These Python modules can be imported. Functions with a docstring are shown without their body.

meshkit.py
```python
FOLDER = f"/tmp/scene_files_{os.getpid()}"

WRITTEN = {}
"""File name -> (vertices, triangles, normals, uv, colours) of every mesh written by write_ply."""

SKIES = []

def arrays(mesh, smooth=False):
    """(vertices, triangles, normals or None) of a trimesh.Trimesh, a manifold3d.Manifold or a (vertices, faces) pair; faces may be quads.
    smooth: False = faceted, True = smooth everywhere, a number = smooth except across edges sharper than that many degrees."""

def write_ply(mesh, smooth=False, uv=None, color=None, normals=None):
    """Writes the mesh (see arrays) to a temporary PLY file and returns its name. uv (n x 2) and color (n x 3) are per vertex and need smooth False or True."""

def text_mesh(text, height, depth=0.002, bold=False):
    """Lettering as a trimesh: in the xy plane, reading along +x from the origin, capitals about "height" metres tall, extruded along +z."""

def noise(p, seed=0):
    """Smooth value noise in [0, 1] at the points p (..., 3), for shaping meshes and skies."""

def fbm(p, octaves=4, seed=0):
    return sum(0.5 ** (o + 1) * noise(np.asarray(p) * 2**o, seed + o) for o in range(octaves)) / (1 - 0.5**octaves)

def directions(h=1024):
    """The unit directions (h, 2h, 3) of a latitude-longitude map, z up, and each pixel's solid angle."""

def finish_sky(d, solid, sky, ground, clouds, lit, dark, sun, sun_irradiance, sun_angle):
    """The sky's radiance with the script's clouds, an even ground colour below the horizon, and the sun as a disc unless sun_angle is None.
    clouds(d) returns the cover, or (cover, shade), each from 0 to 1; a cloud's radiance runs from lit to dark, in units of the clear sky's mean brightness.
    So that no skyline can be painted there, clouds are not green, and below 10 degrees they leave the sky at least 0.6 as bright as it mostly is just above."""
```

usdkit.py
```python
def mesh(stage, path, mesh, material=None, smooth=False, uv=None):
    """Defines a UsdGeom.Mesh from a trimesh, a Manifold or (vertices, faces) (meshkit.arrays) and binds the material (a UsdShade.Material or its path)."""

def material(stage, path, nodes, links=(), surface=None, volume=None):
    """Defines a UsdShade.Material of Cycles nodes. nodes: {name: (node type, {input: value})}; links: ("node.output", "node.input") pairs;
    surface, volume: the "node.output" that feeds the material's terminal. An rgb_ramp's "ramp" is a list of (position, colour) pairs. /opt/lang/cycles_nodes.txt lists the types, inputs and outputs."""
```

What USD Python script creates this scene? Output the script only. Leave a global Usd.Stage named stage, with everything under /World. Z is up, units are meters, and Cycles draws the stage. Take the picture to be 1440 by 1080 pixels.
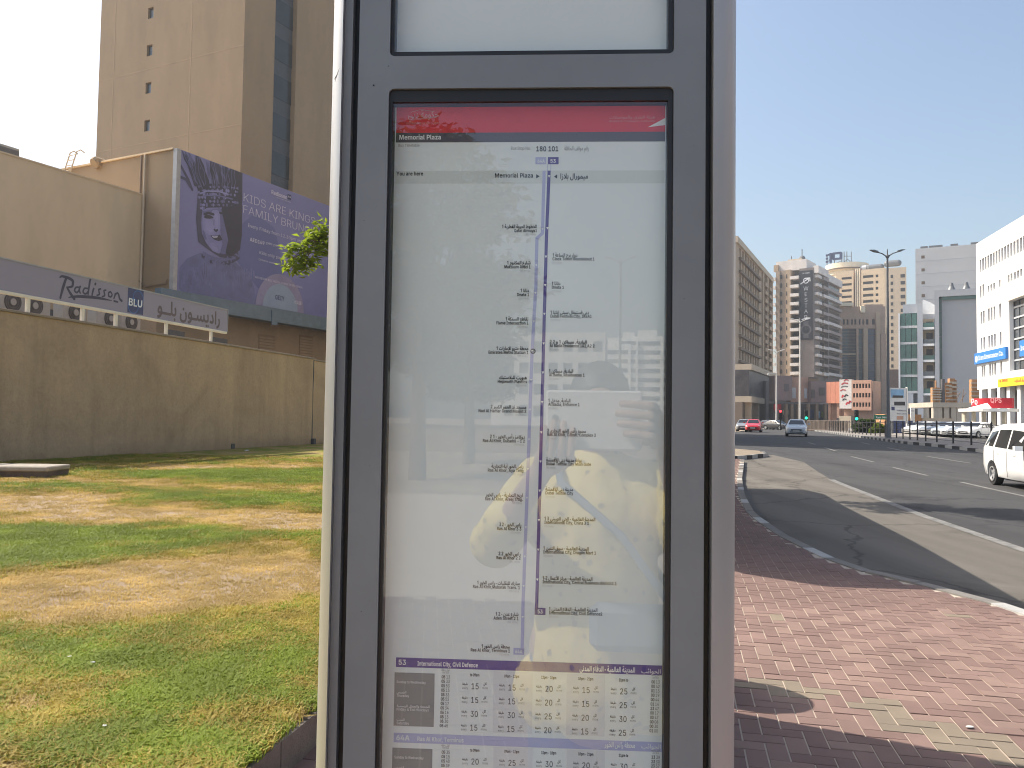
import math, random, glob, functools
import numpy as np, trimesh, shapely
from shapely.geometry import Polygon, box as sbox
from shapely import affinity
from PIL import Image, ImageDraw, ImageFont
from pxr import Usd, UsdGeom, UsdLux, UsdShade, Sdf, Gf, Vt
import usdkit, meshkit

stage = Usd.Stage.CreateInMemory()
UsdGeom.Xform.Define(stage, '/World')
rng = np.random.default_rng(7)
RAD = math.radians

# ---------------------------------------------------------------- camera
EYE = np.array([0.0, 0.0, 1.55])
FOCAL = 1123.5                       # in units of a picture 1440 wide
PITCH, ROLL = RAD(2.40), RAD(0.828)
FWD = np.array([0, math.cos(PITCH), math.sin(PITCH)])
_R, _U = np.array([1.0, 0, 0]), np.array([0, -math.sin(PITCH), math.cos(PITCH)])
RIGHT = _R * math.cos(ROLL) + _U * math.sin(ROLL)
UP = _U * math.cos(ROLL) - _R * math.sin(ROLL)
cam = UsdGeom.Camera.Define(stage, '/World/camera')
cam.CreateHorizontalApertureAttr(36.0)
cam.CreateVerticalApertureAttr(27.0)
cam.CreateFocalLengthAttr(36.0 * FOCAL / 1440)
cam.CreateClippingRangeAttr((0.02, 5000.0))
cam.AddTransformOp().Set(Gf.Matrix4d(*RIGHT, 0, *UP, 0, *(-FWD), 0, *EYE, 1))
cam.CreateExposureAttr(0.58)

# ---------------------------------------------------------------- sky and sun
SUN_AZ, SUN_EL = RAD(62), RAD(48)    # 62 degrees left of straight ahead
SUN = np.array([-math.sin(SUN_AZ) * math.cos(SUN_EL), math.cos(SUN_AZ) * math.cos(SUN_EL), math.sin(SUN_EL)])
usdkit.material(stage, '/World/Looks/sky', {
    'sky': ('sky_texture', {'sky_type': 'single_scattering', 'sun_disc': False, 'sun_elevation': SUN_EL,
                            'sun_rotation': math.atan2(SUN[0], SUN[1]), 'aerosol_density': 3.6, 'air_density': 1.25, 'ozone_density': 1.6, 'altitude': 0.0}),
    'bg': ('background_shader', {'strength': 0.13})}, [('sky.color', 'bg.color')], surface='bg.background')
dome = UsdLux.DomeLight.Define(stage, '/World/sky')
UsdShade.MaterialBindingAPI.Apply(dome.GetPrim()).Bind(UsdShade.Material.Get(stage, '/World/Looks/sky'))
dome.GetPrim().SetCustomDataByKey('kind', 'structure')
sun = UsdLux.DistantLight.Define(stage, '/World/sun')
sun.CreateIntensityAttr(1.2); sun.CreateAngleAttr(0.5); sun.CreateColorAttr((1.0, 0.93, 0.82))
sun.CreateNormalizeAttr(True)
_z = SUN; _x = np.cross([0, 0, 1.0], _z); _x /= np.linalg.norm(_x); _y = np.cross(_z, _x)
sun.AddTransformOp().Set(Gf.Matrix4d(*_x, 0, *_y, 0, *_z, 0, 0, 0, 80, 1))

# ---------------------------------------------------------------- measuring helpers
def ray(px, py):
    return FWD + RIGHT * (px - 720) / FOCAL - UP * (py - 540) / FOCAL
def sstep(a, b, x):
    t = np.clip((np.asarray(x, float) - a) / (b - a), 0, 1); return t * t * (3 - 2 * t)
def rise(x, y):                      # the street climbs a little away from the stop
    return 0.42 * sstep(20, 46, y) * sstep(-4, 2, x)
def on_plane(px, py, p, n):
    d = ray(px, py); return EYE + d * (np.dot(np.asarray(p) - EYE, n) / np.dot(d, n))
def at_z(px, py, z):
    d = ray(px, py); return EYE + d * ((z - EYE[2]) / d[2])
def at_y(px, py, y):
    d = ray(px, py); return EYE + d * (y / d[1])
def on_street(px, py, z=0.0):
    h = 0.0
    for _ in range(30):
        p = at_z(px, py, z + h); h = 0.5 * h + 0.5 * float(rise(p[0], p[1]))
    return at_z(px, py, z + h)

# ---------------------------------------------------------------- scene helpers
_used = {}
def numbered(parent, name):
    k = (parent, name); n = _used.get(k, 0); _used[k] = n + 1
    return f'{parent}/{name}' if n == 0 else f'{parent}/{name}_{n:03d}'
def tag(p, label=None, cat=None, group=None, kind=None):
    p = p.GetPrim() if hasattr(p, 'GetPrim') else p
    for k, v in (('label', label), ('category', cat), ('group', group), ('kind', kind)):
        if v: p.SetCustomDataByKey(k, v)
    return p
def thing(name, label, cat, loc=(0, 0, 0), rotz=0.0, group=None, kind=None, scale=None):
    x = UsdGeom.Xform.Define(stage, numbered('/World', name))
    x.AddTranslateOp().Set(Gf.Vec3d(*map(float, loc))); x.AddRotateZOp().Set(math.degrees(rotz))
    if scale: x.AddScaleOp().Set(Gf.Vec3f(*map(float, scale)))
    return tag(x, label, cat, group, kind)
def obj(name, mesh, m, parent=None, smooth=False, label=None):
    if isinstance(mesh, (list, tuple)) and len(mesh) and isinstance(mesh[0], trimesh.Trimesh): mesh = trimesh.util.concatenate(list(mesh))
    par = '/World' if parent is None else str(parent.GetPath())
    p = usdkit.mesh(stage, numbered(par, name), mesh, f'/World/Looks/{m}', smooth).GetPrim()
    if label: p.SetCustomDataByKey('label', label)
    return p
def struct(name, mesh, m, parent=None, smooth=False):
    p = obj(name, mesh, m, parent, smooth)
    if parent is None: p.SetCustomDataByKey('kind', 'structure')
    return p
def dup(root, loc, rotz, label, group=None, scale=None):
    was = root.GetCustomData()
    base = root.GetName()
    r = thing(base.rsplit('_', 1)[0] if base[-3:].isdigit() else base, label, was['category'], loc, rotz, group or was.get('group'), None, scale)
    r.GetReferences().AddInternalReference(root.GetPath()); r.SetInstanceable(True)
    return r

# ---------------------------------------------------------------- shape helpers
def bx(x0, x1, y0, y1, z0, z1, bev=0.0):
    if bev:
        b = min(bev, 0.45 * min(x1 - x0, y1 - y0, z1 - z0)); v = []
        for sx, sy, sz in np.ndindex(2, 2, 2):
            X, Y, Z = (x0, x1)[sx], (y0, y1)[sy], (z0, z1)[sz]
            ix, iy, iz = b * (1 - 2 * sx), b * (1 - 2 * sy), b * (1 - 2 * sz)
            v += [(X, Y + iy, Z + iz), (X + ix, Y, Z + iz), (X + ix, Y + iy, Z)]
        return trimesh.convex.convex_hull(np.array(v))
    m = trimesh.creation.box([x1 - x0, y1 - y0, z1 - z0]); m.apply_translation([(x0 + x1) / 2, (y0 + y1) / 2, (z0 + z1) / 2]); return m
def fbox(u0, u1, v0, v1, z0, z1): return bx(min(u0, u1), max(u0, u1), min(v0, v1), max(v0, v1), min(z0, z1), max(z0, z1))
def tube(pts, r, n=8, cap=True):
    pts = np.asarray(pts, float); r = np.broadcast_to(np.asarray(r, float), (len(pts),))
    t = np.gradient(pts, axis=0) if len(pts) > 2 else np.repeat([pts[1] - pts[0]], 2, 0)
    t /= np.maximum(np.linalg.norm(t, axis=1, keepdims=True), 1e-9)
    a = np.array([0, 0, 1.0]) if abs(t[0][2]) < 0.9 else np.array([1.0, 0, 0])
    V = []
    for i in range(len(pts)):
        x = np.cross(t[i], a); x /= np.linalg.norm(x) + 1e-12; y = np.cross(t[i], x); a = -y if False else a
        an = np.arange(n) * 2 * np.pi / n
        V.append(pts[i] + r[i] * (np.cos(an)[:, None] * x + np.sin(an)[:, None] * y))
    V = np.vstack(V); F = []
    for i in range(len(pts) - 1):
        for k in range(n):
            p, q = i * n + k, i * n + (k + 1) % n
            F += [(p, p + n, q), (q, p + n, q + n)]
    if cap:
        c0, c1 = len(V), len(V) + 1; V = np.vstack([V, pts[0], pts[-1]]); L = (len(pts) - 1) * n
        for k in range(n): F += [(c0, k, (k + 1) % n), (c1, L + (k + 1) % n, L + k)]
    return trimesh.Trimesh(V, np.array(F), process=False)
def lathe(profile, n=24):
    return trimesh.creation.revolve(np.array(profile, float), sections=n)
def extr(poly, h, z0=0.0):
    if not isinstance(poly, (Polygon, shapely.MultiPolygon)): poly = Polygon(poly)
    ms = [trimesh.creation.extrude_polygon(g, h, engine='earcut') for g in getattr(poly, 'geoms', [poly]) if g.area > 1e-9]
    m = trimesh.util.concatenate(ms); m.apply_translation([0, 0, z0]); return m
def flat(poly):                      # a single sheet in the xy plane
    ms = []
    for g in getattr(poly, 'geoms', [poly]):
        if g.area < 1e-12: continue
        v, f = trimesh.creation.triangulate_polygon(g, engine='earcut')
        ms.append(trimesh.Trimesh(np.column_stack([v, np.zeros(len(v))]), f, process=False))
    m = trimesh.util.concatenate(ms)
    n = np.cross(m.vertices[m.faces[:, 1]] - m.vertices[m.faces[:, 0]], m.vertices[m.faces[:, 2]] - m.vertices[m.faces[:, 0]])[:, 2]
    f = m.faces.copy(); f[n < 0] = f[n < 0][:, ::-1]
    return trimesh.Trimesh(m.vertices, f, process=False)
M_XZ = np.array([[1, 0, 0, 0], [0, 0, -1, 0], [0, 1, 0, 0], [0, 0, 0, 1.0]])   # (x, y, depth) -> x, -depth, z=y : sheet facing -y
def upright(m, y=0.0):
    m = m.copy(); m.apply_transform(M_XZ); m.apply_translation([0, y, 0]); return m
def moved(m, x=0, y=0, z=0, rz=0.0):
    m = m.copy()
    if rz: m.apply_transform(trimesh.transformations.rotation_matrix(rz, [0, 0, 1]))
    m.apply_translation([x, y, z]); return m
def hull(pts): return trimesh.convex.convex_hull(np.asarray(pts, float))
def panel_with_holes(w0, w1, z0, z1, holes, y0, y1):
    """A wall slab in the x-z plane from depth y0 (front) to y1 with rectangular holes (x0,x1,z0,z1)."""
    p = sbox(w0, z0, w1, z1).difference(shapely.union_all([sbox(*(h[0], h[2], h[1], h[3])) for h in holes])) if holes else sbox(w0, z0, w1, z1)
    m = extr(p, y1 - y0); m.apply_transform(M_XZ); m.apply_translation([0, y1, 0]); return m

# ---------------------------------------------------------------- lettering
_FD = glob.glob('/opt/blender-*/*/datafiles/fonts')[0]
_AR = glob.glob(_FD + '/NotoSansArabic*')[0]
@functools.lru_cache(None)
def _font(kind, size):
    f = ImageFont.truetype(_AR if kind.startswith('ar') else _FD + '/Inter.woff2', size)
    try:
        ax = f.get_variation_axes()
        vals = []
        for a in ax:
            nm = a['name'].decode() if isinstance(a['name'], bytes) else str(a['name'])
            w = {'thin': 250, 'reg': 400, 'bold': 700, 'ar': 500, 'arb': 700}[kind]
            vals.append(w if 'eight' in nm else a['default'])
        f.set_variation_by_axes(vals)
    except Exception: pass
    return f
_F4 = dict(zip('بتثجحخسشصضطظعغفقكلمنهي', [0xFE8F, 0xFE95, 0xFE99, 0xFE9D, 0xFEA1, 0xFEA5, 0xFEB1, 0xFEB5, 0xFEB9, 0xFEBD, 0xFEC1, 0xFEC5, 0xFEC9, 0xFECD, 0xFED1, 0xFED5, 0xFED9, 0xFEDD, 0xFEE1, 0xFEE5, 0xFEE9, 0xFEF1]))
_F4['ئ'] = 0xFE89
_F2 = dict(zip('اةدذرزوىأإآؤ', [0xFE8D, 0xFE93, 0xFEA9, 0xFEAB, 0xFEAD, 0xFEAF, 0xFEED, 0xFEEF, 0xFE83, 0xFE87, 0xFE81, 0xFE85]))
def shape_arabic(s):
    s = s.replace('لا', '\u0001').replace('لأ', '\u0002').replace('لإ', '\u0003')
    f2 = dict(_F2); f2.update({'\u0001': 0xFEFB, '\u0002': 0xFEF7, '\u0003': 0xFEF9}); out = []
    def joins_next(c): return c in _F4 or c == 'ـ'
    def is_ar(c): return c in _F4 or c in f2 or c == 'ـ'
    for i, c in enumerate(s):
        prev = i > 0 and joins_next(s[i - 1]); nxt = i + 1 < len(s) and is_ar(s[i + 1])
        if c in _F4: out.append(chr(_F4[c] + (3 if prev and nxt else 1 if prev else 2 if nxt else 0)))
        elif c in f2: out.append(chr(f2[c] + (1 if prev else 0)))
        else: out.append(c)
    res, i, out = [], 0, out[::-1]
    while i < len(out):              # keep digit runs left to right
        j = i
        while j < len(out) and out[j] in '0123456789-&': j += 1
        if j > i: res += out[i:j][::-1]; i = j
        else: res.append(out[i]); i += 1
    return ''.join(res)
@functools.lru_cache(None)
def glyphs(text, kind='reg', size=64):
    """Lettering as a polygon with its capitals 1 tall, its bounding box starting at 0, 0 (baseline kept)."""
    if kind.startswith('ar'): text = shape_arabic(text)
    font = _font(kind, size); x0, y0, x1, y1 = font.getbbox(text, anchor='ls')
    im = Image.new('L', (int(x1 - x0 + 8), int(y1 - y0 + 8)))
    ImageDraw.Draw(im).text((4 - x0, 4 - y0), text, 255, font, anchor='ls')
    on = np.pad(np.asarray(im) > 120, ((0, 0), (1, 1))).astype(np.int8)
    r, s = np.nonzero(np.diff(on, axis=1) == 1); e = np.nonzero(np.diff(on, axis=1) == -1)[1]
    g = shapely.union_all(shapely.box(s, -r - 1, e, -r)).buffer(0.6).buffer(-0.6).simplify(0.55)
    k = 1 / (0.727 * size)
    return affinity.affine_transform(g, [k, 0, 0, k, -4 * k, (4 - y0) * k])
def lettering(text, x, z, h, kind='reg', width=None, align='l', size=64):
    """Polygon of the text with its baseline at (x, z), capitals h tall, stretched to width if given."""
    g = glyphs(text, kind, size); a = g.bounds; w = a[2] - a[0]
    sx = h if width is None else width / w
    ww = w * sx; ox = {'l': x, 'r': x - ww, 'c': x - ww / 2}[align]
    return affinity.affine_transform(g, [sx, 0, 0, h, ox - a[0] * sx, z])

# ---------------------------------------------------------------- materials
def mat(name, col, rough=0.6, var=0.12, scale=3.0, bump=0.0, bscale=60.0, metal=0.0, spec=0.5, coat=0.0, detail=5, tint=None, obj_random=0.0, stretch=None, extra=None):
    """A principled material whose colour wanders a little with position."""
    c = np.array(col, float); lo, hi = c * (1 - var), np.minimum(c * (1 + var), 0.95)
    if tint is not None: lo = np.array(tint, float)
    n = {'g': ('geometry', {}), 'm': ('mapping', {'scale': stretch or (1, 1, 1)}), 'n': ('noise_texture', {'scale': scale, 'detail': detail, 'roughness': 0.62}),
         'r': ('rgb_ramp', {'ramp': [(0.3, lo), (0.7, hi)]}), 'p': ('principled_bsdf', {'roughness': rough, 'metallic': metal, 'specular_ior_level': spec, 'coat_weight': coat})}
    l = [('g.position', 'm.vector'), ('m.vector', 'n.vector'), ('n.fac', 'r.fac')]
    last = 'r.color'
    if obj_random:
        n.update({'o': ('object_info', {}), 'mr': ('map_range', {'from_min': 0, 'from_max': 1, 'to_min': 1 - obj_random, 'to_max': 1 + obj_random}), 'h': ('hsv', {'hue': 0.5, 'saturation': 1.0, 'fac': 1.0})})
        l += [('o.random', 'mr.value'), ('mr.result', 'h.value'), (last, 'h.color')]; last = 'h.color'
    l.append((last, 'p.base_color'))
    if bump:
        n.update({'bn': ('noise_texture', {'scale': bscale, 'detail': 6, 'roughness': 0.65}), 'b': ('bump', {'strength': bump, 'distance': 0.02})})
        l += [('g.position', 'bn.vector'), ('bn.fac', 'b.height'), ('b.normal', 'p.normal')]
    usdkit.material(stage, f'/World/Looks/{name}', n, l, surface='p.BSDF')
def glassy(name, col, rough=0.05, spec=0.8):
    mat(name, col, rough, 0.25, 0.15, spec=spec)
# ================================================================ materials of the ground
def asphalt(name, c, rot, stain=.45):
    c = np.array(c); usdkit.material(stage, f'/World/Looks/{name}', {'g': ('geometry', {}), 'm1': ('mapping', {'rotation': (0, 0, rot), 'scale': (1.1, .035, 1)}), 'n1': ('noise_texture', {'scale': 1.0, 'detail': 5, 'roughness': .6}), 'n2': ('noise_texture', {'scale': .45, 'detail': 9, 'roughness': .68, 'distortion': .6}), 'n3': ('noise_texture', {'scale': 130, 'detail': 3, 'roughness': .8}),
        'v': ('voronoi_texture', {'feature': 'distance_to_edge', 'scale': .22, 'randomness': 1.0}), 'dn': ('noise_texture', {'scale': 2.2, 'detail': 6}), 'dv': ('mix', {'mix_type': 'linear_light', 'fac': .35}), 'cr': ('rgb_ramp', {'ramp': [(0, (.45, .45, .45)), (.006, (.6, .6, .6)), (.012, (1, 1, 1)), (1, (1, 1, 1))]}),
        'r1': ('rgb_ramp', {'ramp': [(.32, c * (1 - stain)), (.5, c), (.72, c * 1.22)]}), 'r2': ('rgb_ramp', {'ramp': [(.30, (.62, .61, .60)), (.47, (1, 1, 1)), (.70, (1.0, 1.0, 1.0))]}), 'r3': ('rgb_ramp', {'ramp': [(.25, (.55, .55, .55)), (.5, (1, 1, 1)), (.75, (1.4, 1.38, 1.34))]}),
        'x1': ('mix', {'mix_type': 'multiply', 'fac': .8}), 'x2': ('mix', {'mix_type': 'multiply', 'fac': .75}), 'x3': ('mix', {'mix_type': 'multiply', 'fac': .8}), 'b': ('bump', {'strength': .5, 'distance': .012}), 'p': ('principled_bsdf', {'roughness': .82, 'specular_ior_level': .35})},
        [('g.position', 'm1.vector'), ('m1.vector', 'n1.vector'), ('g.position', 'n2.vector'), ('g.position', 'n3.vector'), ('g.position', 'dn.vector'), ('g.position', 'dv.color1'), ('dn.color', 'dv.color2'), ('dv.color', 'v.vector'), ('v.distance', 'cr.fac'), ('n1.fac', 'r1.fac'), ('n2.fac', 'r2.fac'), ('n3.fac', 'r3.fac'),
         ('r1.color', 'x1.color1'), ('r2.color', 'x1.color2'), ('x1.color', 'x2.color1'), ('r3.color', 'x2.color2'), ('x2.color', 'x3.color1'), ('cr.color', 'x3.color2'), ('x3.color', 'p.base_color'), ('n3.fac', 'b.height'), ('b.normal', 'p.normal')], surface='p.BSDF')
asphalt('asphalt', (0.056, 0.055, 0.055), RAD(14), .25); asphalt('asphalt_pale', (0.140, 0.127, 0.108), RAD(12), .22)
mat('sand_ground', (0.2769, 0.2154, 0.1462), 0.95, 0.2, 0.6, bump=0.3, bscale=20)
mat('joint_sand', (0.4769, 0.4000, 0.3231), 0.95, 0.1, 6)
BR = [(0.220, 0.139, 0.116), (0.240, 0.154, 0.129), (0.202, 0.126, 0.106), (0.262, 0.174, 0.142)]
for i, c in enumerate(BR): mat(f'brick_red_{i}', c, 0.8, 0.18, 1.6, detail=9, bump=0.5, bscale=220)
BB = [(0.25, 0.20, 0.145), (0.23, 0.187, 0.137)]
for i, c in enumerate(BB): mat(f'brick_beige_{i}', c, 0.8, 0.18, 1.6, detail=9, bump=0.5, bscale=220)
usdkit.material(stage, '/World/Looks/brick_mixed', {
    'g': ('geometry', {}), 'r': ('rgb_ramp', {'ramp': [(0, BR[2]), (0.35, BR[0]), (0.7, BR[1]), (1, BR[3])]}), 'n': ('noise_texture', {'scale': 1.6, 'detail': 9, 'roughness': 0.72}),
    'k': ('map_range', {'from_min': 0.3, 'from_max': 0.7, 'to_min': 0.82, 'to_max': 1.16}), 'h': ('hsv', {'hue': 0.5, 'saturation': 1.0, 'fac': 1.0}),
    'bn': ('noise_texture', {'scale': 220, 'detail': 4}), 'b': ('bump', {'strength': 0.5, 'distance': 0.02}), 'p': ('principled_bsdf', {'roughness': 0.8})},
    [('g.random_per_island', 'r.fac'), ('g.position', 'n.vector'), ('n.fac', 'k.value'), ('k.result', 'h.value'), ('r.color', 'h.color'), ('h.color', 'p.base_color'),
     ('g.position', 'bn.vector'), ('bn.fac', 'b.height'), ('b.normal', 'p.normal')], surface='p.BSDF')
mat('kerb_grey', (0.2077, 0.1923, 0.1731), 0.85, 0.15, 5, bump=0.4, bscale=90)
mat('kerb_white', (0.4000, 0.3923, 0.3692), 0.7, 0.1, 7, bump=0.3, bscale=90)
mat('kerb_black', (0.035, 0.035, 0.038), 0.7, 0.2, 7)
mat('kerb_stone_brown', (0.2077, 0.1808, 0.1538), 0.9, 0.2, 6, bump=0.6, bscale=70)
mat('line_paint', (0.1923, 0.1846, 0.1692), 0.8, 0.3, 6, tint=(0.11, 0.11, 0.105))
mat('concrete', (0.3077, 0.2846, 0.2538), 0.85, 0.12, 1.4, bump=0.3, bscale=40)
mat('slab_base', (0.13, 0.095, 0.07), 0.95, 0.3, 4, bump=0.6, bscale=30)  # dark tone stands for the shade on the sides of the slab
mat('slab_stone', (0.3462, 0.3077, 0.2538), 0.9, 0.15, 4, bump=0.5, bscale=30)
mat('median_paving', (0.2308, 0.2077, 0.1846), 0.9, 0.15, 1.5, bump=0.3, bscale=40)
mat('litter_white', (0.6, 0.58, 0.53), 0.7)
mat('iron_dark', (0.06, 0.055, 0.05), 0.7, 0.2, 8, bump=0.3, bscale=60)
for nm, c in (('grass_green', (0.3569, 0.4579, 0.0497)), ('grass_olive', (0.6426, 0.5042, 0.1051)), ('grass_straw', (0.9000, 0.6767, 0.2709))):
    c = np.array(c); usdkit.material(stage, f'/World/Looks/{nm}', {'g': ('geometry', {}), 'n': ('noise_texture', {'scale': 2.2, 'detail': 7}), 'a': ('math', {'math_type': 'multiply_add', 'value2': .6, 'value3': -.05}), 's': ('math', {'math_type': 'multiply_add', 'value2': .5}), 'r': ('rgb_ramp', {'ramp': [(.2, c * .5), (.5, c), (.8, np.minimum(c * np.array([1.6, 1.4, 1.5]), .9))]}), 'p': ('principled_bsdf', {'roughness': .6, 'specular_ior_level': .3}), 't': ('translucent_bsdf', {}), 'm': ('mix_closure', {'fac': .3})},
        [('g.position', 'n.vector'), ('n.fac', 'a.value1'), ('g.random_per_island', 's.value1'), ('a.value', 's.value3'), ('s.value', 'r.fac'), ('r.color', 'p.base_color'), ('r.color', 't.color'), ('p.BSDF', 'm.closure1'), ('t.BSDF', 'm.closure2')], surface='m.closure')
usdkit.material(stage, '/World/Looks/lawn_soil', {
    'a': ('attribute', {'attribute': 'dry'}), 'g': ('geometry', {}), 'n': ('noise_texture', {'scale': 14, 'detail': 8, 'roughness': 0.75}),
    'm': ('math', {'math_type': 'multiply_add', 'value2': 0.55, 'value3': -0.275}), 's': ('math', {'math_type': 'add'}),
    'r': ('rgb_ramp', {'ramp': [(0.0, (0.14, 0.22, 0.035)), (0.3, (0.22, 0.25, 0.045)), (0.48, (0.34, 0.275, 0.09)), (0.66, (0.43, 0.305, 0.15)), (0.85, (0.50, 0.37, 0.235)), (1.0, (0.47, 0.36, 0.25))]}),
    'bn': ('noise_texture', {'scale': 55, 'detail': 6, 'roughness': 0.8}), 'b': ('bump', {'strength': 0.9, 'distance': 0.05}), 'p': ('principled_bsdf', {'roughness': 0.95, 'specular_ior_level': 0.1})},
    [('g.position', 'n.vector'), ('n.fac', 'm.value1'), ('m.value', 's.value1'), ('a.fac', 's.value2'), ('s.value', 'r.fac'), ('r.color', 'p.base_color'), ('g.position', 'bn.vector'), ('bn.fac', 'b.height'), ('b.normal', 'p.normal')], surface='p.BSDF')

def draped(xs, ys, z, poly=None):
    X, Y = np.meshgrid(xs, ys); V = np.column_stack([X.ravel(), Y.ravel(), (rise(X, Y) + z).ravel()]); w = len(xs)
    i = np.arange(len(ys) - 1)[:, None] * w + np.arange(w - 1)[None]
    i = i.ravel(); F = np.vstack([np.column_stack([i, i + 1, i + w + 1]), np.column_stack([i, i + w + 1, i + w])])
    m = trimesh.Trimesh(V, F, process=False)
    if poly is not None:
        c = V[F].mean(1); keep = shapely.contains_xy(poly, c[:, 0], c[:, 1]); m = trimesh.Trimesh(V, F[keep], process=False)
    return m
def draped_poly(poly, z, step=1.5):
    """A sheet over a polygon that follows the rise of the street: strips across y."""
    x0, y0, x1, y1 = poly.bounds; ms = []
    ys = np.unique(np.concatenate([np.clip(np.arange(18, 50, step), y0, y1), [y0, y1]]))
    for a, b in zip(ys[:-1], ys[1:]):
        g = poly.intersection(sbox(x0 - 1, a, x1 + 1, b))
        g = shapely.MultiPolygon([q for q in getattr(g, 'geoms', [g]) if q.geom_type == 'Polygon' and q.area > 1e-6])
        if g.is_empty: continue
        m = flat(g); v = m.vertices.copy(); v[:, 2] = rise(v[:, 0], v[:, 1]) + z; ms.append(trimesh.Trimesh(v, m.faces, process=False))
    return trimesh.util.concatenate(ms)

# ================================================================ ground, road, bay
xs = np.unique(np.concatenate([np.linspace(-900, -60, 12), np.arange(-60, 80, 2.0), np.linspace(80, 1200, 16)]))
ys = np.unique(np.concatenate([np.linspace(-700, -40, 10), np.arange(-40, 60, 2.0), np.linspace(60, 1500, 24)]))
struct('ground', draped(xs, ys, -0.20), 'sand_ground')
road = Polygon([(3.0, -60), (60, -60), (60, 30), (70, 90), (130, 200), (260, 460), (215, 480), (40, 130), (14, 60), (8, 40), (3.0, 20)])
struct('road', draped_poly(road, -0.12), 'asphalt')
bay = Polygon([(3.2, 13), (3.5, 5), (3.9, 0), (3.9, -14), (5.6, -8), (6.35, 4), (6.81, 10.66), (7.43, 14.47), (9.17, 22.95), (11.04, 30.22), (11.1, 34.0), (8.6, 31), (5.0, 26), (3.6, 20)])
struct('bus_bay', draped_poly(bay, -0.112), 'asphalt_pale')
gut = shapely.LineString([(5.6, -8), (6.35, 4), (6.81, 10.66), (7.43, 14.47), (9.17, 22.95)]).buffer(0.09, cap_style='flat')
struct('bay_edge_line', draped_poly(gut, -0.106), 'line_paint')
for a, b in [((11.72, 17.2), (12.83, 22.86)), ((13.02, 25.05), (13.5, 28.3)), ((13.93, 30.74), (14.35, 33.8)), ((11.0, 11.5), (11.4, 14.2)), ((17.72, 30.9), (17.98, 34.6)), ((15.2, 37.5), (15.9, 40.6)), ((16.9, 44.5), (17.8, 48)), ((18.8, 38.2), (19.5, 41.5)), ((20.6, 46), (21.9, 50))]:
    p = shapely.LineString([a, b]).buffer(0.06, cap_style='flat'); struct('lane_marking', draped_poly(p, -0.114), 'line_paint')
# ================================================================ brick pavement with its kerb stones
KERB = [(4.7, 2.0), (4.42, 5.5), (4.29, 6.94), (4.08, 7.72), (3.74, 8.54), (3.70, 9.3), (3.76, 10.82), (4.08, 13.39), (4.85, 16.6), (6.2, 21.5), (8.6, 29.5)]
PAVE = Polygon([(4.9, -14)] + KERB + [(7.4, 31), (2.5, 14), (-0.48, 6), (-0.98, 3.5), (-2.1, -2), (-4.6, -14)])
ST = RAD(12.0)
su, sv = np.array([math.cos(ST), -math.sin(ST)]), np.array([math.sin(ST), math.cos(ST)])   # across, along the street
pav = thing('pavement', None, None, kind='structure')
inner = PAVE.buffer(-0.004)
v = draped_poly(inner, -0.0055); obj('bedding', v, 'joint_sand', pav)
kl = shapely.LineString([(4.9, -14)] + KERB); L = kl.length; s = 0.0; k = 0; lens = [0.9, 0.6, 0.8, 0.7]
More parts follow.
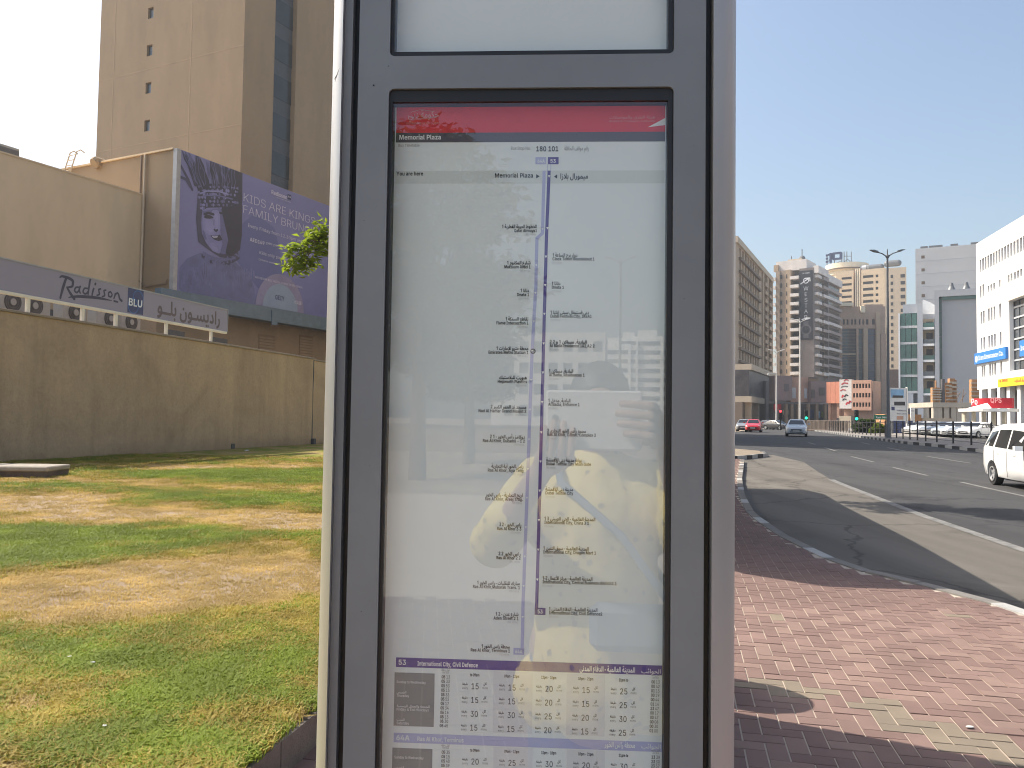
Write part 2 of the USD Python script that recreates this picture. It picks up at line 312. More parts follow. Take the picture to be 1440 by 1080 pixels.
while s < L:
    e = min(s + lens[k % 4], L); a, b = np.array(kl.interpolate(s + 0.006).coords[0]), np.array(kl.interpolate(e - 0.006).coords[0])
    if np.linalg.norm(b - a) > 0.05 and b[1] > -6:
        d = (b - a) / np.linalg.norm(b - a); q = np.array([-d[1], d[0]])
        poly = Polygon([a, b, b + q * 0.13, a + q * 0.13]); z = float(rise(*a))
        m = extr(poly, 0.17, -0.16 + z + rng.uniform(-.004, .004)); obj('kerb_stone', m, ['kerb_grey', 'kerb_white', 'kerb_grey', 'kerb_grey'][(k * 7) % 4], pav)
    s = e; k += 1
brickarea = PAVE.difference(kl.buffer(0.135)).buffer(-0.01)
W = 0.100
cand = []
for i in range(-100, 170):
    for j in range(-110, 345):
        t = (i - j) % 4
        if t not in (0, 3): continue
        cx, cy = (i + 1.0, j + 0.5) if t == 0 else (i + 0.5, j + 1.0)
        c = su * (cx * W - 1.0) + sv * cy * W
        if -5 < c[1] < 32 and -3 < c[0] < 9: cand.append((c, t, rng.random()))
C = np.array([c[0] for c in cand]); ins = shapely.contains_xy(brickarea, C[:, 0], C[:, 1])
cand = [c for c, o in zip(cand, ins) if o]
def brick(c, t, h=0.0):
    g = 0.009; a, b = (2 * W - g, W - g) if t == 0 else (W - g, 2 * W - g)
    m = trimesh.creation.box([a, b, 0.03]); v = m.vertices.copy(); top = v[:, 2] > 0; v[top, 2] += v[top] @ np.array([rng.normal(0, .006), rng.normal(0, .006), 0]); m.vertices = v
    m.apply_transform(trimesh.transformations.rotation_matrix(-ST, [0, 0, 1])); m.apply_translation([c[0], c[1], -0.015 + h + float(rise(*c))]); return m
def seen(c):
    d = np.array([c[0], c[1], 0]) - EYE; z = d @ FWD
    if z < 0.3: return None
    x, y = 720 + FOCAL * (d @ RIGHT) / z, 540 - FOCAL * (d @ UP) / z
    return (x, y) if (1044 < x < 1460 and y < 1100) or (380 < x < 450 and y < 1100) else None
vis = sorted([c for c in cand if seen(c[0])], key=lambda c: c[0][1]); seenid = {id(c) for c in vis[:298]}
rest = []
stripe = shapely.LineString([(0.9, 5.35), (1.45, 4.78), (1.95, 4.55), (2.15, 4.1), (2.5, 3.7)]).buffer(0.15)
for c in cand:
    if id(c) not in seenid: rest.append(c); continue
    m = brick(c[0], c[1], rng.normal(0, 0.0009))
    beige = shapely.contains_xy(stripe, *c[0]) and c[2] < 0.9 or c[2] < 0.006
    obj('brick', m, f'brick_beige_{int(c[2] * 97) % 2}' if beige else f'brick_red_{int(c[2] * 997) % 4}', pav)
VV, FF = [], []
for t in (0, 3):
    cc = np.array([c[0] for c in rest if c[1] == t]); g = 0.009; a_, b_ = (2 * W - g, W - g) if t == 0 else (W - g, 2 * W - g); bm = trimesh.creation.box([a_, b_, 0.03]); bm.apply_transform(trimesh.transformations.rotation_matrix(-ST, [0, 0, 1]))
    P_ = np.column_stack([cc, -0.015 + rise(cc[:, 0], cc[:, 1]) + rng.normal(0, .0009, len(cc))]); FF.append((np.arange(len(cc))[:, None, None] * 8 + bm.faces[None]).reshape(-1, 3) + sum(len(q) for q in VV)); VV.append((P_[:, None] + bm.vertices[None]).reshape(-1, 3))
o = obj('brick', trimesh.Trimesh(np.vstack(VV), np.vstack(FF), process=False), 'brick_mixed', pav); o.SetCustomDataByKey('kind', 'stuff')
# far corner of pavement with a black and white kerb
isl = [(7.2, 30.3), (9.0, 30.9), (10.5, 32.7), (10.75, 34.3), (9.9, 36), (9, 42), (4, 40)]
side = thing('side_pavement', None, None, kind='structure')
m = extr(Polygon(isl).buffer(-0.15), 0.24); v = m.vertices.copy(); v[:, 2] += rise(v[:, 0], v[:, 1]) - 0.2; obj('paving', trimesh.Trimesh(v, m.faces, process=False), 'brick_beige_0', side)
def kerb_run(parent, pts, mats, length=0.5, w=0.15, z0=-0.2, h=0.24):
    ln = shapely.LineString(pts); n = max(1, int(ln.length / length)); k = 0
    for i in range(n):
        a, b = (np.array(ln.interpolate(t).coords[0]) for t in ((i + .01) * ln.length / n, (i + .99) * ln.length / n)); d = (b - a) / np.linalg.norm(b - a); q = np.array([-d[1], d[0]])
        m = extr(Polygon([a, b, b + q * w, a + q * w]), h, z0 + float(rise(*((a + b) / 2)))); obj('kerb_stone', m, mats[i % len(mats)], parent)
kerb_run(side, isl[:4], ['kerb_black', 'kerb_white'])

# ================================================================ median with its painted kerb
MED = [(22.1, 16), (22.1, 34.7), (22.3, 38), (23.6, 48), (38.9, 101), (47, 130), (60, 162)]
med = thing('median_strip', None, None, kind='structure')
mp = Polygon([(a + 0.14, b) for a, b in MED] + [(68, 158), (55, 128), (47.5, 101), (33.5, 60), (29, 48), (27.8, 38), (27, 16)])
m = draped_poly(mp, 0.03); obj('paving', m, 'median_paving', med)
kerb_run(med, MED[::-1], ['kerb_black', 'kerb_white'], 0.9, 0.15, -0.18, 0.22)
kerb_run(med, [(27, 16), (27.8, 38), (29, 48), (33.5, 60), (47.5, 101), (55, 128)], ['kerb_black', 'kerb_white'], 0.9, 0.15, -0.18, 0.20)

# ================================================================ lawn
ZL = 0.165
W0, W1 = np.array([-13.46, 21.13]), np.array([-9.38, 37.89])         # foot of the boundary wall
wd = (W1 - W0) / np.linalg.norm(W1 - W0); wn = np.array([wd[1], -wd[0]])
LA = [(-1.11, 2.7), (-0.955, 3.5), (-0.46, 6), (0.9, 12), (4.5, 30), (6.2, 40)]
lawn_poly = Polygon([(-4.75, -14), (-2.25, -2)] + [(a - 0.045, b) for a, b in LA] + [tuple(W1 + wd * 6), tuple(W0), tuple(W0 - wd * 40)])
def gpx(x, y): return at_z(x, y, ZL)[:2]
BLOBS = []                                              # (centre, radii in metres, amount): dry where positive
for px, py, rx, ry, a in [(50, 708, 130, 13, .75), (180, 722, 190, 12, .45), (350, 690, 200, 6, .4), (260, 657, 150, 3, .35), (130, 676, 130, 5, .4), (420, 738, 130, 14, .5), (330, 728, 150, 8, .35), (395, 655, 80, 3, .3),
                          (110, 838, 190, 38, .75), (280, 825, 170, 24, .5), (410, 800, 110, 18, .4), (30, 880, 120, 25, .55), (330, 775, 120, 12, .3), (190, 800, 160, 14, .35), (60, 1055, 70, 20, .5), (130, 1052, 60, 16, .45), (325, 1045, 40, 26, .45), (420, 990, 30, 12, .35), (240, 948, 40, 8, .35), (395, 985, 40, 10, .3),
                          (170, 758, 210, 18, -.6), (60, 752, 120, 14, -.4), (380, 705, 160, 12, -.6), (260, 690, 120, 6, -.3), (250, 668, 200, 5, -.4), (400, 668, 130, 8, -.55), (60, 684, 110, 5, -.3), (290, 950, 150, 30, -.45), (250, 1010, 170, 30, -.5), (380, 930, 90, 20, -.35), (90, 985, 110, 28, -.35), (60, 940, 90, 18, -.25), (400, 1030, 60, 30, -.4), (180, 1075, 140, 24, -.4), (30, 775, 100, 12, -.3)]:
    c = gpx(px, py); r1 = abs(gpx(px + rx, py)[0] - c[0]); r2 = abs(gpx(px, py - ry)[1] - gpx(px, py + ry)[1]) / 2
    BLOBS.append((c, r1, r2, a))
def dryness(x, y):
    x, y = np.asarray(x, float), np.asarray(y, float); p = np.stack([x * 0.55, y * 0.55, 0 * x], -1)
    wx, wy = x + 0.9 * (meshkit.fbm(p * 2.2, 3, 11) - .5) * 2, y + 0.9 * (meshkit.fbm(p * 2.2, 3, 12) - .5) * 2
    d = 0.45 + 0.40 * (meshkit.fbm(p * np.array([1.3, 1.8, 1]), 5, 3) - 0.5) * 2 + 0.30 * (meshkit.fbm(p * 7, 5, 5) - .5) * 2 + 0.16 * (meshkit.fbm(p * 26, 3, 6) - .5) * 2
    for c, r1, r2, a in BLOBS: d = d + a * np.exp(-(((wx - c[0]) / r1) ** 2 + ((wy - c[1]) / r2) ** 2))
    return np.clip(d, 0, 1)
gy = np.concatenate([[-14, -8, -4, 0, 1.5], 2.4 * 1.016 ** np.arange(0, 190)]); gx = np.concatenate([np.arange(-34, -14, 2.0), np.arange(-14, 6.3, 0.13)])
gm = draped(gx, gy, 0.0, lawn_poly); v = gm.vertices.copy(); P3 = np.column_stack([v[:, 0], v[:, 1], 0 * v[:, 0]])
v[:, 2] = ZL + 0.035 * (meshkit.fbm(P3 * 1.7, 4, 9) - 0.5)
used = np.unique(gm.faces); remap = -np.ones(len(v), int); remap[used] = np.arange(len(used)); v, f = v[used], remap[gm.faces]
dr = dryness(v[:, 0], v[:, 1])
lm = usdkit.mesh(stage, '/World/lawn', (v, f), '/World/Looks/lawn_soil'); _used[('/World', 'lawn')] = 1
UsdGeom.PrimvarsAPI(lm).CreatePrimvar('dry', Sdf.ValueTypeNames.FloatArray, 'vertex').Set(Vt.FloatArray.FromNumpy(dr.astype(np.float32))); tag(lm, kind='structure')
lb = extr(lawn_poly.buffer(-0.10), 0.2); lb.apply_translation([0, 0, -0.1]); struct('lawn_bed', lb, 'sand_ground')
def tuft(seed, n, h, spread):
    r = np.random.default_rng(seed); V, F = [], []
    for _ in range(n):
        a = r.uniform(0, 6.28); b = r.uniform(0, 6.28); q = np.array([math.cos(a), math.sin(a), 0]) * spread * math.sqrt(r.random()); l = h * r.uniform(.5, 1.1)
        d = np.array([math.cos(b), math.sin(b), 0]); s = np.array([-d[1], d[0], 0]) * r.uniform(.0022, .0044); k = len(V); lean = r.uniform(.3, 1.1)
        V += [q - s, q + s, q + d * l * .35 * lean + [0, 0, l * .6] - s * .8, q + d * l * .35 * lean + [0, 0, l * .6] + s * .8, q + d * l * lean + [0, 0, l * (0.95 - .3 * lean)]]
        F += [(k, k + 1, k + 3), (k, k + 3, k + 2), (k + 2, k + 3, k + 4)]
    return trimesh.Trimesh(np.array(V), np.array(F), process=False)
pi = UsdGeom.PointInstancer.Define(stage, '/World/lawn_grass'); tag(pi, 'short patchy grass, green and straw coloured, growing over the lawn', 'grass', kind='stuff')
protos = []
for c in ('green', 'olive', 'straw'):
    for q in range(2):
        m = usdkit.mesh(stage, f'/World/lawn_grass/{c}_tuft' + (f'_{q:03d}' if q else ''), tuft(q + len(c) * 7, 22, 0.052 if c != 'straw' else 0.038, 0.075), f'/World/Looks/grass_{c}'); protos.append(m.GetPath())
pi.CreatePrototypesRel().SetTargets(protos)
N = 150000; yy = 2.6 + (26 - 2.6) * rng.random(N) ** 1.9; xx = -0.67 * yy - 0.3 + rng.random(N) * (0.48 * yy + 0.5)
ok = shapely.contains_xy(lawn_poly.buffer(-0.012), xx, yy); xx, yy = xx[ok], yy[ok]; dd = dryness(xx, yy) + rng.normal(0, .11, len(xx))
ok = rng.random(len(xx)) > np.clip((dd - 0.62) * 2.4, 0, .93); ok &= rng.random(len(xx)) < np.clip(9 / yy, .15, 1); xx, yy, dd = xx[ok], yy[ok], dd[ok]
kind = np.where(dd < .36, 0, np.where(dd < .53, 1, 2)); n = len(xx)
pi.CreateProtoIndicesAttr(Vt.IntArray.FromNumpy((kind * 2 + rng.integers(0, 2, n)).astype(np.int32)))
pz = ZL + 0.035 * (meshkit.fbm(np.column_stack([xx * 1.7, yy * 1.7, 0 * xx]), 4, 9) - .5) - 0.004
pi.CreatePositionsAttr(Vt.Vec3fArray.FromNumpy(np.column_stack([xx, yy, pz]).astype(np.float32)))
an = rng.uniform(0, 2 * np.pi, n); pi.CreateOrientationsAttr(Vt.QuathArray([Gf.Quath(float(math.cos(a / 2)), 0, 0, float(math.sin(a / 2))) for a in an]))
sc = rng.uniform(.5, 1.4, n) * np.clip(0.75 + yy / 26, 0.8, 1.5) * np.where(kind == 2, .8, 1); pi.CreateScalesAttr(Vt.Vec3fArray.FromNumpy(np.column_stack([sc, sc, sc * .9]).astype(np.float32)))
# kerb of the lawn
lk = thing('lawn_kerb', 'low brown stone kerb between the lawn and the bus stop paving', 'kerb')
ln = shapely.LineString([(-2.1, -2)] + LA); n = int(ln.length / 0.62)
for i in range(n):
    a, b = (np.array(ln.interpolate(t).coords[0]) for t in (i * ln.length / n + .005, (i + 1) * ln.length / n - .005)); d = (b - a) / np.linalg.norm(b - a); q = np.array([-d[1], d[0]])
    m = extr(Polygon([a + d * 0, b, b + q * .135, a + q * .135]), 0.30, -0.145 + rng.uniform(-.004, .004)); obj('kerb_stone', m, 'kerb_stone_brown', lk)
# slab on the lawn and litter
sl = thing('stone_slab', 'pale flat concrete slab lying on the lawn in front of the wall', 'slab', (-10.42, 16.35, ZL - 0.03), RAD(3))
obj('slab', bx(-1.9, 0.95, 0, 0.95, 0.17, 0.27, 0.02), 'slab_stone', sl); obj('base', bx(-1.9, 0.93, 0.03, 0.92, 0, 0.169), 'slab_base', sl)  # lower block is coloured dark to paint in the shaded slab sides
for q, (px, py, d) in enumerate([(98, 923, 'white scrap of litter on the green grass, nearer the left edge'), (131, 931, 'tiny white scrap of litter beside a larger scrap on the green grass'), (347, 622.5 + 11, 'white scrap of litter in the shade at the foot of the wall'), (147, 1020, 'thin white scrap of litter on the lawn, nearest to the camera')]):
    p = at_z(px, py, ZL + .03); sz = 0.009 * p[1] / 4
    m = trimesh.creation.icosphere(1, sz); m.vertices *= (1.3, .8, .35); m.vertices += rng.normal(0, sz * .12, m.vertices.shape); m.apply_translation(p); tag(obj('litter', m, 'litter_white'), d, 'litter')
p = at_z(1364, 1022, 0.008); m = trimesh.creation.icosphere(1, .014); m.vertices *= (1.5, .9, .4); m.apply_translation(p); tag(obj('cigarette_stub', m, 'litter_white'), 'white crumpled stub lying on the sunlit red brick paving', 'litter')
# ================================================================ bus stop totem
mat('alu_silver', (0.46, 0.46, 0.455), 0.42, 0.05, 2, metal=0.7, spec=0.4)
mat('alu_grey', (0.190, 0.201, 0.214), 0.45, 0.09, 5, bump=0.03, bscale=400, metal=0.2, spec=0.4)
mat('alu_dark', (0.10, 0.10, 0.105), 0.45, 0.05, 2, metal=0.3)
mat('rubber_black', (0.010, 0.010, 0.012), 0.45, 0.1, 5)
mat('poster_white', (0.655, 0.71, 0.71), 0.65, 0.03, 4)
mat('poster_band', (0.55, 0.60, 0.585), 0.65, 0.03, 4)
mat('poster_cell', (0.60, 0.635, 0.655), 0.65, 0.03, 4)
mat('diffuser_white', (0.62, 0.66, 0.655), 0.55, 0.05, 3)
mat('ink_black', (0.022, 0.024, 0.03), 0.6, 0.05)
mat('ink_grey', (0.22, 0.235, 0.235), 0.6, 0.05)
mat('ink_pale', (0.46, 0.48, 0.49), 0.6, 0.05)
mat('ink_red', (0.58, 0.028, 0.042), 0.55, 0.05)
mat('ink_slate', (0.085, 0.075, 0.095), 0.55, 0.05)
mat('ink_purple', (0.085, 0.060, 0.25), 0.55, 0.05)
mat('ink_lavender', (0.38, 0.41, 0.62), 0.55, 0.04)
mat('ink_white', (0.72, 0.73, 0.74), 0.55, 0.03)
mat('ink_rose', (0.56, 0.24, 0.25), 0.55, 0.03)
mat('scratch_dark', (0.30, 0.30, 0.29), 0.6, 0.1)
usdkit.material(stage, '/World/Looks/window_glass', {'t': ('transparent_bsdf', {'color': (0.985, 0.99, 0.985)}), 'g': ('glossy_bsdf', {'color': (1, 1, 1), 'roughness': 0.0}), 'f': ('fresnel', {'IOR': 1.9}), 'q': ('geometry', {}), 'i': ('math', {'math_type': 'subtract', 'value1': 1.0}), 'k': ('math', {'math_type': 'multiply'}), 'm': ('mix_closure', {})},
                [('q.backfacing', 'i.value2'), ('i.value', 'k.value1'), ('f.fac', 'k.value2'), ('k.value', 'm.fac'), ('t.BSDF', 'm.closure1'), ('g.BSDF', 'm.closure2')], surface='m.closure')
TY, TD = RAD(3.11), 0.90
tn = np.array([math.sin(TY), math.cos(TY), 0.0]); tt = np.array([math.cos(TY), -math.sin(TY), 0.0]); T0 = tn * TD
def tl(px, py, depth=0.0):           # picture point to the totem's own (x, z) on a plane "depth" behind its face
    p = on_plane(px, py, EYE * 0 + T0 + tn * depth, tn); return float((p - T0) @ tt), float(p[2])
TOP = 3.05
totem = thing('bus_stop_totem', 'tall silver bus stop totem with a framed timetable behind glass', 'bus stop sign', T0, -TY)
XL, XR, OL, OR = -0.1964, 0.1301, -0.2679, 0.2095
GL0, GL1, GR0, GR1 = -0.2445, -0.2325, 0.1660, 0.1735   # dark grooves left and right
zt1 = tl(748, 123)[1]; zt2 = tl(748, 77)[1]; ZB = 0.92
# front frame with two rounded openings
def rrect(x0, z0, x1, z1, r): return sbox(x0 + r, z0 + r, x1 - r, z1 - r).buffer(r, quad_segs=4)
UPT = TOP - 0.16
fr = sbox(GL1, 0.30, GR0, TOP - 0.05).difference(rrect(XL, ZB, XR, zt1, .006)).difference(rrect(XL, zt2, XR, UPT, .006))
def up(poly, y0, y1):
    m = extr(poly, y1 - y0); m.apply_transform(M_XZ); m.apply_translation([0, y1, 0]); return m
obj('front_frame', up(fr, 0.0, 0.018), 'alu_grey', totem)
def column(x_in, x_out):
    w = abs(x_out - x_in); s = 1 if x_out > x_in else -1; f = np.radians(np.linspace(62, 4, 14)); xs_c = np.concatenate([[0], np.cumsum(np.sin(f))]); ys_c = np.concatenate([[0], np.cumsum(np.cos(f))]); k = w / xs_c[-1]
    pts = [(x_in + s * a * k, -.006 + b * k) for a, b in zip(xs_c, ys_c)] + [(x_out, .15), (x_out - s * .004, .175), (x_out - s * .012, .19), (x_in, .1975)]
    return extr(Polygon(pts).buffer(0), TOP, 0.02)
obj('side_column', column(GL0 - 0.006, OL), 'alu_silver', totem, smooth=40)
obj('side_column', column(GR1, OR), 'alu_silver', totem, smooth=40)
obj('column_trim', bx(GL0 - 0.0055, GL0 + 0.004, 0.001, 0.02, 0.02, TOP - 0.03), 'alu_grey', totem)
obj('groove', [bx(GL0 + 0.0045, GL1 - 0.0005, 0.012, 0.03, 0.02, TOP - 0.04), bx(GR0 + 0.0005, GR1 - 0.0005, 0.012, 0.03, 0.02, TOP - 0.04)], 'rubber_black', totem)
obj('casing', bx(GL1 - 0.012, GR1, 0.05, 0.16, 0.02, TOP - 0.06), 'alu_dark', totem)
obj('lower_panel', bx(GL1, GR0, 0.0005, 0.02, 0.03, 0.297), 'alu_grey', totem)
obj('top_cap', bx(OL - 0.004, OR + 0.004, -0.006, 0.16, TOP + 0.0205, TOP + 0.045, 0.008), 'alu_silver', totem)
obj('base_plate', bx(OL - 0.03, OR + 0.03, -0.03, 0.19, 0.004, 0.0195, 0.004), 'alu_dark', totem)
# gaskets and glass
def ring(x0, z0, x1, z1, w, y0, y1): return up(sbox(x0, z0, x1, z1).difference(sbox(x0 + w, z0 + w, x1 - w, z1 - w)), y0, y1)
DEP = 0.020
PX0, PZT = tl(558, 140, DEP); PX1 = tl(935.5, 140, DEP)[0]
for z0, z1, bot in ((ZB, zt1, 0.03), (zt2, UPT, 0.0065)):
    g = sbox(XL + .0005, z0 + .0005, XR - .0005, z1 - .0005)
    top = 0.0145 if bot > .01 else 0.01
    obj('gasket', up(g.difference(sbox(PX0 - .0012, z0 + bot, PX1 + .0008, z1 - top)), 0.0035, 0.0195), 'rubber_black', totem)
    gl = bx(PX0 - .001, PX1 + .0006, 0.0060, 0.0100, z0 + bot + .0002, z1 - top - .0002); obj('glass_pane', gl, 'window_glass', totem)
obj('diffuser', bx(XL + .002, XR - .002, 0.021, 0.026, zt2 - .004, UPT), 'diffuser_white', totem)
obj('scratch', [tube([np.array([*((lambda q: (q[0], -0.0079, q[1]))(tl(471 + dx, 96 + dy, -.008)))]) for dx, dy in s], [0.0002, .0007, .0002], 5) for s in ([(6, 0), (3, 8), (0, 19)], [(5, 4), (1, 12), (-1, 16)])], 'scratch_dark', totem)
obj('speck', [trimesh.creation.icosphere(1, r_).apply_translation([tl(px, py)[0], -.0002, tl(px, py)[1]]) for px, py, r_ in ((525.5, 120, .0009), (546, 93, .0005), (512, 310, .0004), (962, 420, .0005), (520, 655, .0004), (975, 205, .0004), (508, 860, .0005))], 'rubber_black', totem)
# the timetable sheet and what is printed on it
sheet = obj('timetable_sheet', bx(PX0 - 0.004, PX1 + 0.004, DEP, DEP + 0.0012, ZB - .005, PZT + 0.0015), 'poster_white', totem)
PR = {}
LAY = {'poster_band': .00010, 'poster_cell': .00010, 'ink_red': .00012, 'ink_slate': .00012, 'ink_lavender': .00016, 'ink_purple': .00020, 'ink_grey': .00022, 'ink_white': .00036, 'ink_black': .00030, 'ink_pale': .00026, 'ink_rose': .00028}
def pr(m, poly): PR.setdefault(m, []).append(poly)
def q(px, py): return tl(px, py, DEP)
def quad(m, x0, y0, x1, y1, sl=None):
    """A printed rectangle from the picture point (x0, y0) to x1 wide and y1 deep."""
    a, b = q(x0, y0), q(x1, y1); zz0 = q(x0, y1)[1]; pr(m, sbox(a[0], zz0, b[0], a[1]))
def word(m, s, x0, yb, h, kind='reg', x1=None, align='l', size=40):
    """Print: baseline left (or right) end at picture point (x0, yb), capitals h picture pixels tall, stretched to end at x1."""
    a = q(x0, yb); hh = h * TD / FOCAL; w = None if x1 is None else abs(q(x1, yb)[0] - a[0])
    pr(m, lettering(s, a[0], a[1], hh, kind, w, align, size))
pr('ink_red', sbox(PX0, q(560, 187)[1], PX1, PZT)); pr('ink_slate', sbox(PX0, q(560, 200.5)[1], PX1, q(560, 187)[1]))
word('ink_white', 'Memorial Plaza', 561.5, 196.5, 7, 'bold', 620)
word('ink_rose', 'حكومة دبي', 574, 166, 11, 'ar', 617, size=48); word('ink_rose', 'GOVERNMENT OF DUBAI', 571, 175, 3, 'reg', 618)
pr('ink_rose', shapely.LineString([q(574, 163), q(584, 167.5), q(600, 167), q(617, 163)]).buffer(.0004)); pr('ink_rose', shapely.LineString([q(578, 158), q(592, 154), q(610, 157)]).buffer(.0003))
word('ink_rose', 'هيئة الطرق والمواصلات', 857, 167, 4.5, 'ar', 921); word('ink_rose', 'Roads & Transport Authority', 857, 172, 3.2, 'reg', 921)
pr('ink_white', Polygon([q(911, 179), q(935.4, 166), q(935.4, 176)]))
word('ink_grey', 'Bus Timetable', 560.5, 206.5, 4.2, 'reg', 590); word('ink_grey', 'Bus Stop No.', 718.5, 211, 5, 'reg', 746)
word('ink_black', '180 101', 754, 213, 7.6, 'bold', 785); word('ink_grey', 'رقم موقف الحافلة', 793.5, 211.5, 6.5, 'ar', 828)
quad('ink_lavender', 753, 221, 768, 231); quad('ink_purple', 770.5, 221, 785.5, 231); word('poster_white', '64A', 756, 229, 5, 'bold', 766); word('ink_white', '53', 774, 229, 5.4, 'bold', 781.5)
PR['poster_white'] = PR.get('poster_white', [])
pr('poster_band', sbox(PX0, q(748, 258)[1], PX1, q(748, 240)[1]))
word('ink_black', 'You are here', 557.5, 247, 5.8, 'bold', 595); word('ink_black', 'Memorial Plaza', 696, 250, 6.6, 'bold', 749.5); word('ink_black', 'ميمورال بلازا', 788, 251.5, 8, 'arb', 827)
pr('ink_black', Polygon([q(754, 245), q(759, 248), q(754, 251)])); pr('ink_black', Polygon([q(783.5, 245.3), q(779, 248.3), q(783.5, 251.3)]))
def route(m, pts, w): pr(m, shapely.LineString([q(*p) for p in pts]).buffer(w * TD / FOCAL / 2, cap_style='flat', join_style='mitre'))
dark = [(772.2, 240), (768.6, 330), (765.5, 440), (762.5, 560), (759.8, 660), (756.6, 780), (754.4, 858)]
route('ink_purple', dark, 4.6); route('ink_lavender', [(769.6, 231), (769.6, 241)], .8); route('ink_lavender', [(774.6, 231), (774.6, 241)], .8)
light = [(765.2, 240), (762.8, 328), (755, 335), (753.6, 400), (748, 500), (741, 700), (735.5, 850), (734.2, 918)]; route('ink_lavender', light, 4.6)
def xat(line, y): return float(np.interp(y, [p[1] for p in line], [p[0] for p in line]))
def tri(m, x, y, s=2.0): pr(m, Polygon([q(x - s, y - s * .8), q(x + s, y - s * .8), q(x, y + s)]))
LEFT = [(320, 755, 'الخطوط الجوية القطرية 1', 'Qatar Airways1', 706, 723), (371, 746, 'شارع المكتوم 1', 'Maktoum Road 1', 713, 709), (410, 744, 'دناتا 1', 'Dnata 1', 732, 727), (450, 743, 'تقاطع السمكة 1', 'Flame Intersection 1', 711, 698),
        (491.5, 743, 'محطة مترو الإمارات 1', 'Emirates Metro Station 1', 698, 687), (532.5, 741, 'هبورث للبلاستيك', 'Hepworth Plastics', 702, 700), (574, 740, 'مسجد ند الحمر الكبير 2', 'Nad Al Hamar Grand Masjid 2', 690, 673), (616, 738, 'دوكامز رأس الخور - 1 2', 'Ras Al Khor, Ducams - 1 2', 689, 679),
        (657.5, 736, 'راس الخور آية التجارية', 'Ras Al Khor, Aya Trdg', 691, 686), (698, 735, 'اريج التجارية - راس الخور', 'Ras Al Khor, Areej Trdg.', 683, 682), (739.5, 733, 'راس الخور - 2 3', 'Ras Al Khor 3 3', 702, 699), (780.5, 732, 'راس الخور 2 2', 'Ras Al Khor 2 2', 701, 698),
        (822, 731, 'مبارك للنقليات - راس الخور 1', 'Ras Al Khor,Mubarak Trans. 1', 671, 665), (865.5, 729, 'شارع عدن - 2 1', 'Aden Street 2 1', 697, 694), (911, 717, 'محطة راس الخور 1', 'Ras Al Khor, Terminus 1', 677, 662)]
for y, xr, ar, en, xa, xe in LEFT:
    word('ink_black', ar, xr, y + 1, 5.2, 'arb', xa, 'r'); word('ink_black', en, xr, y + 6.6, 4.5, 'bold', xe, 'r', 34); word('ink_pale', '00 mins', xr - 1, y + 11, 3, 'reg', xr - 15, 'r', 24)
    if y < 900: tri('poster_white', xat(light, y + 2), y + 2, 1.6)
RIGHT_ = [(361, 777, 'دوار برج الساعة 1', 'Clock Tower Roundabout 1', 812, 836), (401, 776, 'دناتا 1', 'Dnata 1', 788, 793), (441.5, 774, 'دبي فستيفال سيتي إيكيا 1', 'Dubai Festival City, IKEA1', 828, 832), (483, 773, 'البادية, مساكن 1 و 2 2', 'Al Badia residence 1&2,A2 2', 825, 836), (524, 772, 'البادية, مساكن 1', 'Al Badia, Residences 1', 806, 822),
          (565.5, 771, 'البادية, مدخل 1', 'Al Badia, Entrance 1', 802, 815), (608, 769.5, 'مجمع رأس الخور التجاري 2', 'Ras Al Khor, Comm. Complex 2', 824, 838), (649, 768, 'بوابة مدينة دبي للأقمشة', 'Dubai Textile City Main Gate', 818, 831), (690, 767, 'مدينة دبي للأقمشة', 'Dubai Textile City', 806, 806), (731.5, 765.5, 'المدينة العالمية - الحي الصيني 3 1', 'International City, China 3 1', 837, 828),
          (773, 764, 'المدينة العالمية - سوق التنين 1', 'International City, Dragon Mart 1', 828, 838), (815, 763, 'المدينة العالمية - مركز الأعمال 1-2', 'International City, Central Business district 1 1', 833, 867), (858.5, 772, 'المدينة العالمية - الدفاع المدني 1', 'International City, Civil Defence2', 840, 847)]
for y, xl, ar, en, xa, xe in RIGHT_:
    word('ink_black', ar, xl, y, 5.2, 'arb', xa); word('ink_black', en, xl, y + 5.2, 4.5, 'bold', xe, 'l', 34); word('ink_pale', '00 mins', xl, y + 10, 3, 'reg', xl + 13, 'l', 24)
    if y < 850: tri('ink_white', xat(dark, y), y, 1.9)
tri('ink_white', 772.2, 248, 1.9); tri('ink_white', 770, 321, 1.9)
quad('ink_purple', 752, 854.5, 767, 864.5); word('ink_white', '53', 756, 862.5, 5.6, 'bold', 763); quad('ink_lavender', 722, 911, 737, 920.5); word('poster_white', '64A', 724.5, 918.5, 5, 'bold', 734.5)
c = q(749.5, 494); pr('ink_black', shapely.Point(c).buffer(.0030).difference(shapely.Point(c).buffer(.0018))); pr('ink_black', sbox(c[0] - .0006, c[1] - .001, c[0] + .0006, c[1] + .0013))
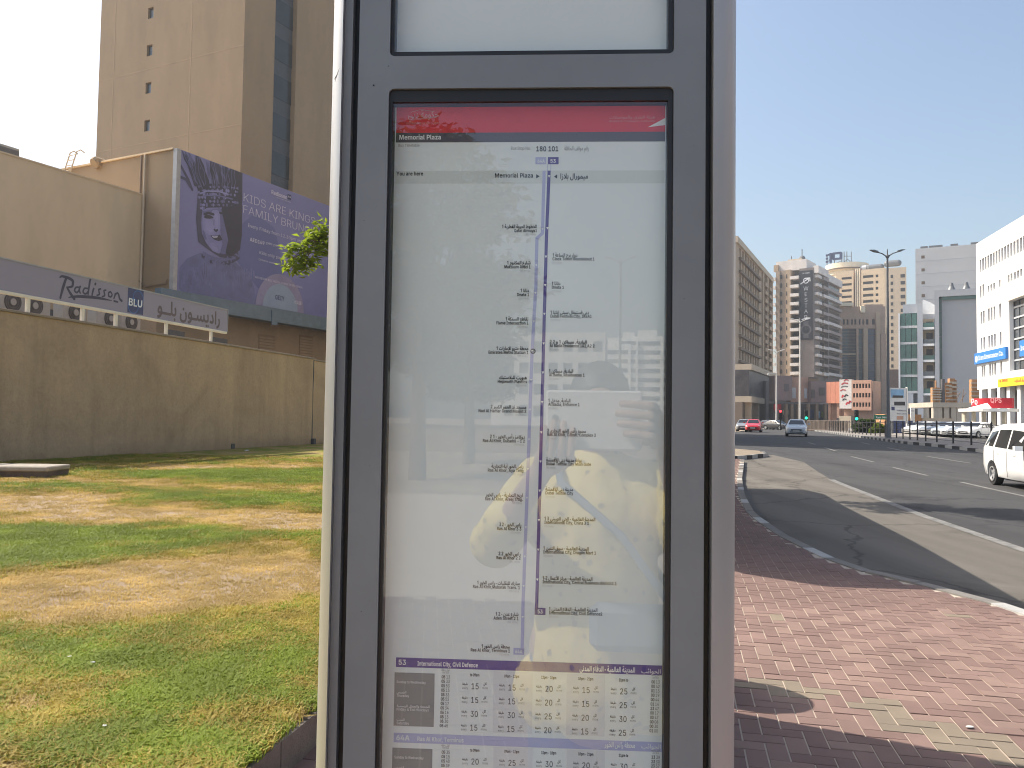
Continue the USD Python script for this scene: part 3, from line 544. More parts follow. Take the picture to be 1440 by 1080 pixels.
# the two timetables
SL = math.tan(RAD(0.0))
def table(y0, code, en, ar, mat_, rows, vals, tim, tim2, ncol):
    quad(mat_, 557 - (y0 - 924) * .03, y0, 931, y0 + 13.5)
    dy = 15.0                        # the right end of a level line stands lower in the picture
    sh = lambda x: (x - 557) * .0345
    wc = 'ink_white' if mat_ == 'ink_purple' else 'poster_white'
    word(wc, code, 560.5 - (y0 - 924) * .03, y0 + 10.5, 7.5, 'bold', 571 + 5 * (len(code) - 2)); word(wc, en, 587, y0 + 10.5 + sh(587), 6.2, 'bold', 672 if ncol > 2 else 652)
    word(wc, ar, 893, y0 + 10 + sh(893), 7.5, 'arb', 815 if ncol > 2 else 850, 'r'); word(wc, 'الحوائب', 929, y0 + 10 + sh(929), 6, 'ar', 902, 'r')
    for cx0, cx1 in ((694, 748), (797, 850)): quad('poster_cell', cx0, y0 + 15 + sh(cx0), cx1, y0 + 15 + sh(cx0) + 86)
    xg = 555 - (y0 - 924) * .03
    quad('ink_grey', xg, y0 + 21, xg + 55, y0 + 21 + 75)
    for k, (a_, e_) in enumerate([('', 'Sunday to Wednesday'), ('الخميس', 'Thursday'), ('الجمعة والعطل الرسمية', 'Friday & Eid Holidays'), ('السبت', 'Saturday')]):
        yy_ = y0 + 36 + 19.3 * k
        if a_: word('ink_white', a_, xg + 3, yy_ - 5, 3.6, 'ar', xg + 3 + 2.2 * len(a_))
        word('ink_white', e_, xg + 3, yy_, 3.5, 'reg', xg + 3 + 2.15 * len(e_), 'l', 28)
    heads = ['to 09am', '09am - 12pm', '12pm - 18pm', '18pm - 21pm', '21pm to']
    cols = [668, 720, 772, 824, 877]
    for i in range(5):
        x = cols[i]; word('ink_black', heads[i], x, y0 + 23 + sh(x), 4.1, 'bold', x + 0.5 * (13 if i in (0, 4) else 21) * 1.0, 'c', 28) if False else pr('ink_black', lettering(heads[i], q(x, y0)[0], q(x, y0 + 23 + sh(x))[1], 4.0 * TD / FOCAL, 'bold', (13 if i in (0, 4) else 21) * TD / FOCAL, 'c', 28))
        for k, vv in enumerate(vals[:rows]):
            yy_ = y0 + 41 + 19.4 * k + sh(x); xx_ = x - 1.0 * k * .6
            pr('ink_black', lettering(vv[i], q(xx_, yy_)[0], q(xx_, yy_)[1], 8.2 * TD / FOCAL, 'reg', 10.2 * TD / FOCAL, 'c', 44))
            for s_, dx, ddy, kd, hh in (('دقيقة', -14, -6, 'ar', 3.2), ('every', -14, -.2, 'reg', 3.0), ('كل', 14, -6, 'ar', 3.6), ('mins', 14, -.2, 'reg', 3.0)):
                pr('ink_grey' if kd == 'reg' else 'ink_black', lettering(s_, q(xx_ + dx, yy_)[0], q(xx_ + dx, yy_ + ddy)[1], hh * TD / FOCAL, kd, (8 if s_ != 'كل' else 4.5) * TD / FOCAL, 'c', 26))
    for xc, lst, hd in ((627, tim, ('أول رحلة', 'First bus')), (922, tim2, ('آخر رحلة', 'Last bus'))):
        for k, s_ in enumerate(lst):
            yy_ = y0 + 28 + 6.25 * k + sh(xc) * .7
            for part, off, kd in ((s_[:2], -3.4, 'bold'), (s_[2:], 3.2, 'reg')): pr('ink_black', lettering(part, q(xc + off - k * .25, yy_)[0], q(xc, yy_)[1], 4.2 * TD / FOCAL, kd, 5.0 * TD / FOCAL, 'c', 26))
        pr('ink_grey', lettering(hd[0], q(xc, y0)[0], q(xc, y0 + 17.5 + sh(xc) * .7)[1], 3.2 * TD / FOCAL, 'ar', 12 * TD / FOCAL, 'c', 26)); pr('ink_grey', lettering(hd[1], q(xc, y0)[0], q(xc, y0 + 21 + sh(xc) * .7)[1], 2.6 * TD / FOCAL, 'reg', 9 * TD / FOCAL, 'c', 26))
table(924.3, '53', 'International City, Civil Defence', 'المدينة العالمية - الدفاع المدني', 'ink_purple', 4, [['15', '15', '20', '15', '25'], ['15', '15', '20', '15', '25'], ['30', '30', '25', '20', '30'], ['15', '15', '20', '15', '25']],
      ['0513', '0533', '0553', '0513', '0533', '0552', '0517', '0534', '0616', '0513', '0530', '0545'], ['0013', '0042', '0113', '0019', '0044', '0114', '2347', '0017', '0047', '0008', '0030', '0100'], 3)
table(1030.2, '64A', 'Ras Al Khor, Terminus', 'محطة راس الخور', 'ink_lavender', 3, [['20', '25', '30', '20', '30'], ['20', '25', '30', '20', '30'], ['30', '30', '30', '30', '30']],
      ['0535', '0515', '0540', '0539', '0515', '0542', '0540', '0610', '0640'], ['2339', '2330', '2337', '2339', '2330', '2337', '2345', '2315', '2345'], 2)
NM = {'poster_band': 'pale_band', 'poster_cell': 'table_column', 'ink_red': 'red_header', 'ink_slate': 'slate_header', 'ink_lavender': 'lavender_print', 'ink_purple': 'purple_print', 'ink_grey': 'grey_print', 'ink_white': 'white_lettering', 'poster_white': 'pale_lettering', 'ink_black': 'black_lettering', 'ink_pale': 'faint_lettering', 'ink_rose': 'rose_emblem'}
LAY['poster_white'] = .00034
for m, polys in PR.items():
    sh = [upright(flat(p), DEP - LAY[m]) for p in polys if not p.is_empty]; obj(NM[m], sh, m, sheet)
# ================================================================ left side: wall, hotel, signs
_w = np.array((0.44, 0.328, 0.203))
usdkit.material(stage, '/World/Looks/wall_render', {'g': ('geometry', {}), 'm1': ('mapping', {'scale': (.9, .9, .07)}), 'n1': ('noise_texture', {'scale': 1.3, 'detail': 6, 'roughness': .65}), 'n2': ('noise_texture', {'scale': .35, 'detail': 9, 'roughness': .7, 'distortion': .8}), 'n3': ('noise_texture', {'scale': 9, 'detail': 8, 'roughness': .75}), 'z': ('separate_xyz', {}), 'zz': ('map_range', {'from_min': .1, 'from_max': 1.5, 'to_min': .0, 'to_max': 1.0, 'clamp': True}), 'za': ('math', {'math_type': 'multiply_add', 'value2': .9, 'value3': -.28}), 'zs': ('math', {'math_type': 'add'}),
    'r1': ('rgb_ramp', {'ramp': [(.30, _w * .86), (.48, _w), (.70, _w * 1.09)]}), 'r2': ('rgb_ramp', {'ramp': [(.32, (.83, .82, .80)), (.5, (1, 1, 1)), (.68, (1.12, 1.1, 1.06))]}), 'r3': ('rgb_ramp', {'ramp': [(.2, (.80, .80, .80)), (.5, (1, 1, 1)), (.8, (1.12, 1.12, 1.1))]}), 'r4': ('rgb_ramp', {'ramp': [(0, (.66, .64, .62)), (.3, (.84, .83, .82)), (.62, (1, 1, 1))]}),
    'x1': ('mix', {'mix_type': 'multiply', 'fac': .9}), 'x2': ('mix', {'mix_type': 'multiply', 'fac': .9}), 'x3': ('mix', {'mix_type': 'multiply', 'fac': .9}), 'b': ('bump', {'strength': .7, 'distance': .03}), 'p': ('principled_bsdf', {'roughness': .93, 'specular_ior_level': .2})},
    [('g.position', 'm1.vector'), ('m1.vector', 'n1.vector'), ('g.position', 'n2.vector'), ('g.position', 'n3.vector'), ('g.position', 'z.vector'), ('z.z', 'zz.value'), ('n2.fac', 'za.value1'), ('zz.result', 'zs.value1'), ('za.value', 'zs.value2'), ('zs.value', 'r4.fac'), ('n1.fac', 'r1.fac'), ('n2.fac', 'r2.fac'), ('n3.fac', 'r3.fac'), ('r1.color', 'x1.color1'), ('r2.color', 'x1.color2'), ('x1.color', 'x2.color1'), ('r3.color', 'x2.color2'), ('x2.color', 'x3.color1'), ('r4.color', 'x3.color2'), ('x3.color', 'p.base_color'), ('n3.fac', 'b.height'), ('b.normal', 'p.normal')], surface='p.BSDF')
mat('wall_coping', (0.27, 0.215, 0.15), 0.9, 0.15, 2, bump=0.3, bscale=30)
mat('stucco_tan', (0.290, 0.203, 0.116), 0.9, 0.11, 0.35, bump=0.12, bscale=8, detail=9, stretch=(1, 1, 0.3))
mat('stucco_cream', (0.66, 0.50, 0.31), 0.9, 0.13, 0.35, bump=0.12, bscale=8, detail=9, stretch=(1, 1, 0.3))
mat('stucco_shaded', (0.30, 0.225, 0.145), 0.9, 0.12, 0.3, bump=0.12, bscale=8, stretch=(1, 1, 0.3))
mat('cement_seam', (0.345, 0.245, 0.145), 0.9, 0.1, 1)
mat('pipe_brown', (0.22, 0.15, 0.09), 0.6, 0.1, 2)
mat('pipe_pale', (0.52, 0.42, 0.29), 0.6, 0.1, 2)
mat('glass_dark', (0.030, 0.032, 0.032), 0.12, 0.3, 0.3, spec=0.35)
mat('glass_blind', (0.20, 0.24, 0.28), 0.12, 0.3, 0.8, spec=0.8)
mat('frame_dark', (0.05, 0.05, 0.052), 0.5)
mat('frame_grey', (0.35, 0.34, 0.33), 0.5)
mat('paint_white', (0.78, 0.77, 0.74), 0.5, 0.05, 2)
mat('paint_cream', (0.78, 0.70, 0.55), 0.5, 0.06, 2)
mat('sign_mauve', (0.285, 0.255, 0.300), 0.45, 0.04, 0.6)
mat('sign_navy', (0.012, 0.022, 0.095), 0.4, 0.05)
mat('sign_ink', (0.035, 0.030, 0.055), 0.45, 0.05)
mat('sign_brown_ink', (0.11, 0.075, 0.075), 0.45, 0.05)
mat('sign_blue_ring', (0.02, 0.11, 0.34), 0.4, 0.05)
mat('steel_blue', (0.115, 0.165, 0.205), 0.5, 0.12, 2)
mat('ac_white', (0.31, 0.30, 0.275), 0.55, 0.08, 3)
mat('ac_grille', (0.105, 0.10, 0.095), 0.6)
def frame_at(p, ang):                # a facade's frame: origin p, x axis at 'ang' from straight ahead towards the right hand of who faces it
    u = np.array([math.sin(ang), math.cos(ang), 0.0]); return dict(o=np.array([p[0], p[1], 0.0]), u=u, n=np.array([u[1], -u[0], 0.0]), rz=math.atan2(u[1], u[0]))
def fc(F, px, py, depth=0.0):        # picture point to (x, z) on the facade
    p = on_plane(px, py, F['o'] - F['n'] * depth, F['n']); return float((p - F['o']) @ F['u']), float(p[2])
def fthing(name, label, cat, F, group=None): return thing(name, label, cat, F['o'], F['rz'], group)
def sheets(m_polys, parent, y, names):
    for m, ps in m_polys.items():
        o_p = obj(names[m], [upright(flat(p), y[m]) for p in ps if not p.is_empty], m, parent)
        if names[m] in ('pale_lettering', 'collar_print', 'highlight_print', 'mid_tone_print', 'dark_print', 'feather_print', 'shaded_face_print', 'feature_print', 'face_print'): o_p.SetCustomDataByKey('kind', 'stuff')

# ---- boundary wall
FW = frame_at(W0, math.atan2(wd[0], wd[1])); LW = float(np.linalg.norm(W1 - W0)); HW = 4.22
wallp = fthing('boundary_wall', 'long brown rendered boundary wall between the lawn and the hotel', 'wall', FW)
m = bx(-30, LW - 0.15, 0, 0.35, ZL - 0.15, HW - 0.06); obj('rendered_wall', m, 'wall_render', wallp)
obj('rendered_wall', bx(LW - 0.02, LW + 9, 0.03, 0.36, ZL - 0.15, HW - 0.12), 'wall_render', wallp)
obj('coping', bx(-30, LW - 0.10, -0.05, 0.40, HW - 0.059, HW + 0.02, 0.015), 'wall_coping', wallp); obj('coping', bx(LW - 0.05, LW + 9, -0.02, 0.40, HW - 0.119, HW - 0.05, 0.015), 'wall_coping', wallp)
pts = [(LW - .085 + .03 * math.sin(z * 2.2), 0.05, z) for z in np.linspace(ZL, HW - .1, 12)]; obj('drain_pipe', tube(pts, 0.05, 8), 'frame_dark', wallp)
obj('drain_shoe', bx(LW - .22, LW + 0.02, -.16, -.002, ZL - .02, ZL + .26, .02), 'frame_dark', wallp)
a = fc(FW, 327, 634); obj('vent_brick', bx(a[0] - .12, a[0] + .12, -.03, -0.001, ZL, ZL + .2, .01), 'frame_dark', wallp)

# ---- hotel name sign on the wall
x0 = fc(FW, -3, 362)[0]; x1 = fc(FW, 323, 450)[0]; zb = fc(FW, 323, 468)[1]; zt = fc(FW, 323, 435)[1]
zb = (zb + fc(FW, 1, 410)[1]) / 2; zt = (zt + fc(FW, 1, 362)[1]) / 2
sg = fthing('hotel_sign', 'long mauve hotel name sign with a navy square, standing on the wall', 'sign', FW)
pan = obj('sign_panel', bx(x0, x1, 0.10, 0.20, zb + 0.05, zt - 0.02), 'sign_mauve', sg)
obj('panel_edge', [bx(x0 - .02, x1 + .02, 0.085, 0.21, zt - 0.02 + .001, zt + 0.02), bx(x1 + .001, x1 + .03, 0.085, 0.21, zb + .05, zt - .021)], 'frame_grey', sg)
obj('rail', bx(x0 - 6, x1 - .06, 0.06, 0.16, zb - 0.045, zb + 0.045, .01), 'paint_cream', sg)
for px in (43, 120, 167, 238, 301): 
    xx = fc(FW, px, 440)[0]; obj('post', bx(xx - .05, xx + .05, 0.07, 0.15, HW + .021, zb - 0.046), 'paint_cream', sg)
polys = {'sign_ink': [], 'sign_navy': [], 'ink_white': [], 'sign_brown_ink': [], 'sign_blue_ring': []}
def S(px, py): return fc(FW, px, py, 0.10)
def stroke(pts, w):                  # a brush stroke through picture points with its widths in picture pixels
    c = np.array([S(*p) for p in pts]); t = np.linspace(0, 1, len(c)); tt_ = np.linspace(0, 1, 24)
    from scipy.interpolate import PchipInterpolator as PI
    X, Y, Wd = PI(t, c[:, 0])(tt_), PI(t, c[:, 1])(tt_), np.interp(tt_, np.linspace(0, 1, len(w)), w) * 0.026 / 2
    return shapely.union_all([shapely.LineString([(X[i], Y[i]), (X[i + 1], Y[i + 1])]).buffer((Wd[i] + Wd[i + 1]) / 2, quad_segs=4) for i in range(23)])
k = 6.0
for pts, w in [([(555, 255), (530, 330), (508, 415)], [3.2, 3.6, 2.6]), ([(505, 240), (530, 232), (575, 245), (615, 275), (612, 310), (565, 325)], [1.6, 2.8, 3.4, 3.6, 3, 2]), ([(565, 325), (590, 370), (625, 420)], [2.4, 3.2, 3.6]), ([(580, 410), (640, 402), (740, 405), (850, 418), (940, 436)], [1, 3, 3.6, 3.2, .8]),
               ([(672, 325), (640, 325), (628, 350), (645, 368), (668, 345)], [2, 2, 2.2, 2.2, 2]), ([(676, 318), (668, 345), (676, 372)], [2.4, 2.6, 2]), ([(745, 335), (715, 332), (700, 360), (718, 380), (742, 360)], [2, 2, 2.2, 2.2, 2]), ([(762, 255), (752, 310), (742, 385)], [2.8, 2.8, 2]),
               ([(790, 335), (782, 360), (776, 392)], [2.4, 2.6, 2]), ([(805, 293), (802, 300)], [2.6, 2.6]), ([(848, 338), (832, 345), (835, 362), (838, 380), (818, 392)], [2, 2.2, 2.4, 2.4, 1.8]), ([(892, 348), (876, 355), (880, 372), (882, 392), (862, 402)], [2, 2.2, 2.4, 2.4, 1.8]),
               ([(930, 362), (915, 375), (916, 398), (932, 405), (945, 388), (932, 362)], [2, 2.2, 2.2, 2.2, 2.2, 2]), ([(972, 378), (968, 395), (960, 418)], [2.4, 2.4, 2]), ([(970, 392), (990, 372), (1000, 385), (1008, 418), (1026, 438)], [2, 2.4, 2.6, 2.8, 3.2]), ([(962, 440), (992, 448)], [2.4, 2])]:
    polys['sign_ink'].append(stroke([(x / k, 350 + y / k) for x, y in pts], w))
polys['sign_ink'] = [shapely.union_all(polys['sign_ink'])]
bl = [S(180, 407), S(201, 442)]; polys['sign_navy'].append(sbox(bl[0][0], S(190, 441)[1], bl[1][0], S(190, 405.5)[1]))
c = S(190.5, 424); rr = 0.30
for dx, dz in ((-.1, -.16), (.12, .13)): polys['sign_blue_ring'].append(shapely.Point(c[0] + dx, c[1] + dz).buffer(.25).difference(shapely.Point(c[0] + dx, c[1] + dz).buffer(.225)))
polys['sign_blue_ring'] = [shapely.union_all(polys['sign_blue_ring'])]
a, b = S(179.8, 429), S(200.5, 431); polys['ink_white'].append(lettering('BLU', a[0] + .03, a[1], 0.24, 'bold', b[0] - a[0] - .06))
a, b = S(221, 441), S(309, 455); polys['sign_brown_ink'].append(lettering('راديسـون بلــو', a[0], (a[1] + b[1]) / 2 - .03, 0.50, 'arb', b[0] - a[0], 'l', 96))
sheets(polys, sg, {'sign_ink': .096, 'sign_navy': .097, 'sign_blue_ring': .0955, 'ink_white': .094, 'sign_brown_ink': .096}, {'sign_ink': 'script_lettering', 'sign_navy': 'navy_square', 'sign_blue_ring': 'blue_rings', 'ink_white': 'white_lettering', 'sign_brown_ink': 'arabic_lettering'})

# ---- roof deck behind the wall with air conditioners
zdeck = HW + 0.02
deck = fthing('plant_deck', 'low rendered service building with dark openings, behind the brown wall', 'building', FW)
obj('roof_deck', bx(-8, x1 + 1.5, 0.6, 4.0, ZL - .1, zdeck - .05), 'stucco_shaded', deck); obj('back_wall', bx(-8, x1 + .4, 3.6, 3.9, zdeck - .05 + .001, zdeck + 1.5), 'stucco_shaded', deck)
for px, w in ((250, 1.0), (311, 1.1), (72, .7), (137, .5), (178, .6)): 
    xx = fc(FW, px, 440, 3.55)[0]; obj('opening', bx(xx - w / 2, xx + w / 2, 3.55, 3.598, zdeck + .02, zdeck + .75), 'frame_dark', deck)
def condenser(px, fan, lab):
    xx = fc(FW, px, 440, 1.3)[0]; f = thing('air_conditioner', lab, 'air conditioner', FW['o'] + FW['u'] * xx - FW['n'] * 1.3 + np.array([0, 0, zdeck - .049]), FW['rz'], 'air conditioners behind the sign rail')
    w, h = 0.98, 0.86; obj('casing', bx(-w / 2, w / 2, 0, .4, .08, h, .03), 'ac_white', f)
    for s in (-.35, .3): obj('foot', bx(s, s + .06, .02, .38, 0, .079), 'frame_dark', f)
    fx = fan * .12
    m = trimesh.creation.cylinder(.28, .02, sections=28); m.apply_transform(trimesh.transformations.rotation_matrix(math.pi / 2, [1, 0, 0])); m.apply_translation([fx, -.011, .47]); g = obj('fan_grille', m, 'ac_grille', f)
    m = trimesh.creation.cylinder(.1, .02, sections=16); m.apply_transform(trimesh.transformations.rotation_matrix(math.pi / 2, [1, 0, 0])); m.apply_translation([fx, -.032, .47]); obj('hub', m, 'ac_white', g)
    for r in (.14, .21, .275):
        t = np.linspace(0, 2 * np.pi, 25); obj('guard_ring', tube(np.column_stack([fx + r * np.cos(t), 0 * t - .028, .47 + r * np.sin(t)]), .006, 5), 'frame_dark', g)
    return f
for px, fan, lab in [(17, 0, 'grey air conditioner box farthest left behind the sign rail'), (53, -1, 'white air conditioner just right of the leftmost rail post'), (106, 0, 'white air conditioner with a pale fan hub below the first letter of the sign'), (152, 1, 'white air conditioner with a big dark fan between the middle rail posts'), (185, 0, 'white air conditioner below the navy square of the sign')]: condenser(px, fan, lab)

# ---- hotel annex: low front block, higher block behind it, billboard on the side
SC = 1.2; A26, A64 = RAD(26), RAD(26 + 90)
PC = np.array([-17.7, 42.0]) * SC
PC = at_y(247.5, 300, 42 * SC)[:2]
FB = frame_at(PC, A26)               # billboard side: x runs away from the camera
FN = frame_at(PC, A64)               # front of the higher block: x runs to the right, ends at 0
zb0, zb1 = fc(FB, 248, 408)[1], fc(FB, 248, 207)[1]
xb1 = fc(FB, 462, 300)[0] + 1.6
ann = fthing('hotel_annex', 'tan windowless hotel annex with a billboard along its side', 'building', FB)
hl = -fc(FN, 60, 230)[0] + 12
obj('wall', bx(0.02, xb1 + 10, 0.4, hl, zb0 - .4, zb1 - 0.05), 'stucco_tan', ann)
obj('recessed_wall', bx(-0.4, xb1 + 10, 1.5, hl - .1, ZL - .1, zb0 - .402), 'stucco_shaded', ann)
obj('parapet_edge', bx(-0.10, 0.25, 0.38, hl, zb1 - .049, zb1 + .06), 'stucco_cream', ann)
obj('corner_strip', bx(-0.02, 0.30, 0.05, 0.39, zb0 - .2, zb1), 'frame_grey', ann)
for px, w in ((375, 1.7), (430, 1.6)):
    c_, z_ = fc(FB, px, 485, 1.5); wv = obj('vent', bx(c_ - w / 2, c_ + w / 2, 1.47, 1.499, z_ - 1.2, z_ + .75), 'pipe_brown', ann)
    for i in range(8): obj('louvre', bx(c_ - w / 2 + .05, c_ + w / 2 - .05, 1.45, 1.468, z_ - 1.1 + i * .22, z_ - .95 + i * .22), 'stucco_shaded', wv)
# low front block: its face is parallel to the billboard and meets the front of the higher block at the pipe
xp, zp = fc(FN, 201, 300); PP_ = PC + FN['u'][:2] * xp
FL = frame_at(PP_, A26); zl = fc(FL, 198, 274)[1]
low = fthing('hotel_wing', 'lower cream hotel wing at the left edge behind the name sign', 'building', FL)
obj('wall', bx(-40, 0, 0, 9, ZL - .1, zl), 'stucco_cream', low); obj('parapet_edge', bx(-40, 0.02, -0.04, .25, zl + .001, zl + .10), 'stucco_cream', low)
# rainwater pipes on the front of the higher block
def n_to(F, x, y, z): return F['o'] + F['u'] * x - F['n'] * y + np.array([0, 0, z])
rel = lambda w: np.array([(w - FB['o']) @ FB['u'], -(w - FB['o']) @ FB['n'], w[2]])
for px, off, mt in ((198.5, 0, 'pipe_brown'), (203.5, 0, 'pipe_pale')):
    xx = fc(FN, px, 300)[0]; zz = (zb1 - .1, zb0 - 1.0)
    pts = [rel(n_to(FN, xx, -0.12, zz[0])), rel(n_to(FN, xx, -.12, zl + .3)), rel(n_to(FN, xx, -.12, zz[1]))]; obj('rain_pipe', tube(pts, .07, 8), mt, ann)
pts = [rel(n_to(FN, fc(FN, px, py)[0], -.1, fc(FN, px, py)[1])) for px, py in [(170, 399), (182, 397), (196, 394), (206, 404), (222, 401), (235, 399), (237, 393)]]; obj('cable', tube(pts, .05, 6), 'pipe_brown', ann)
# spout on the parapet of the higher block, roof ladder, roof cooler
xx, zz = fc(FN, 138, 229); m = tube([rel(n_to(FN, xx, .4, zz)), rel(n_to(FN, xx, -.25, zz - .05)), rel(n_to(FN, xx, -.35, zz - .12))], [.38, .42, .30], 10); obj('spout', m, 'stucco_tan', ann)
lx, lz = fc(FN, 103, 238); lad = thing('roof_ladder', 'small pale metal ladder at the roof edge of the annex', 'ladder', n_to(FN, lx, -.3, lz), FN['rz'])
for s in (-.35, .35): obj('rail', tube([(s - .25, 0, -.35), (s + .25, 0.1, 1.1), (s + .42, .25, 1.25), (s + .5, .5, 1.1)], .05, 6), 'pipe_pale', lad)
for i in range(4): obj('rung', tube([(-.55 + .14 * i, .02 * i, -.15 + .35 * i), (.15 + .14 * i, .02 * i, -.15 + .35 * i)], .035, 6), 'pipe_pale', lad)
cx_, cz_ = fc(FL, 14, 222, 2.5); cool = thing('roof_cooler', 'grey cooling unit on the roof at the far left edge', 'air conditioner', FL['o'] + FL['u'] * cx_ - FL['n'] * 2.5 + np.array([0, 0, zl + .001]), FL['rz'])
obj('casing', bx(-2.2, .55, 0, 1.5, 0.1, 1.35, .03), 'ac_white', cool); obj('side_grille', bx(.551, .57, .1, 1.4, .25, 1.2), 'ac_grille', cool); obj('grille', bx(-.75, .5, -.02, -.001, .3, 1.2), 'ac_grille', cool)
for s in (-2, .3): obj('foot', bx(s, s + .12, .1, 1.4, 0, .099), 'frame_dark', cool)

# ---- billboard
mat('bill_blue', (0.130, 0.140, 0.319), 0.5, 0.10, 0.10); mat('bill_violet', (0.169, 0.166, 0.332), 0.5, 0.08, 0.12); mat('bill_deep', (0.086, 0.104, 0.260), 0.5, 0.1, 0.2)
mat('bill_shadow', (0.022, 0.025, 0.055), 0.5, 0.25, 0.6); mat('bill_hair', (0.044, 0.044, 0.091), 0.5, 0.3, 0.9); mat('bill_skin', (0.163, 0.163, 0.345), 0.5, 0.2, 0.5); mat('bill_skin_light', (0.221, 0.221, 0.427), 0.5, 0.15, 0.6); mat('bill_skin_dark', (0.111, 0.114, 0.254), 0.5, 0.15, 0.4)
mat('bill_skin_mid', (0.192, 0.192, 0.387), 0.5, 0.15, 0.6); mat('bill_feature', (0.020, 0.022, 0.050), 0.5, 0.2, 0.6); mat('bill_print', (0.46, 0.46, 0.60), 0.5, 0.05); mat('bill_dome', (0.20, 0.19, 0.315), 0.5, 0.12, 0.5); mat('bill_dome_light', (0.20, 0.265, 0.38), 0.5, 0.08, 0.5); mat('bill_knit', (0.114, 0.122, 0.260), 0.5, 0.35, 1.3); mat('bill_sweater', (0.107, 0.117, 0.254), 0.5, 0.2, 0.8)
bb = fthing('billboard', 'large violet billboard showing a smiling child in a feather crown', 'billboard', FB)
bp = obj('board', bx(0.31, xb1 + 2.5, 0.10, 0.38, zb0, zb1), 'bill_violet', bb)
def B(px, py): return fc(FB, px, py, 0.10)
bz = 6.128; Bz = lambda x, y: B(235 + x / bz, 195 + y / bz)          # measured on enlargements of the picture
b2 = 5.4; By = lambda x, y: B(235 + x / b2, 320 + y / b2)
right_edge = xb1 + 2.49; xs_ = Bz(640, 300)[0]
bl_ = {}
def ad(m, p): bl_.setdefault(m, []).append(p)
whole = sbox(0.33, zb0 + .02, right_edge, zb1 - .02)
ad('bill_blue', sbox(xs_, zb0 + .02, right_edge, zb1 - .02))
ad('bill_deep', Polygon([Bz(640, 800), Bz(760, 700), Bz(900, 800), By(860, 330), By(700, 420), By(560, 240)]).buffer(1.0).buffer(-.6).intersection(whole))
# sweater, knit collar, hair, face, crown band, feathers
rb = np.random.default_rng(3)
def blob(pts, r=.25): p = Polygon(pts).buffer(0).buffer(r).buffer(-2 * r).buffer(r); return p.intersection(whole)
ad('bill_sweater', blob([By(85, 480), By(95, 300), By(150, 235), By(255, 190), By(330, 250), By(500, 245), By(590, 330), By(650, 420), By(690, 590), By(85, 480)], .3))
for i in range(34):
    x = 95 + i * 17; y0_ = 240 + abs(x - 370) * .25 + rb.uniform(0, 40); y1_ = min(y0_ + rb.uniform(60, 190), 468 + (x - 85) * .17)
    if y1_ > y0_ + 20: ad('bill_knit', shapely.LineString([By(x, y0_), By(x + rb.normal(0, 3), (y0_ + y1_) / 2), By(x + rb.normal(0, 4), y1_)]).buffer(rb.uniform(.03, .08)).intersection(whole))
ad('bill_hair', blob([By(240, 100), By(265, 190), By(300, 240), By(400, 262), By(500, 245), By(550, 190), By(548, 240), By(470, 285), By(330, 275), By(262, 225)], .1))
for row in range(3):
    for i in range(20): t = i / 19; ad('bill_skin_dark' if (i + row) % 2 else 'bill_sweater', shapely.Point(By(275 + 265 * t, 190 + row * 17 + 52 * math.sin(math.pi * t) - 8 * t)).buffer(.085))
ad('bill_hair', blob([Bz(262, 470), Bz(645, 520), Bz(640, 720), By(555, 160), By(530, 215), By(470, 235), By(400, 225), By(330, 180), By(262, 130), By(235, 110), By(228, 40), Bz(248, 690), Bz(258, 560)], .12))
ad('bill_skin', blob([Bz(300, 620), Bz(345, 596), Bz(450, 592), Bz(462, 760), By(432, 90), By(425, 165), By(395, 200), By(345, 180), By(295, 118), By(262, 45), Bz(292, 720)], .2))
ad('bill_skin_light', blob([Bz(322, 700), Bz(350, 690), Bz(385, 700), Bz(405, 745), Bz(398, 800), Bz(362, 806), Bz(330, 780)], .12)); ad('bill_skin_light', blob([Bz(400, 640), Bz(432, 640), Bz(438, 775), Bz(418, 780), Bz(405, 720)], .06)); ad('bill_skin_light', blob([By(330, 135), By(372, 150), By(392, 180), By(372, 184), By(340, 165)], .06))
ad('bill_skin_dark', blob([Bz(435, 598), Bz(520, 640), Bz(545, 760), By(470, 110), By(450, 200), By(395, 205), By(418, 125), Bz(452, 780)], .15)); ad('bill_skin_dark', blob([Bz(300, 625), Bz(450, 600), Bz(440, 640), Bz(305, 660)], .05)); ad('bill_skin_dark', blob([Bz(295, 740), Bz(318, 800), By(310, 118), By(270, 70)], .08))
ad('bill_feature', blob([Bz(462, 598), Bz(645, 560), By(565, 60), By(550, 170), By(485, 222), By(440, 196), By(462, 95)], .15))
for hp in list(bl_['bill_skin_light']): ad('bill_skin_mid', hp.buffer(.20, quad_segs=6).intersection(bl_['bill_skin'][0]))
for pts, w in [([(316, 676), (336, 662), (366, 664), (394, 680), (366, 686), (336, 684)], .035), ([(322, 652), (352, 640), (396, 652)], .085), ([(452, 640), (482, 646), (505, 656)], .07), ([(405, 785), (418, 796), (430, 788)], .07), ([(402, 700), (399, 745)], .012)]:
    ad('bill_feature', (blob([Bz(*p) for p in pts], .01) if len(pts) > 4 else shapely.LineString([Bz(*p) for p in pts])).buffer(w))
ad('bill_feature', blob([Bz(358, 828), Bz(392, 838), Bz(430, 836), Bz(452, 826), By(418, 95), By(388, 103), By(355, 92)], .04)); ad('bill_print', blob([Bz(372, 836), Bz(400, 843), Bz(436, 841), Bz(428, 852), Bz(398, 855)], .02))
ad('bill_shadow', blob([Bz(555, 225), Bz(648, 262), Bz(645, 560), Bz(455, 600), Bz(300, 612), Bz(278, 480), Bz(330, 385), Bz(480, 395)], .12))
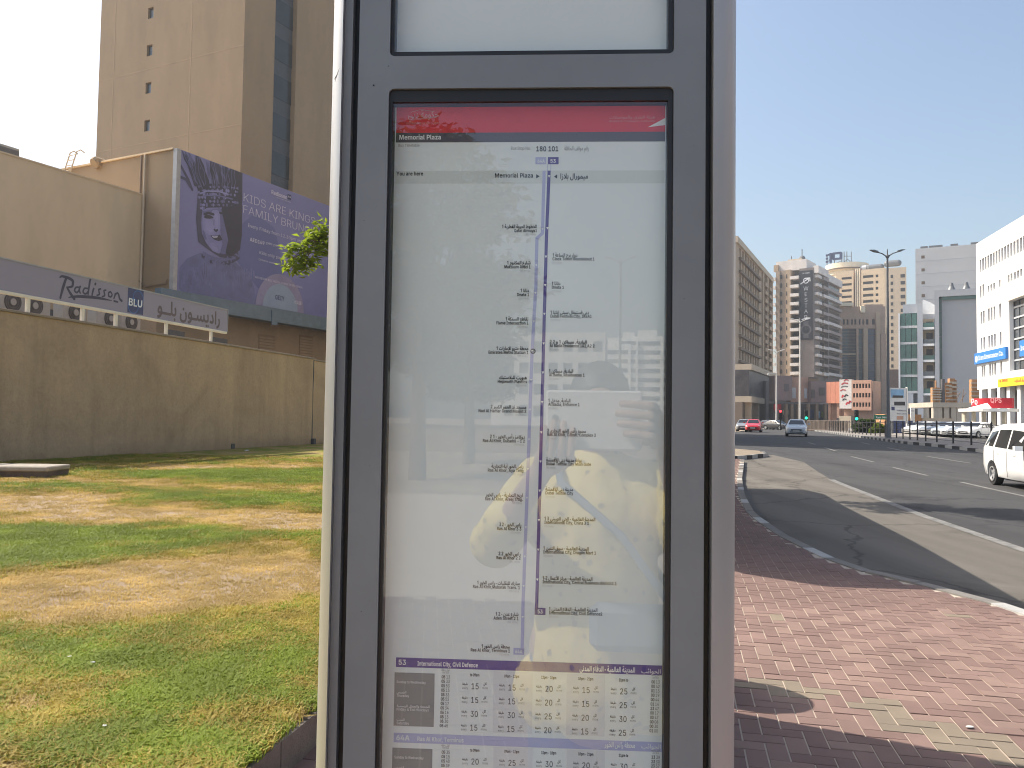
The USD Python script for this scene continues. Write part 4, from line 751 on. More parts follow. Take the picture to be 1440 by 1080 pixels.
for i in range(46):
    t = rb.random(); bx_, by_ = 270 + 320 * t, 450 + 25 * t + rb.normal(0, 8); tx, ty = 140 + 470 * t ** .9 + rb.normal(0, 16), 85 + 155 * t + 55 * abs(rb.normal())
    p0, p1 = np.array(Bz(bx_, by_)), np.array(Bz(tx, ty)); mid_ = (p0 + p1) / 2 + rb.normal(0, .14, 2); w = rb.uniform(.07, .2); dd_ = (p1 - p0) / np.linalg.norm(p1 - p0); nn = np.array([-dd_[1], dd_[0]]); q3 = p0 * .25 + p1 * .75
    ad(['bill_hair', 'bill_shadow', 'bill_hair', 'bill_knit'][i % 4], Polygon([p0 + nn * .05, mid_ + nn * w * .8, q3 + nn * w, p1, q3 - nn * w * .7, mid_ - nn * w * .6, p0 - nn * .05]).buffer(.015).intersection(whole))
    if i % 3 == 0: ad('bill_skin_dark', shapely.LineString([p0 * .8 + p1 * .2, mid_, q3, p1]).buffer(.022).intersection(whole))
for pts in [[(215, 440), (180, 350), (118, 235)], [(200, 415), (160, 350), (115, 330)], [(240, 400), (200, 280), (160, 150)], [(250, 400), (190, 210), (150, 165)]]: ad('bill_hair', shapely.LineString([Bz(*p) for p in pts]).buffer(.09).intersection(whole))
for row in range(7):
    for i in range(26):
        t = i / 25 + rb.normal(0, .006); yy_ = 400 + row * 31 + 42 * t + 14 * math.cos(3 * t + .4)
        if rb.random() < .75: ad(['bill_skin', 'bill_skin_dark', 'bill_knit'][rb.integers(0, 3)], affinity.scale(shapely.Point(Bz(275 + 330 * t, yy_)).buffer(.05 + .05 * rb.random(), 4), 1, rb.uniform(.5, 1.6)).intersection(whole))
ad('bill_skin_light', shapely.LineString([Bz(285, 472), Bz(340, 452), Bz(440, 455), Bz(520, 478)]).buffer(.05)); ad('bill_skin_dark', shapely.LineString([Bz(282, 505), Bz(340, 488), Bz(440, 492), Bz(560, 520)]).buffer(.05))
# lettering
def bword(s, pa, pb, h, kind='reg', m='bill_print', size=64):
    a, b = Bz(*pa), Bz(*pb); ad(m, lettering(s, a[0], (a[1] + b[1]) / 2, h, kind, b[0] - a[0], 'l', size))
hcap = abs(Bz(660, 475)[1] - Bz(660, 545)[1]) * .98
bword('KIDS ARE KINGS', (655, 543), (1272, 738), hcap, 'thin'); bword('FAMILY BRUNCH', (652, 655), (1272, 822), hcap, 'thin')
bword('Every Friday from 12.30pm until 4pm', (692, 780), (1240, 905), hcap * .42, 'reg', size=44)
bword('AED149', (708, 885), (835, 916), hcap * .46, 'bold'); bword('per person with soft drinks', (852, 918), (1250, 1010), hcap * .36, 'reg', size=44)
def cword(s, pa, pb, h, kind='reg', m='bill_print', size=44):
    a, b = By(*pa), By(*pb); ad(m, lettering(s, a[0], (a[1] + b[1]) / 2, h, kind, b[0] - a[0], 'l', size))
cword('Kids only pay their age', (697, 205), (980, 270), hcap * .40); cword('Children under four dine for free', (692, 252), (960, 312), hcap * .24)
cword('RADISSON BLU HOTEL, DUBAI DEIRA CREEK', (665, 385), (1025, 462), hcap * .26)
bword('Radisson', (895, 490), (1030, 512), hcap * .55, 'bold'); ad('sign_navy', sbox(Bz(1035, 480)[0], Bz(1035, 520)[1], Bz(1066, 480)[0], Bz(1066, 488)[1])); bword('BLU', (1040, 507), (1062, 512), hcap * .22, 'bold', 'bill_print'); bword('HOTEL, DUBAI DEIRA CREEK', (940, 515), (1062, 550), hcap * .12)
c = np.array(By(860, 585)); rx = abs(By(1045, 600)[0] - By(680, 560)[0]) / 2
for r_, m_ in ((1.0, 'bill_dome'), (0.72, 'bill_dome_light')): ad(m_, affinity.scale(shapely.Point(c[0] + (1 - r_) * .0, zb0).buffer(rx, 24), r_, 1.02 * r_).intersection(whole))
cword('GEIY', (818, 548), (886, 556), hcap * .62, 'bold', 'sign_navy'); cword('GB', (965, 578), (1015, 590), hcap * .45, 'reg', 'bill_print')
yl = dict(bill_blue=.096, bill_deep=.092, bill_sweater=.088, bill_hair=.084, bill_knit=.082, bill_shadow=.080, bill_skin=.076, bill_skin_dark=.074, bill_skin_mid=.072, bill_skin_light=.070, bill_feature=.066, bill_dome=.062, bill_dome_light=.060, bill_print=.056, sign_navy=.058)
sheets({m: [shapely.union_all(p)] for m, p in bl_.items()}, bp, yl, dict(bill_blue='blue_field', bill_deep='deep_blue_field', bill_sweater='sweater_print', bill_hair='feather_print', bill_knit='collar_print', bill_skin='face_print', bill_skin_light='highlight_print', bill_skin_mid='mid_tone_print', bill_skin_dark='shaded_face_print', bill_shadow='dark_print', bill_feature='feature_print', bill_dome='dome_print', bill_dome_light='inner_dome_print', bill_print='pale_lettering', sign_navy='navy_square'))
obj('support_beam', bx(-0.9, xb1 + 2.5, 0.0, 0.9, zb0 - 1.0, zb0 - .35), 'steel_blue', bb); obj('support_beam', bx(-0.9, xb1 + 2.5, 0.04, 0.6, zb0 - .349, zb0 - .002), 'steel_blue', bb)
c_ = By(808, 600)[0]; obj('bracket', bx(c_ - .3, c_ + .3, -0.06, -0.001, zb0 - 1.25, zb0 - .2), 'steel_blue', bb)

# ---- hotel tower
PT = at_y(340.5, 150, 62 * SC)[:2]; FT = frame_at(PT, A64); FR = frame_at(PT, A26); HT = 58.0
tw = fthing('hotel_tower', 'tall tan hotel tower with a column of small square windows', 'building', FT)
xl_ = fc(FT, 137.5, 150)[0]; holes = []
win = [(206.5, 218, 9, 27), (204.5, 217, 61, 80), (203, 215, 114, 133), (201, 213, 167, 186)]
cx = np.mean([(fc(FT, a, c)[0] + fc(FT, b, c)[0]) / 2 for a, b, c, d in win]); czs = [np.mean([fc(FT, (a + b) / 2, c)[1], fc(FT, (a + b) / 2, d)[1]]) for a, b, c, d in win]
pitch = np.mean(-np.diff(czs)); top = czs[0]; zs = [top + i * pitch for i in range(5)][::-1] + [top - i * pitch for i in range(1, 6)]
ww, wh = 0.80, 1.15
holes = [(cx - ww / 2, cx + ww / 2, z - wh / 2, z + wh / 2) for z in zs]
obj('wall', panel_with_holes(xl_, 0, ZL - .1, HT, holes, 0, 0.5), 'stucco_tan', tw)
for h in holes:
    w = obj('window', bx(h[0] + .001, h[1] - .001, .30, .34, h[2] + .001, h[3] - .001), 'glass_blind', tw); obj('frame', panel_with_holes(h[0] + .0005, h[1] - .0005, h[2] + .0005, h[3] - .0005, [(h[0] + .09, h[1] - .09, h[2] + .09, h[3] - .09)], .24, .299), 'frame_dark', w)
# the right side in the tower's own frame: x = 0, y away
t1, t2 = fc(FR, 384, 150)[0], fc(FR, 414.5, 150)[0]
obj('wall', bx(xl_, -0.001, 0.502, t1, ZL - .1, HT), 'stucco_tan', tw); obj('wall', bx(xl_, -1.3, t1 + .001, t2 - .001, ZL - .1, HT), 'stucco_shaded', tw)
obj('wall', bx(xl_, 0.0, t2, t2 + 16, ZL - .1, HT), 'stucco_tan', tw)
nz = int((HT - 6) / pitch)
for i in range(nz): 
    z0 = 6 + i * pitch; obj('window_panel', bx(-.55, -.50, t1 + .03, t2 - .03, z0 + .06, z0 + pitch * .62), 'glass_dark', tw); obj('spandrel', bx(-.58, -.54, t1 + .03, t2 - .03, z0 + pitch * .62 + .002, z0 + pitch + .058), 'frame_dark', tw)
obj('seam', bx(fc(FT, 266, 150)[0] - .06, fc(FT, 266, 150)[0] + .06, -.012, -.001, 4, HT), 'cement_seam', tw); obj('seam', bx(fc(FT, 158, 150)[0] - .05, fc(FT, 158, 150)[0] + .05, -.012, -.001, 4, HT), 'cement_seam', tw)
for z in (zs[4] + pitch * .5 - 2 * pitch, zs[4] - 3.45 * pitch): obj('seam', bx(xl_, -.002, -.010, -.0012, z - .04, z + .04), 'cement_seam', tw)
# ================================================================ right side: buildings along the street
mat('white_render', (0.80, 0.79, 0.765), 0.8, 0.04, 0.1); mat('off_white', (0.60, 0.59, 0.57), 0.85, 0.07, 0.05, stretch=(1, 1, .4)); mat('grey_panel', (0.36, 0.37, 0.385), 0.7, 0.07, 0.05, stretch=(1, 1, .3)); mat('grey_frame', (0.48, 0.49, 0.50), 0.7, 0.05, 0.1)
mat('cream_tower', (0.66, 0.51, 0.34), 0.85, 0.06, 0.06); mat('cream_light', (0.78, 0.68, 0.50), 0.8, 0.05, 0.1); mat('brown_stone', (0.36, 0.255, 0.185), 0.7, 0.12, 0.3); mat('brown_strip', (0.22, 0.13, 0.09), 0.8, 0.1)
mat('beige_block', (0.40, 0.30, 0.205), 0.85, 0.08, 0.1); mat('beige_pale', (0.52, 0.42, 0.30), 0.85, 0.08, 0.1); mat('beige_dark', (0.20, 0.145, 0.10), 0.85, 0.1, 0.2); mat('westar_brown', (0.30, 0.235, 0.175), 0.85, 0.1, 0.1); mat('westar_grey', (0.20, 0.17, 0.155), 0.85, 0.1, 0.2); mat('balcony_white', (0.68, 0.63, 0.58), 0.8, 0.08, 0.3); mat('balcony_rose', (0.36, 0.30, 0.27), 0.8, 0.08, 0.3)
mat('mall_purple', (0.20, 0.145, 0.14), 0.8, 0.1, 0.3); mat('mall_brown', (0.34, 0.21, 0.155), 0.8, 0.1, 0.3); mat('mall_orange', (0.62, 0.25, 0.155), 0.7, 0.12, 0.4); mat('mall_pink', (0.52, 0.30, 0.21), 0.8, 0.12, 0.4); mat('shop_dark', (0.055, 0.045, 0.045), 0.4, 0.5, 0.5)
mat('glass_green', (0.06, 0.13, 0.105), 0.06, 0.5, 0.10, spec=0.9); mat('glass_teal', (0.025, 0.055, 0.060), 0.06, 0.4, 0.15, spec=0.8); mat('glass_blue', (0.02, 0.04, 0.075), 0.06, 0.3, 0.15, spec=0.8); mat('glass_grey', (0.09, 0.10, 0.11), 0.1, 0.4, 0.3, spec=0.7); mat('glass_brown', (0.045, 0.035, 0.028), 0.12, 0.4, 0.4)
mat('banner_black', (0.016, 0.016, 0.022), 0.5, 0.2, 0.1); mat('banner_grey', (0.09, 0.085, 0.09), 0.5, 0.2, 0.3); mat('sign_blue', (0.03, 0.20, 0.60), 0.45, 0.05); mat('sign_yellow', (0.80, 0.55, 0.02), 0.45, 0.05); mat('sign_red', (0.42, 0.012, 0.025), 0.4, 0.1, 0.4); mat('sign_red_bright', (0.62, 0.03, 0.04), 0.4, 0.1); mat('logo_navy', (0.025, 0.04, 0.11), 0.5)
mat('timber', (0.42, 0.22, 0.10), 0.8, 0.25, 2); mat('raw_concrete', (0.47, 0.41, 0.33), 0.9, 0.12, 0.6); mat('hoarding_blue', (0.045, 0.065, 0.16), 0.6, 0.15, 0.8); mat('poster_sky', (0.16, 0.30, 0.46), 0.6, 0.3, 0.5); mat('steel_post', (0.30, 0.30, 0.31), 0.5, 0.1, metal=0.3); mat('post_pale', (0.62, 0.60, 0.56), 0.5, 0.06); mat('lamp_grey', (0.13, 0.135, 0.14), 0.5, 0.1); mat('fence_black', (0.022, 0.022, 0.024), 0.5)
ZB_ = 0.28
def win(b, x0, x1, z0, z1, m='glass_grey', d0=.10, d1=.14): return obj('window', bx(x0, x1, d0, d1, z0, z1), m, b)

# ---- white office building, far right
AW = RAD(192.3); P = at_y(1373, 400, 100)[:2]; F = frame_at(P, AW)
whb = fthing('white_office', 'bright white office block with rows of slit windows, far right', 'building', F)
z5 = lambda x, y: (1260 + x / 6.356, 330 + y / 6.356); z6 = lambda x, y: (1260 + x / 4.911, 480 + y / 4.911)
holes = []
def slit(fn, x, y0, y1, wd_=.62):
    a, b = fc(F, *fn(x, y0)), fc(F, *fn(x, y1)); xm = (a[0] + b[0]) / 2; holes.append((xm - wd_ / 2, xm + wd_ / 2, b[1], a[1]))
a, b = fc(F, *z5(755, 278)), fc(F, *z5(1116, 78)); 
za, zb_ = fc(F, *z5(755, 222))[1], fc(F, *z5(755, 335))[1]
for i in range(22): xm = a[0] + (b[0] - a[0]) * i / 14; holes.append((xm - .33, xm + .33, zb_, za))
for L_ in ([(757, 455, 565), (780, 443, 555), (827, 455, 515), (851, 443, 503), (877, 430, 492), (926, 403, 470), (1006, 358, 430), (1032, 345, 415), (1062, 333, 403), (1090, 318, 390), (1120, 303, 375)], [(763, 690, 805), (785, 680, 795), (830, 658, 775), (855, 648, 768), (880, 640, 760), (931, 615, 745)], [(765, 922, 1035), (788, 915, 1030), (833, 903, 1015), (858, 893, 1008), (884, 885, 1003), (935, 868, 990)]):
    for x, y0, y1 in L_: slit(z5, x, y0, y1)
for x, y0, y1 in [(597, 168, 250), (612, 164, 246), (650, 152, 242), (667, 148, 238), (685, 145, 235), (727, 135, 226)]: slit(z6, x, y0, y1)
gx0, gz1 = fc(F, *z5(1010, 598)); gz0 = fc(F, *z6(786, 206))[1]; gx1 = gx0 + 14
slits = list(holes); holes.append((gx0, gx1, gz0, gz1))
ztop = fc(F, 1373, 343)[1]; zbase = fc(F, *z6(570, 335))[1]
obj('wall', panel_with_holes(0, 45, zbase, ztop, holes, 0, .45), 'white_render', whb)
obj('core', bx(.02, 45, .7, 26, ZB_, ztop - .3), 'white_render', whb); obj('end_wall', bx(0.0, .019, .451, 26, zbase, ztop), 'white_render', whb)
for h in slits: win(whb, h[0], h[1], h[2], h[3], 'glass_brown', .36, .40)
cur = obj('curtain_wall', bx(gx0, gx1, .55, .60, gz0, gz1), 'glass_grey', whb)
for i in range(11): obj('mullion', bx(gx0 + i * 1.4 - .06, gx0 + i * 1.4 + .06, .45, .549, gz0, gz1), 'lamp_grey', cur)
for i in range(1, 9): z = gz0 + (gz1 - gz0) * i / 6.6; z < gz1 and obj('transom', bx(gx0, gx1, .44, .53, z - .09, z + .09), 'grey_frame', cur)
obj('hood', bx(gx0 - .1, gx1, -.25, -.002, gz1 + .01, gz1 + .45), 'paint_cream', whb)
# ground floor columns
for i in range(9):
    xx = .5 + i * 2.9; obj('column', bx(xx, xx + .9, .05, .6, ZB_, zbase - .001), 'white_render', whb); obj('shop_window', bx(xx + .95, xx + 2.85, .62, .68, ZB_ + .2, zbase - .4), 'shop_dark', whb)
bs = fthing('blue_office_sign', 'blue insurance company sign with white lettering on the white office', 'sign', F)
x0, z1 = fc(F, 1373.8, 497.5); x1, z1b = fc(F, 1418, 487.5); z0 = fc(F, 1374.7, 512.4)[1]
obj('board', bx(x0, x1, -.30, -.01, z0, (z1 + z1b) / 2), 'sign_blue', bs)
hh = (z1 - z0) * .42; obj('white_lettering', upright(flat(lettering('Iran Insurance Co.', x0 + 1.45, z0 + (z1 - z0) * .3, hh, 'bold', x1 - x0 - 2.1)), -.31), 'ink_white', bs)
tu = shapely.union_all([shapely.Point(x0 + .75, z0 + (z1 - z0) * .45).buffer(.42), Polygon([(x0 + .33, z0 + .9), (x0 + .33, z1 - .55), (x0 + .55, z1 - .9), (x0 + .75, z1 - .5), (x0 + .95, z1 - .9), (x0 + 1.17, z1 - .55), (x0 + 1.17, z0 + .9)])]); obj('emblem', upright(flat(tu), -.312), 'ink_white', bs)
xb, zb1_ = fc(F, 1436.5, 482); b2s = fthing('small_blue_sign', 'small blue sign on the dark glazing at the right edge', 'sign', F); obj('board', bx(xb, xb + 3.5, -.2, .43, zb1_ - 1.5, zb1_ + .2), 'sign_blue', b2s); obj('pale_lettering', upright(flat(lettering('Insurance', xb + .3, zb1_ - .9, .55, 'bold', 2.8)), -.21), 'ink_white', b2s)
x0, z1 = fc(F, 1407.8, 533.6); z0 = fc(F, 1407.8, 544.8)[1]; ys_ = fthing('yellow_sign', 'long yellow shop sign with small red lettering above the ground floor', 'sign', F)
obj('board', bx(x0, x0 + 14, -.35, -.02, z0, z1), 'sign_yellow', ys_); obj('red_lettering', upright(flat(lettering('صالون الشرق للسيارات', x0 + 4.8, z0 + .38, .36, 'arb', 4.6)), -.36), 'sign_red_bright', ys_); obj('red_lettering', upright(flat(lettering('AL SHARQ', x0 + .5, z0 + .55, .32, 'bold', 2.4)), -.36), 'sign_red', ys_)
# red fascia with canopy
Pr = at_y(1366, 565, 84)[:2]; FRd = frame_at(Pr, RAD(150)); rs = fthing('red_shop_sign', 'dark red curved shop fascia with white lettering over a white canopy', 'sign', FRd)
xr1, zr1 = fc(FRd, 1423, 558.7); z0 = fc(FRd, 1366, 574)[1]; z1 = fc(FRd, 1366, 560.5)[1]
arc = [(x, -.9 * math.sin(math.pi * x / xr1)) for x in np.linspace(0, xr1, 13)]
obj('fascia', extr(Polygon(arc + [(x, y + .4) for x, y in arc[::-1]]), z1 - z0, z0), 'sign_red', rs, smooth=30)
obj('white_lettering', upright(flat(lettering('Power', .35, z0 + .35, .62, 'bold', 1.7)), -.62), 'ink_white', rs); obj('white_lettering', upright(flat(lettering('QPS', xr1 * .62, z0 + .5, .55, 'bold', 1.1)), -1.02), 'ink_rose', rs)
cn = [(x, -1.2 - 1.1 * math.sin(math.pi * x / xr1)) for x in np.linspace(-1.2, xr1 + .2, 13)]
obj('canopy', extr(Polygon(cn + [(xr1 + .2, .9), (-1.2, .9)]), .32, z0 - .38), 'paint_white', rs); obj('canopy_swoosh', hull([(xr1 * .1, -1.6, z0 - .05), (xr1 * .75, -1.9, z0 - .05), (xr1 * .62, -1.6, z0 + .5), (xr1 * .1, -1.4, z0 - .05), (xr1 * .75, -1.7, z0 - .05)]), 'paint_white', rs)
for i in range(5): obj('column', bx(-.8 + i * xr1 / 4, -.5 + i * xr1 / 4, -.4, -.1, ZB_, z0 - .381), 'paint_cream', rs)

# ---- blank grey white block and grey slab before it
P = at_y(1287.5, 400, 240)[:2]; F = frame_at(P, RAD(119)); bk = fthing('blank_block', 'big windowless off white block behind the grey slab', 'building', F)
x1 = fc(F, 1380, 400)[0] + 8; zt = fc(F, 1287.5, 350)[1]; obj('wall', bx(0, x1, 0, 25, ZB_, zt), 'off_white', bk)
for i in range(1, 14): obj('joint_line', bx(.1, x1, -.03, -.001, zt - i * 3.9, zt - i * 3.9 + .14), 'grey_frame', bk)
for i in range(5): obj('wall_opening', bx(1.6, 2.5, -.05, -.001, zt - 2.6 - 3.9 * i - .5, zt - 2.2 - 3.9 * i), 'beige_dark', bk)
for px in (1299, 1311, 1320, 1342, 1371): c_ = fc(F, px, 346)[0]; obj('roof_unit', bx(c_ - 1, c_ + 1, 3, 5, zt + .001, zt + 1.2), 'lamp_grey', bk)
P = at_y(1314.4, 450, 175)[:2]; F = frame_at(P, RAD(118.5)); gs = fthing('grey_slab_block', 'flat grey slab building with a green glass edge, beside the white office', 'building', F)
x1 = fc(F, 1380, 450)[0] + 6; zt = fc(F, 1314.4, 408.5)[1]; xi = fc(F, 1320.6, 450)[0]; xg = fc(F, 1324.5, 450)[0]; zi = fc(F, 1324, 417)[1]
obj('frame', bx(0, xi, 0, 20, ZB_, zt), 'grey_frame', gs); obj('frame', bx(xi + .001, x1, 0, 20, zi, zt), 'grey_frame', gs); obj('wall', bx(xg, x1, .6, 20, ZB_, zi - .001), 'grey_panel', gs)
for i in range(10): z = ZB_ + 1 + i * (zi - 1.5) / 10; obj('glazing', bx(xi + .001, xg - .001, .9, 1.0, z, z + (zi - 1.5) / 10 - .25), 'glass_green', gs); obj('dark_band', bx(xi + .001, xg - .001, .85, 1.0, z + (zi - 1.5) / 10 - .248, z + (zi - 1.5) / 10 - .002), 'lamp_grey', gs)
obj('top_glazing', bx(xg, x1, .3, .599, zi - .75, zi - .002), 'glass_green', gs)
for px in (1338, 1359): c_ = fc(F, px, 405)[0]; obj('roof_vent', lathe([(0.01, 0), (.9, 0), (.5, .8), (.3, 1.6), (.01, 1.7)], 10).apply_translation([c_, 1.2, zt + .001]), 'lamp_grey', gs)

# ---- green glass block
P = at_y(1263.5, 500, 180)[:2]; F = frame_at(P, RAD(117)); gg = fthing('green_glass_block', 'white block with green glazed bays and balconies, left of the grey slab', 'building', F)
X = lambda px: fc(F, px, 500)[0]; Z = lambda py: fc(F, 1280, py)[1]
obj('core', bx(0, X(1315), 2.2, 22, ZB_, Z(441)), 'grey_frame', gg)
obj('pilaster', bx(0, X(1265.8), 0, 2.2, ZB_, Z(440)), 'white_render', gg); obj('pilaster', bx(X(1290), X(1298), -.3, 2.2, ZB_, Z(430)), 'grey_frame', gg); obj('roof_block', bx(X(1270), X(1290) - .01, .5, 9, Z(440), Z(427.5)), 'grey_frame', gg)
obj('roof_stair', extr(Polygon([(0, 0), (2.6, 0), (2.6, 3.0), (1.6, 3.8), (0, 4.6)]), 4).apply_transform(M_XZ).apply_translation([X(1298.5), 8, Z(447)]), 'paint_white', gg)
edges = [440, 461, 484, 507.5, 530, 553]
for a, b in zip(edges[:-1], edges[1:]):
    for k in range(3): xa = X(1265.9) + (X(1289.9) - X(1265.9)) * k / 3; obj('glass_panel', bx(xa + .06, xa + (X(1289.9) - X(1265.9)) / 3 - .06, .5 + .04 * k, .6 + .04 * k, Z(b) + .55, Z(a) - .02), 'glass_green', gg)
    obj('spandrel', bx(X(1265.9), X(1289.9), .38, .45, Z(b), Z(b) + .54), 'off_white', gg)
eb = [448, 464, 487, 509.5, 532, 556]
for i, (a, b) in enumerate(zip(eb[:-1], eb[1:])):
    obj('balcony_slab', bx(X(1298) + .01, X(1314), -.1, 2.1, Z(b), Z(b) + .5), 'white_render', gg); obj('balcony_rail', bx(X(1298) + .02, X(1314) - .02, -.08, -.02, Z(b) + .501, Z(b) + 1.5), 'glass_green' if i % 2 == 0 else 'glass_grey', gg); obj('balcony_door', bx(X(1303), X(1312), 2.0, 2.19, Z(b) + .55, Z(a) - .6), 'shop_dark', gg); obj('balcony_wall', bx(X(1298) + .02, X(1314), 2.1, 2.199, Z(b) + .501, Z(a) - .01), 'beige_pale', gg)
obj('base', bx(0, X(1315), .2, 2.19, ZB_, Z(570)), 'raw_concrete', gg); obj('base_opening', bx(X(1276), X(1290), .1, .199, ZB_, Z(575)), 'shop_dark', gg); obj('base_band', bx(0, X(1298) - 2, .0, 2.0, Z(569.9), Z(553.5)), 'grey_frame', gg)

# ---- cream tower with a rotunda
P = at_y(1176, 450, 400)[:2]; F = frame_at(P, RAD(127)); ct = fthing('cream_tower', 'cream tower with a round rooftop crown and letter sign', 'building', F)
X = lambda px: fc(F, px, 450)[0]; Z = lambda py, px=1200: fc(F, px, py)[1]
z3 = lambda x, y: (1140 + x / 7.71, 330 + y / 7.71)
rect = lambda x0, y0, x1, y1: (fc(F, *z3(x0, (y0 + y1) / 2))[0], fc(F, *z3(x1, (y0 + y1) / 2))[0], fc(F, *z3((x0 + x1) / 2, y1))[1], fc(F, *z3((x0 + x1) / 2, y0))[1])
holes = [rect(335, y - 13, 445, y + 13) for y in (472, 540, 606, 673, 735)] + [rect(567, y - 15, 680, y + 15) for y in (453, 520, 590, 656, 722)] + [rect(704, y - 15, 733, y + 15) for y in (446, 513, 581, 650, 717)]
x1 = X(1244.5); zt = fc(F, *z3(650, 372))[1]; strip = rect(464, 365, 548, 782)
obj('wall', panel_with_holes(0, x1, Z(592), zt, holes + [strip], 0, .9), 'cream_tower', ct); obj('core', bx(0, x1, 1.8, 30, ZB_, zt - 1), 'cream_tower', ct)
for h in holes: win(ct, h[0], h[1], h[2], h[3], 'glass_brown', .7, .85)
obj('recess', bx(strip[0], strip[1], 1.5, 1.79, strip[2], strip[3]), 'brown_strip', ct)
for i in range(1, 4): xx = strip[0] + (strip[1] - strip[0]) * i / 4; obj('fin', bx(xx - .28, xx + .28, .5, 1.49, strip[2], strip[3]), 'cream_light', ct)
A2 = frame_at((F['o'] + F['u'] * x1)[:2], RAD(116)); zr = fc(A2, *z3(1000, 352))[1]
xr = fc(A2, 1274.5, 400)[0]; w2 = n_to(F, x1, 0, 0); ang = RAD(127 - 116)
m = bx(0.02, xr, 0, 28, ZB_, zr); m.apply_transform(trimesh.transformations.rotation_matrix(ang, [0, 0, 1])); m.apply_translation([x1, 0, 0]); obj('side_wing', m, 'cream_tower', ct)
for i in range(14):
    for xx in (xr - 2.5, 2.6):
        m = bx(xx, xx + (1.9 if xx > 5 else 1.0), -.12, -.001, zr - 5 - i * 3.35, zr - 3.4 - i * 3.35); m.apply_transform(trimesh.transformations.rotation_matrix(ang, [0, 0, 1])); m.apply_translation([x1, 0, 0]); obj('window', m, 'glass_brown', ct)
cxr = X(1182); rr = (X(1213) - X(1152)) / 2; zc = fc(F, *z3(330, 330))[1]
crown = lathe([(.1, -14), (rr * .8, -14), (rr * .8, -.6), (rr * .86, -.3), (rr * .86, 1.5), (rr * .97, 1.8), (rr * .97, 2.5), (rr, 2.6), (rr, 5.1), (.1, 5.5)], 40).apply_translation([cxr, rr + 2.0, zc - 3.3]); obj('rotunda', crown, 'cream_light', ct, smooth=35)
obj('rotunda_groove', lathe([(rr * .93, 1.85), (rr * .985, 1.85), (rr * .985, 2.45), (rr * .93, 2.45)], 40).apply_translation([cxr, rr + 2.0, zc - 3.3]), 'beige_dark', ct, smooth=35)
for px, w, mt in ((1235, 6.5, 'lamp_grey'), (1259.5, 4.8, 'lamp_grey'), (1219, 3.0, 'grey_frame')): c_ = X(px); obj('roof_tank', trimesh.creation.capsule(w, 1.6).apply_transform(trimesh.transformations.rotation_matrix(math.pi / 2, [0, 1, 0])).apply_translation([c_ - w / 2, 6, zt + 1.6 + (1.2 if px > 1250 else 0)]), mt, ct)
ls = fthing('rooftop_letters', 'dark blue rooftop letters on a steel lattice above the round crown', 'sign', F)
zs0 = zc + 2.2
o_ = affinity.scale(sbox(-1, -1, 1, 1).buffer(.4), 1.75, 1.40); oi = affinity.scale(sbox(-.55, -.5, .55, .5).buffer(.2), 1.75, 1.40); c_ = fc(F, *z3(244, 205)); Lo = extr(affinity.translate(o_.difference(oi), c_[0], c_[1]), 1.2).apply_transform(M_XZ).apply_translation([0, 8, 0]); obj('letter', Lo, 'logo_navy', ls)
c1 = fc(F, *z3(174, 225)); obj('letter', bx(c1[0] - .5, c1[0] + .5, 6.5, 7.6, c1[1] - 2.6, c1[1] + 2.4), 'logo_navy', ls); obj('letter', bx(c1[0] - 1.2, c1[0] - .51, 6.6, 7.5, c1[1] + 1.2, c1[1] + 2.0), 'logo_navy', ls)
c2 = fc(F, *z3(135, 240)); 
for k in range(3): obj('letter', bx(c2[0] - .5, c2[0] + .5, 6.5, 7.3, c2[1] - 2 + k * 1.7, c2[1] - 1.0 + k * 1.7), 'logo_navy', ls)
lat = []
for px in (122, 165, 205, 285, 310, 340, 390): q_ = fc(F, *z3(px, 280)); zt_ = fc(F, *z3(px, 180 if px < 300 else 150))[1]; lat.append(tube([(q_[0], 9, zs0 - 1), (q_[0], 9, zt_)], .22, 4))
for a_, b_ in (((310, 270), (345, 230)), ((345, 230), (388, 270)), ((310, 200), (388, 200)), ((205, 285), (285, 250)), ((122, 285), (165, 210))): p_, q_ = fc(F, *z3(*a_)), fc(F, *z3(*b_)); lat.append(tube([(p_[0], 9, p_[1]), (q_[0], 9, q_[1])], .16, 4))
o = obj('lattice', lat, 'lamp_grey', ls); o.SetCustomDataByKey('kind', 'stuff')

# ---- brown stone block with dark curtain glass
P = at_y(1179.5, 500, 330)[:2]; F = frame_at(P, RAD(100)); bg = fthing('brown_glass_block', 'brown stone office with tall dark glass bays, before the cream tower', 'building', F)
X = lambda px: fc(F, px, 500)[0]; Z = lambda py, px=1205: fc(F, px, py)[1]
xe = X(1245.5); H0 = Z(431); bays = [(1184.5, 1204.4, 462, 575), (1207.5, 1213.5, 462, 575), (1220, 1231, 462, 590)]
sw = [(1185.5, 1188.3), (1190.6, 1193.4), (1197, 1199.6), (1201.6, 1204.2), (1207.8, 1210.2), (1213, 1215), (1218, 1221.4), (1226.5, 1230.5), (1235.5, 1237)]
hs = [(X(a), X(b), Z(d), Z(c)) for a, b, c, d in bays] + [(X(a), X(b), Z(456.5), Z(449)) for a, b in sw]
obj('wall', panel_with_holes(0, xe, ZB_, H0, hs, 0, 1.2), 'brown_stone', bg); obj('core', bx(.1, xe - .1, 3, 28, ZB_, H0 - .5), 'brown_stone', bg)
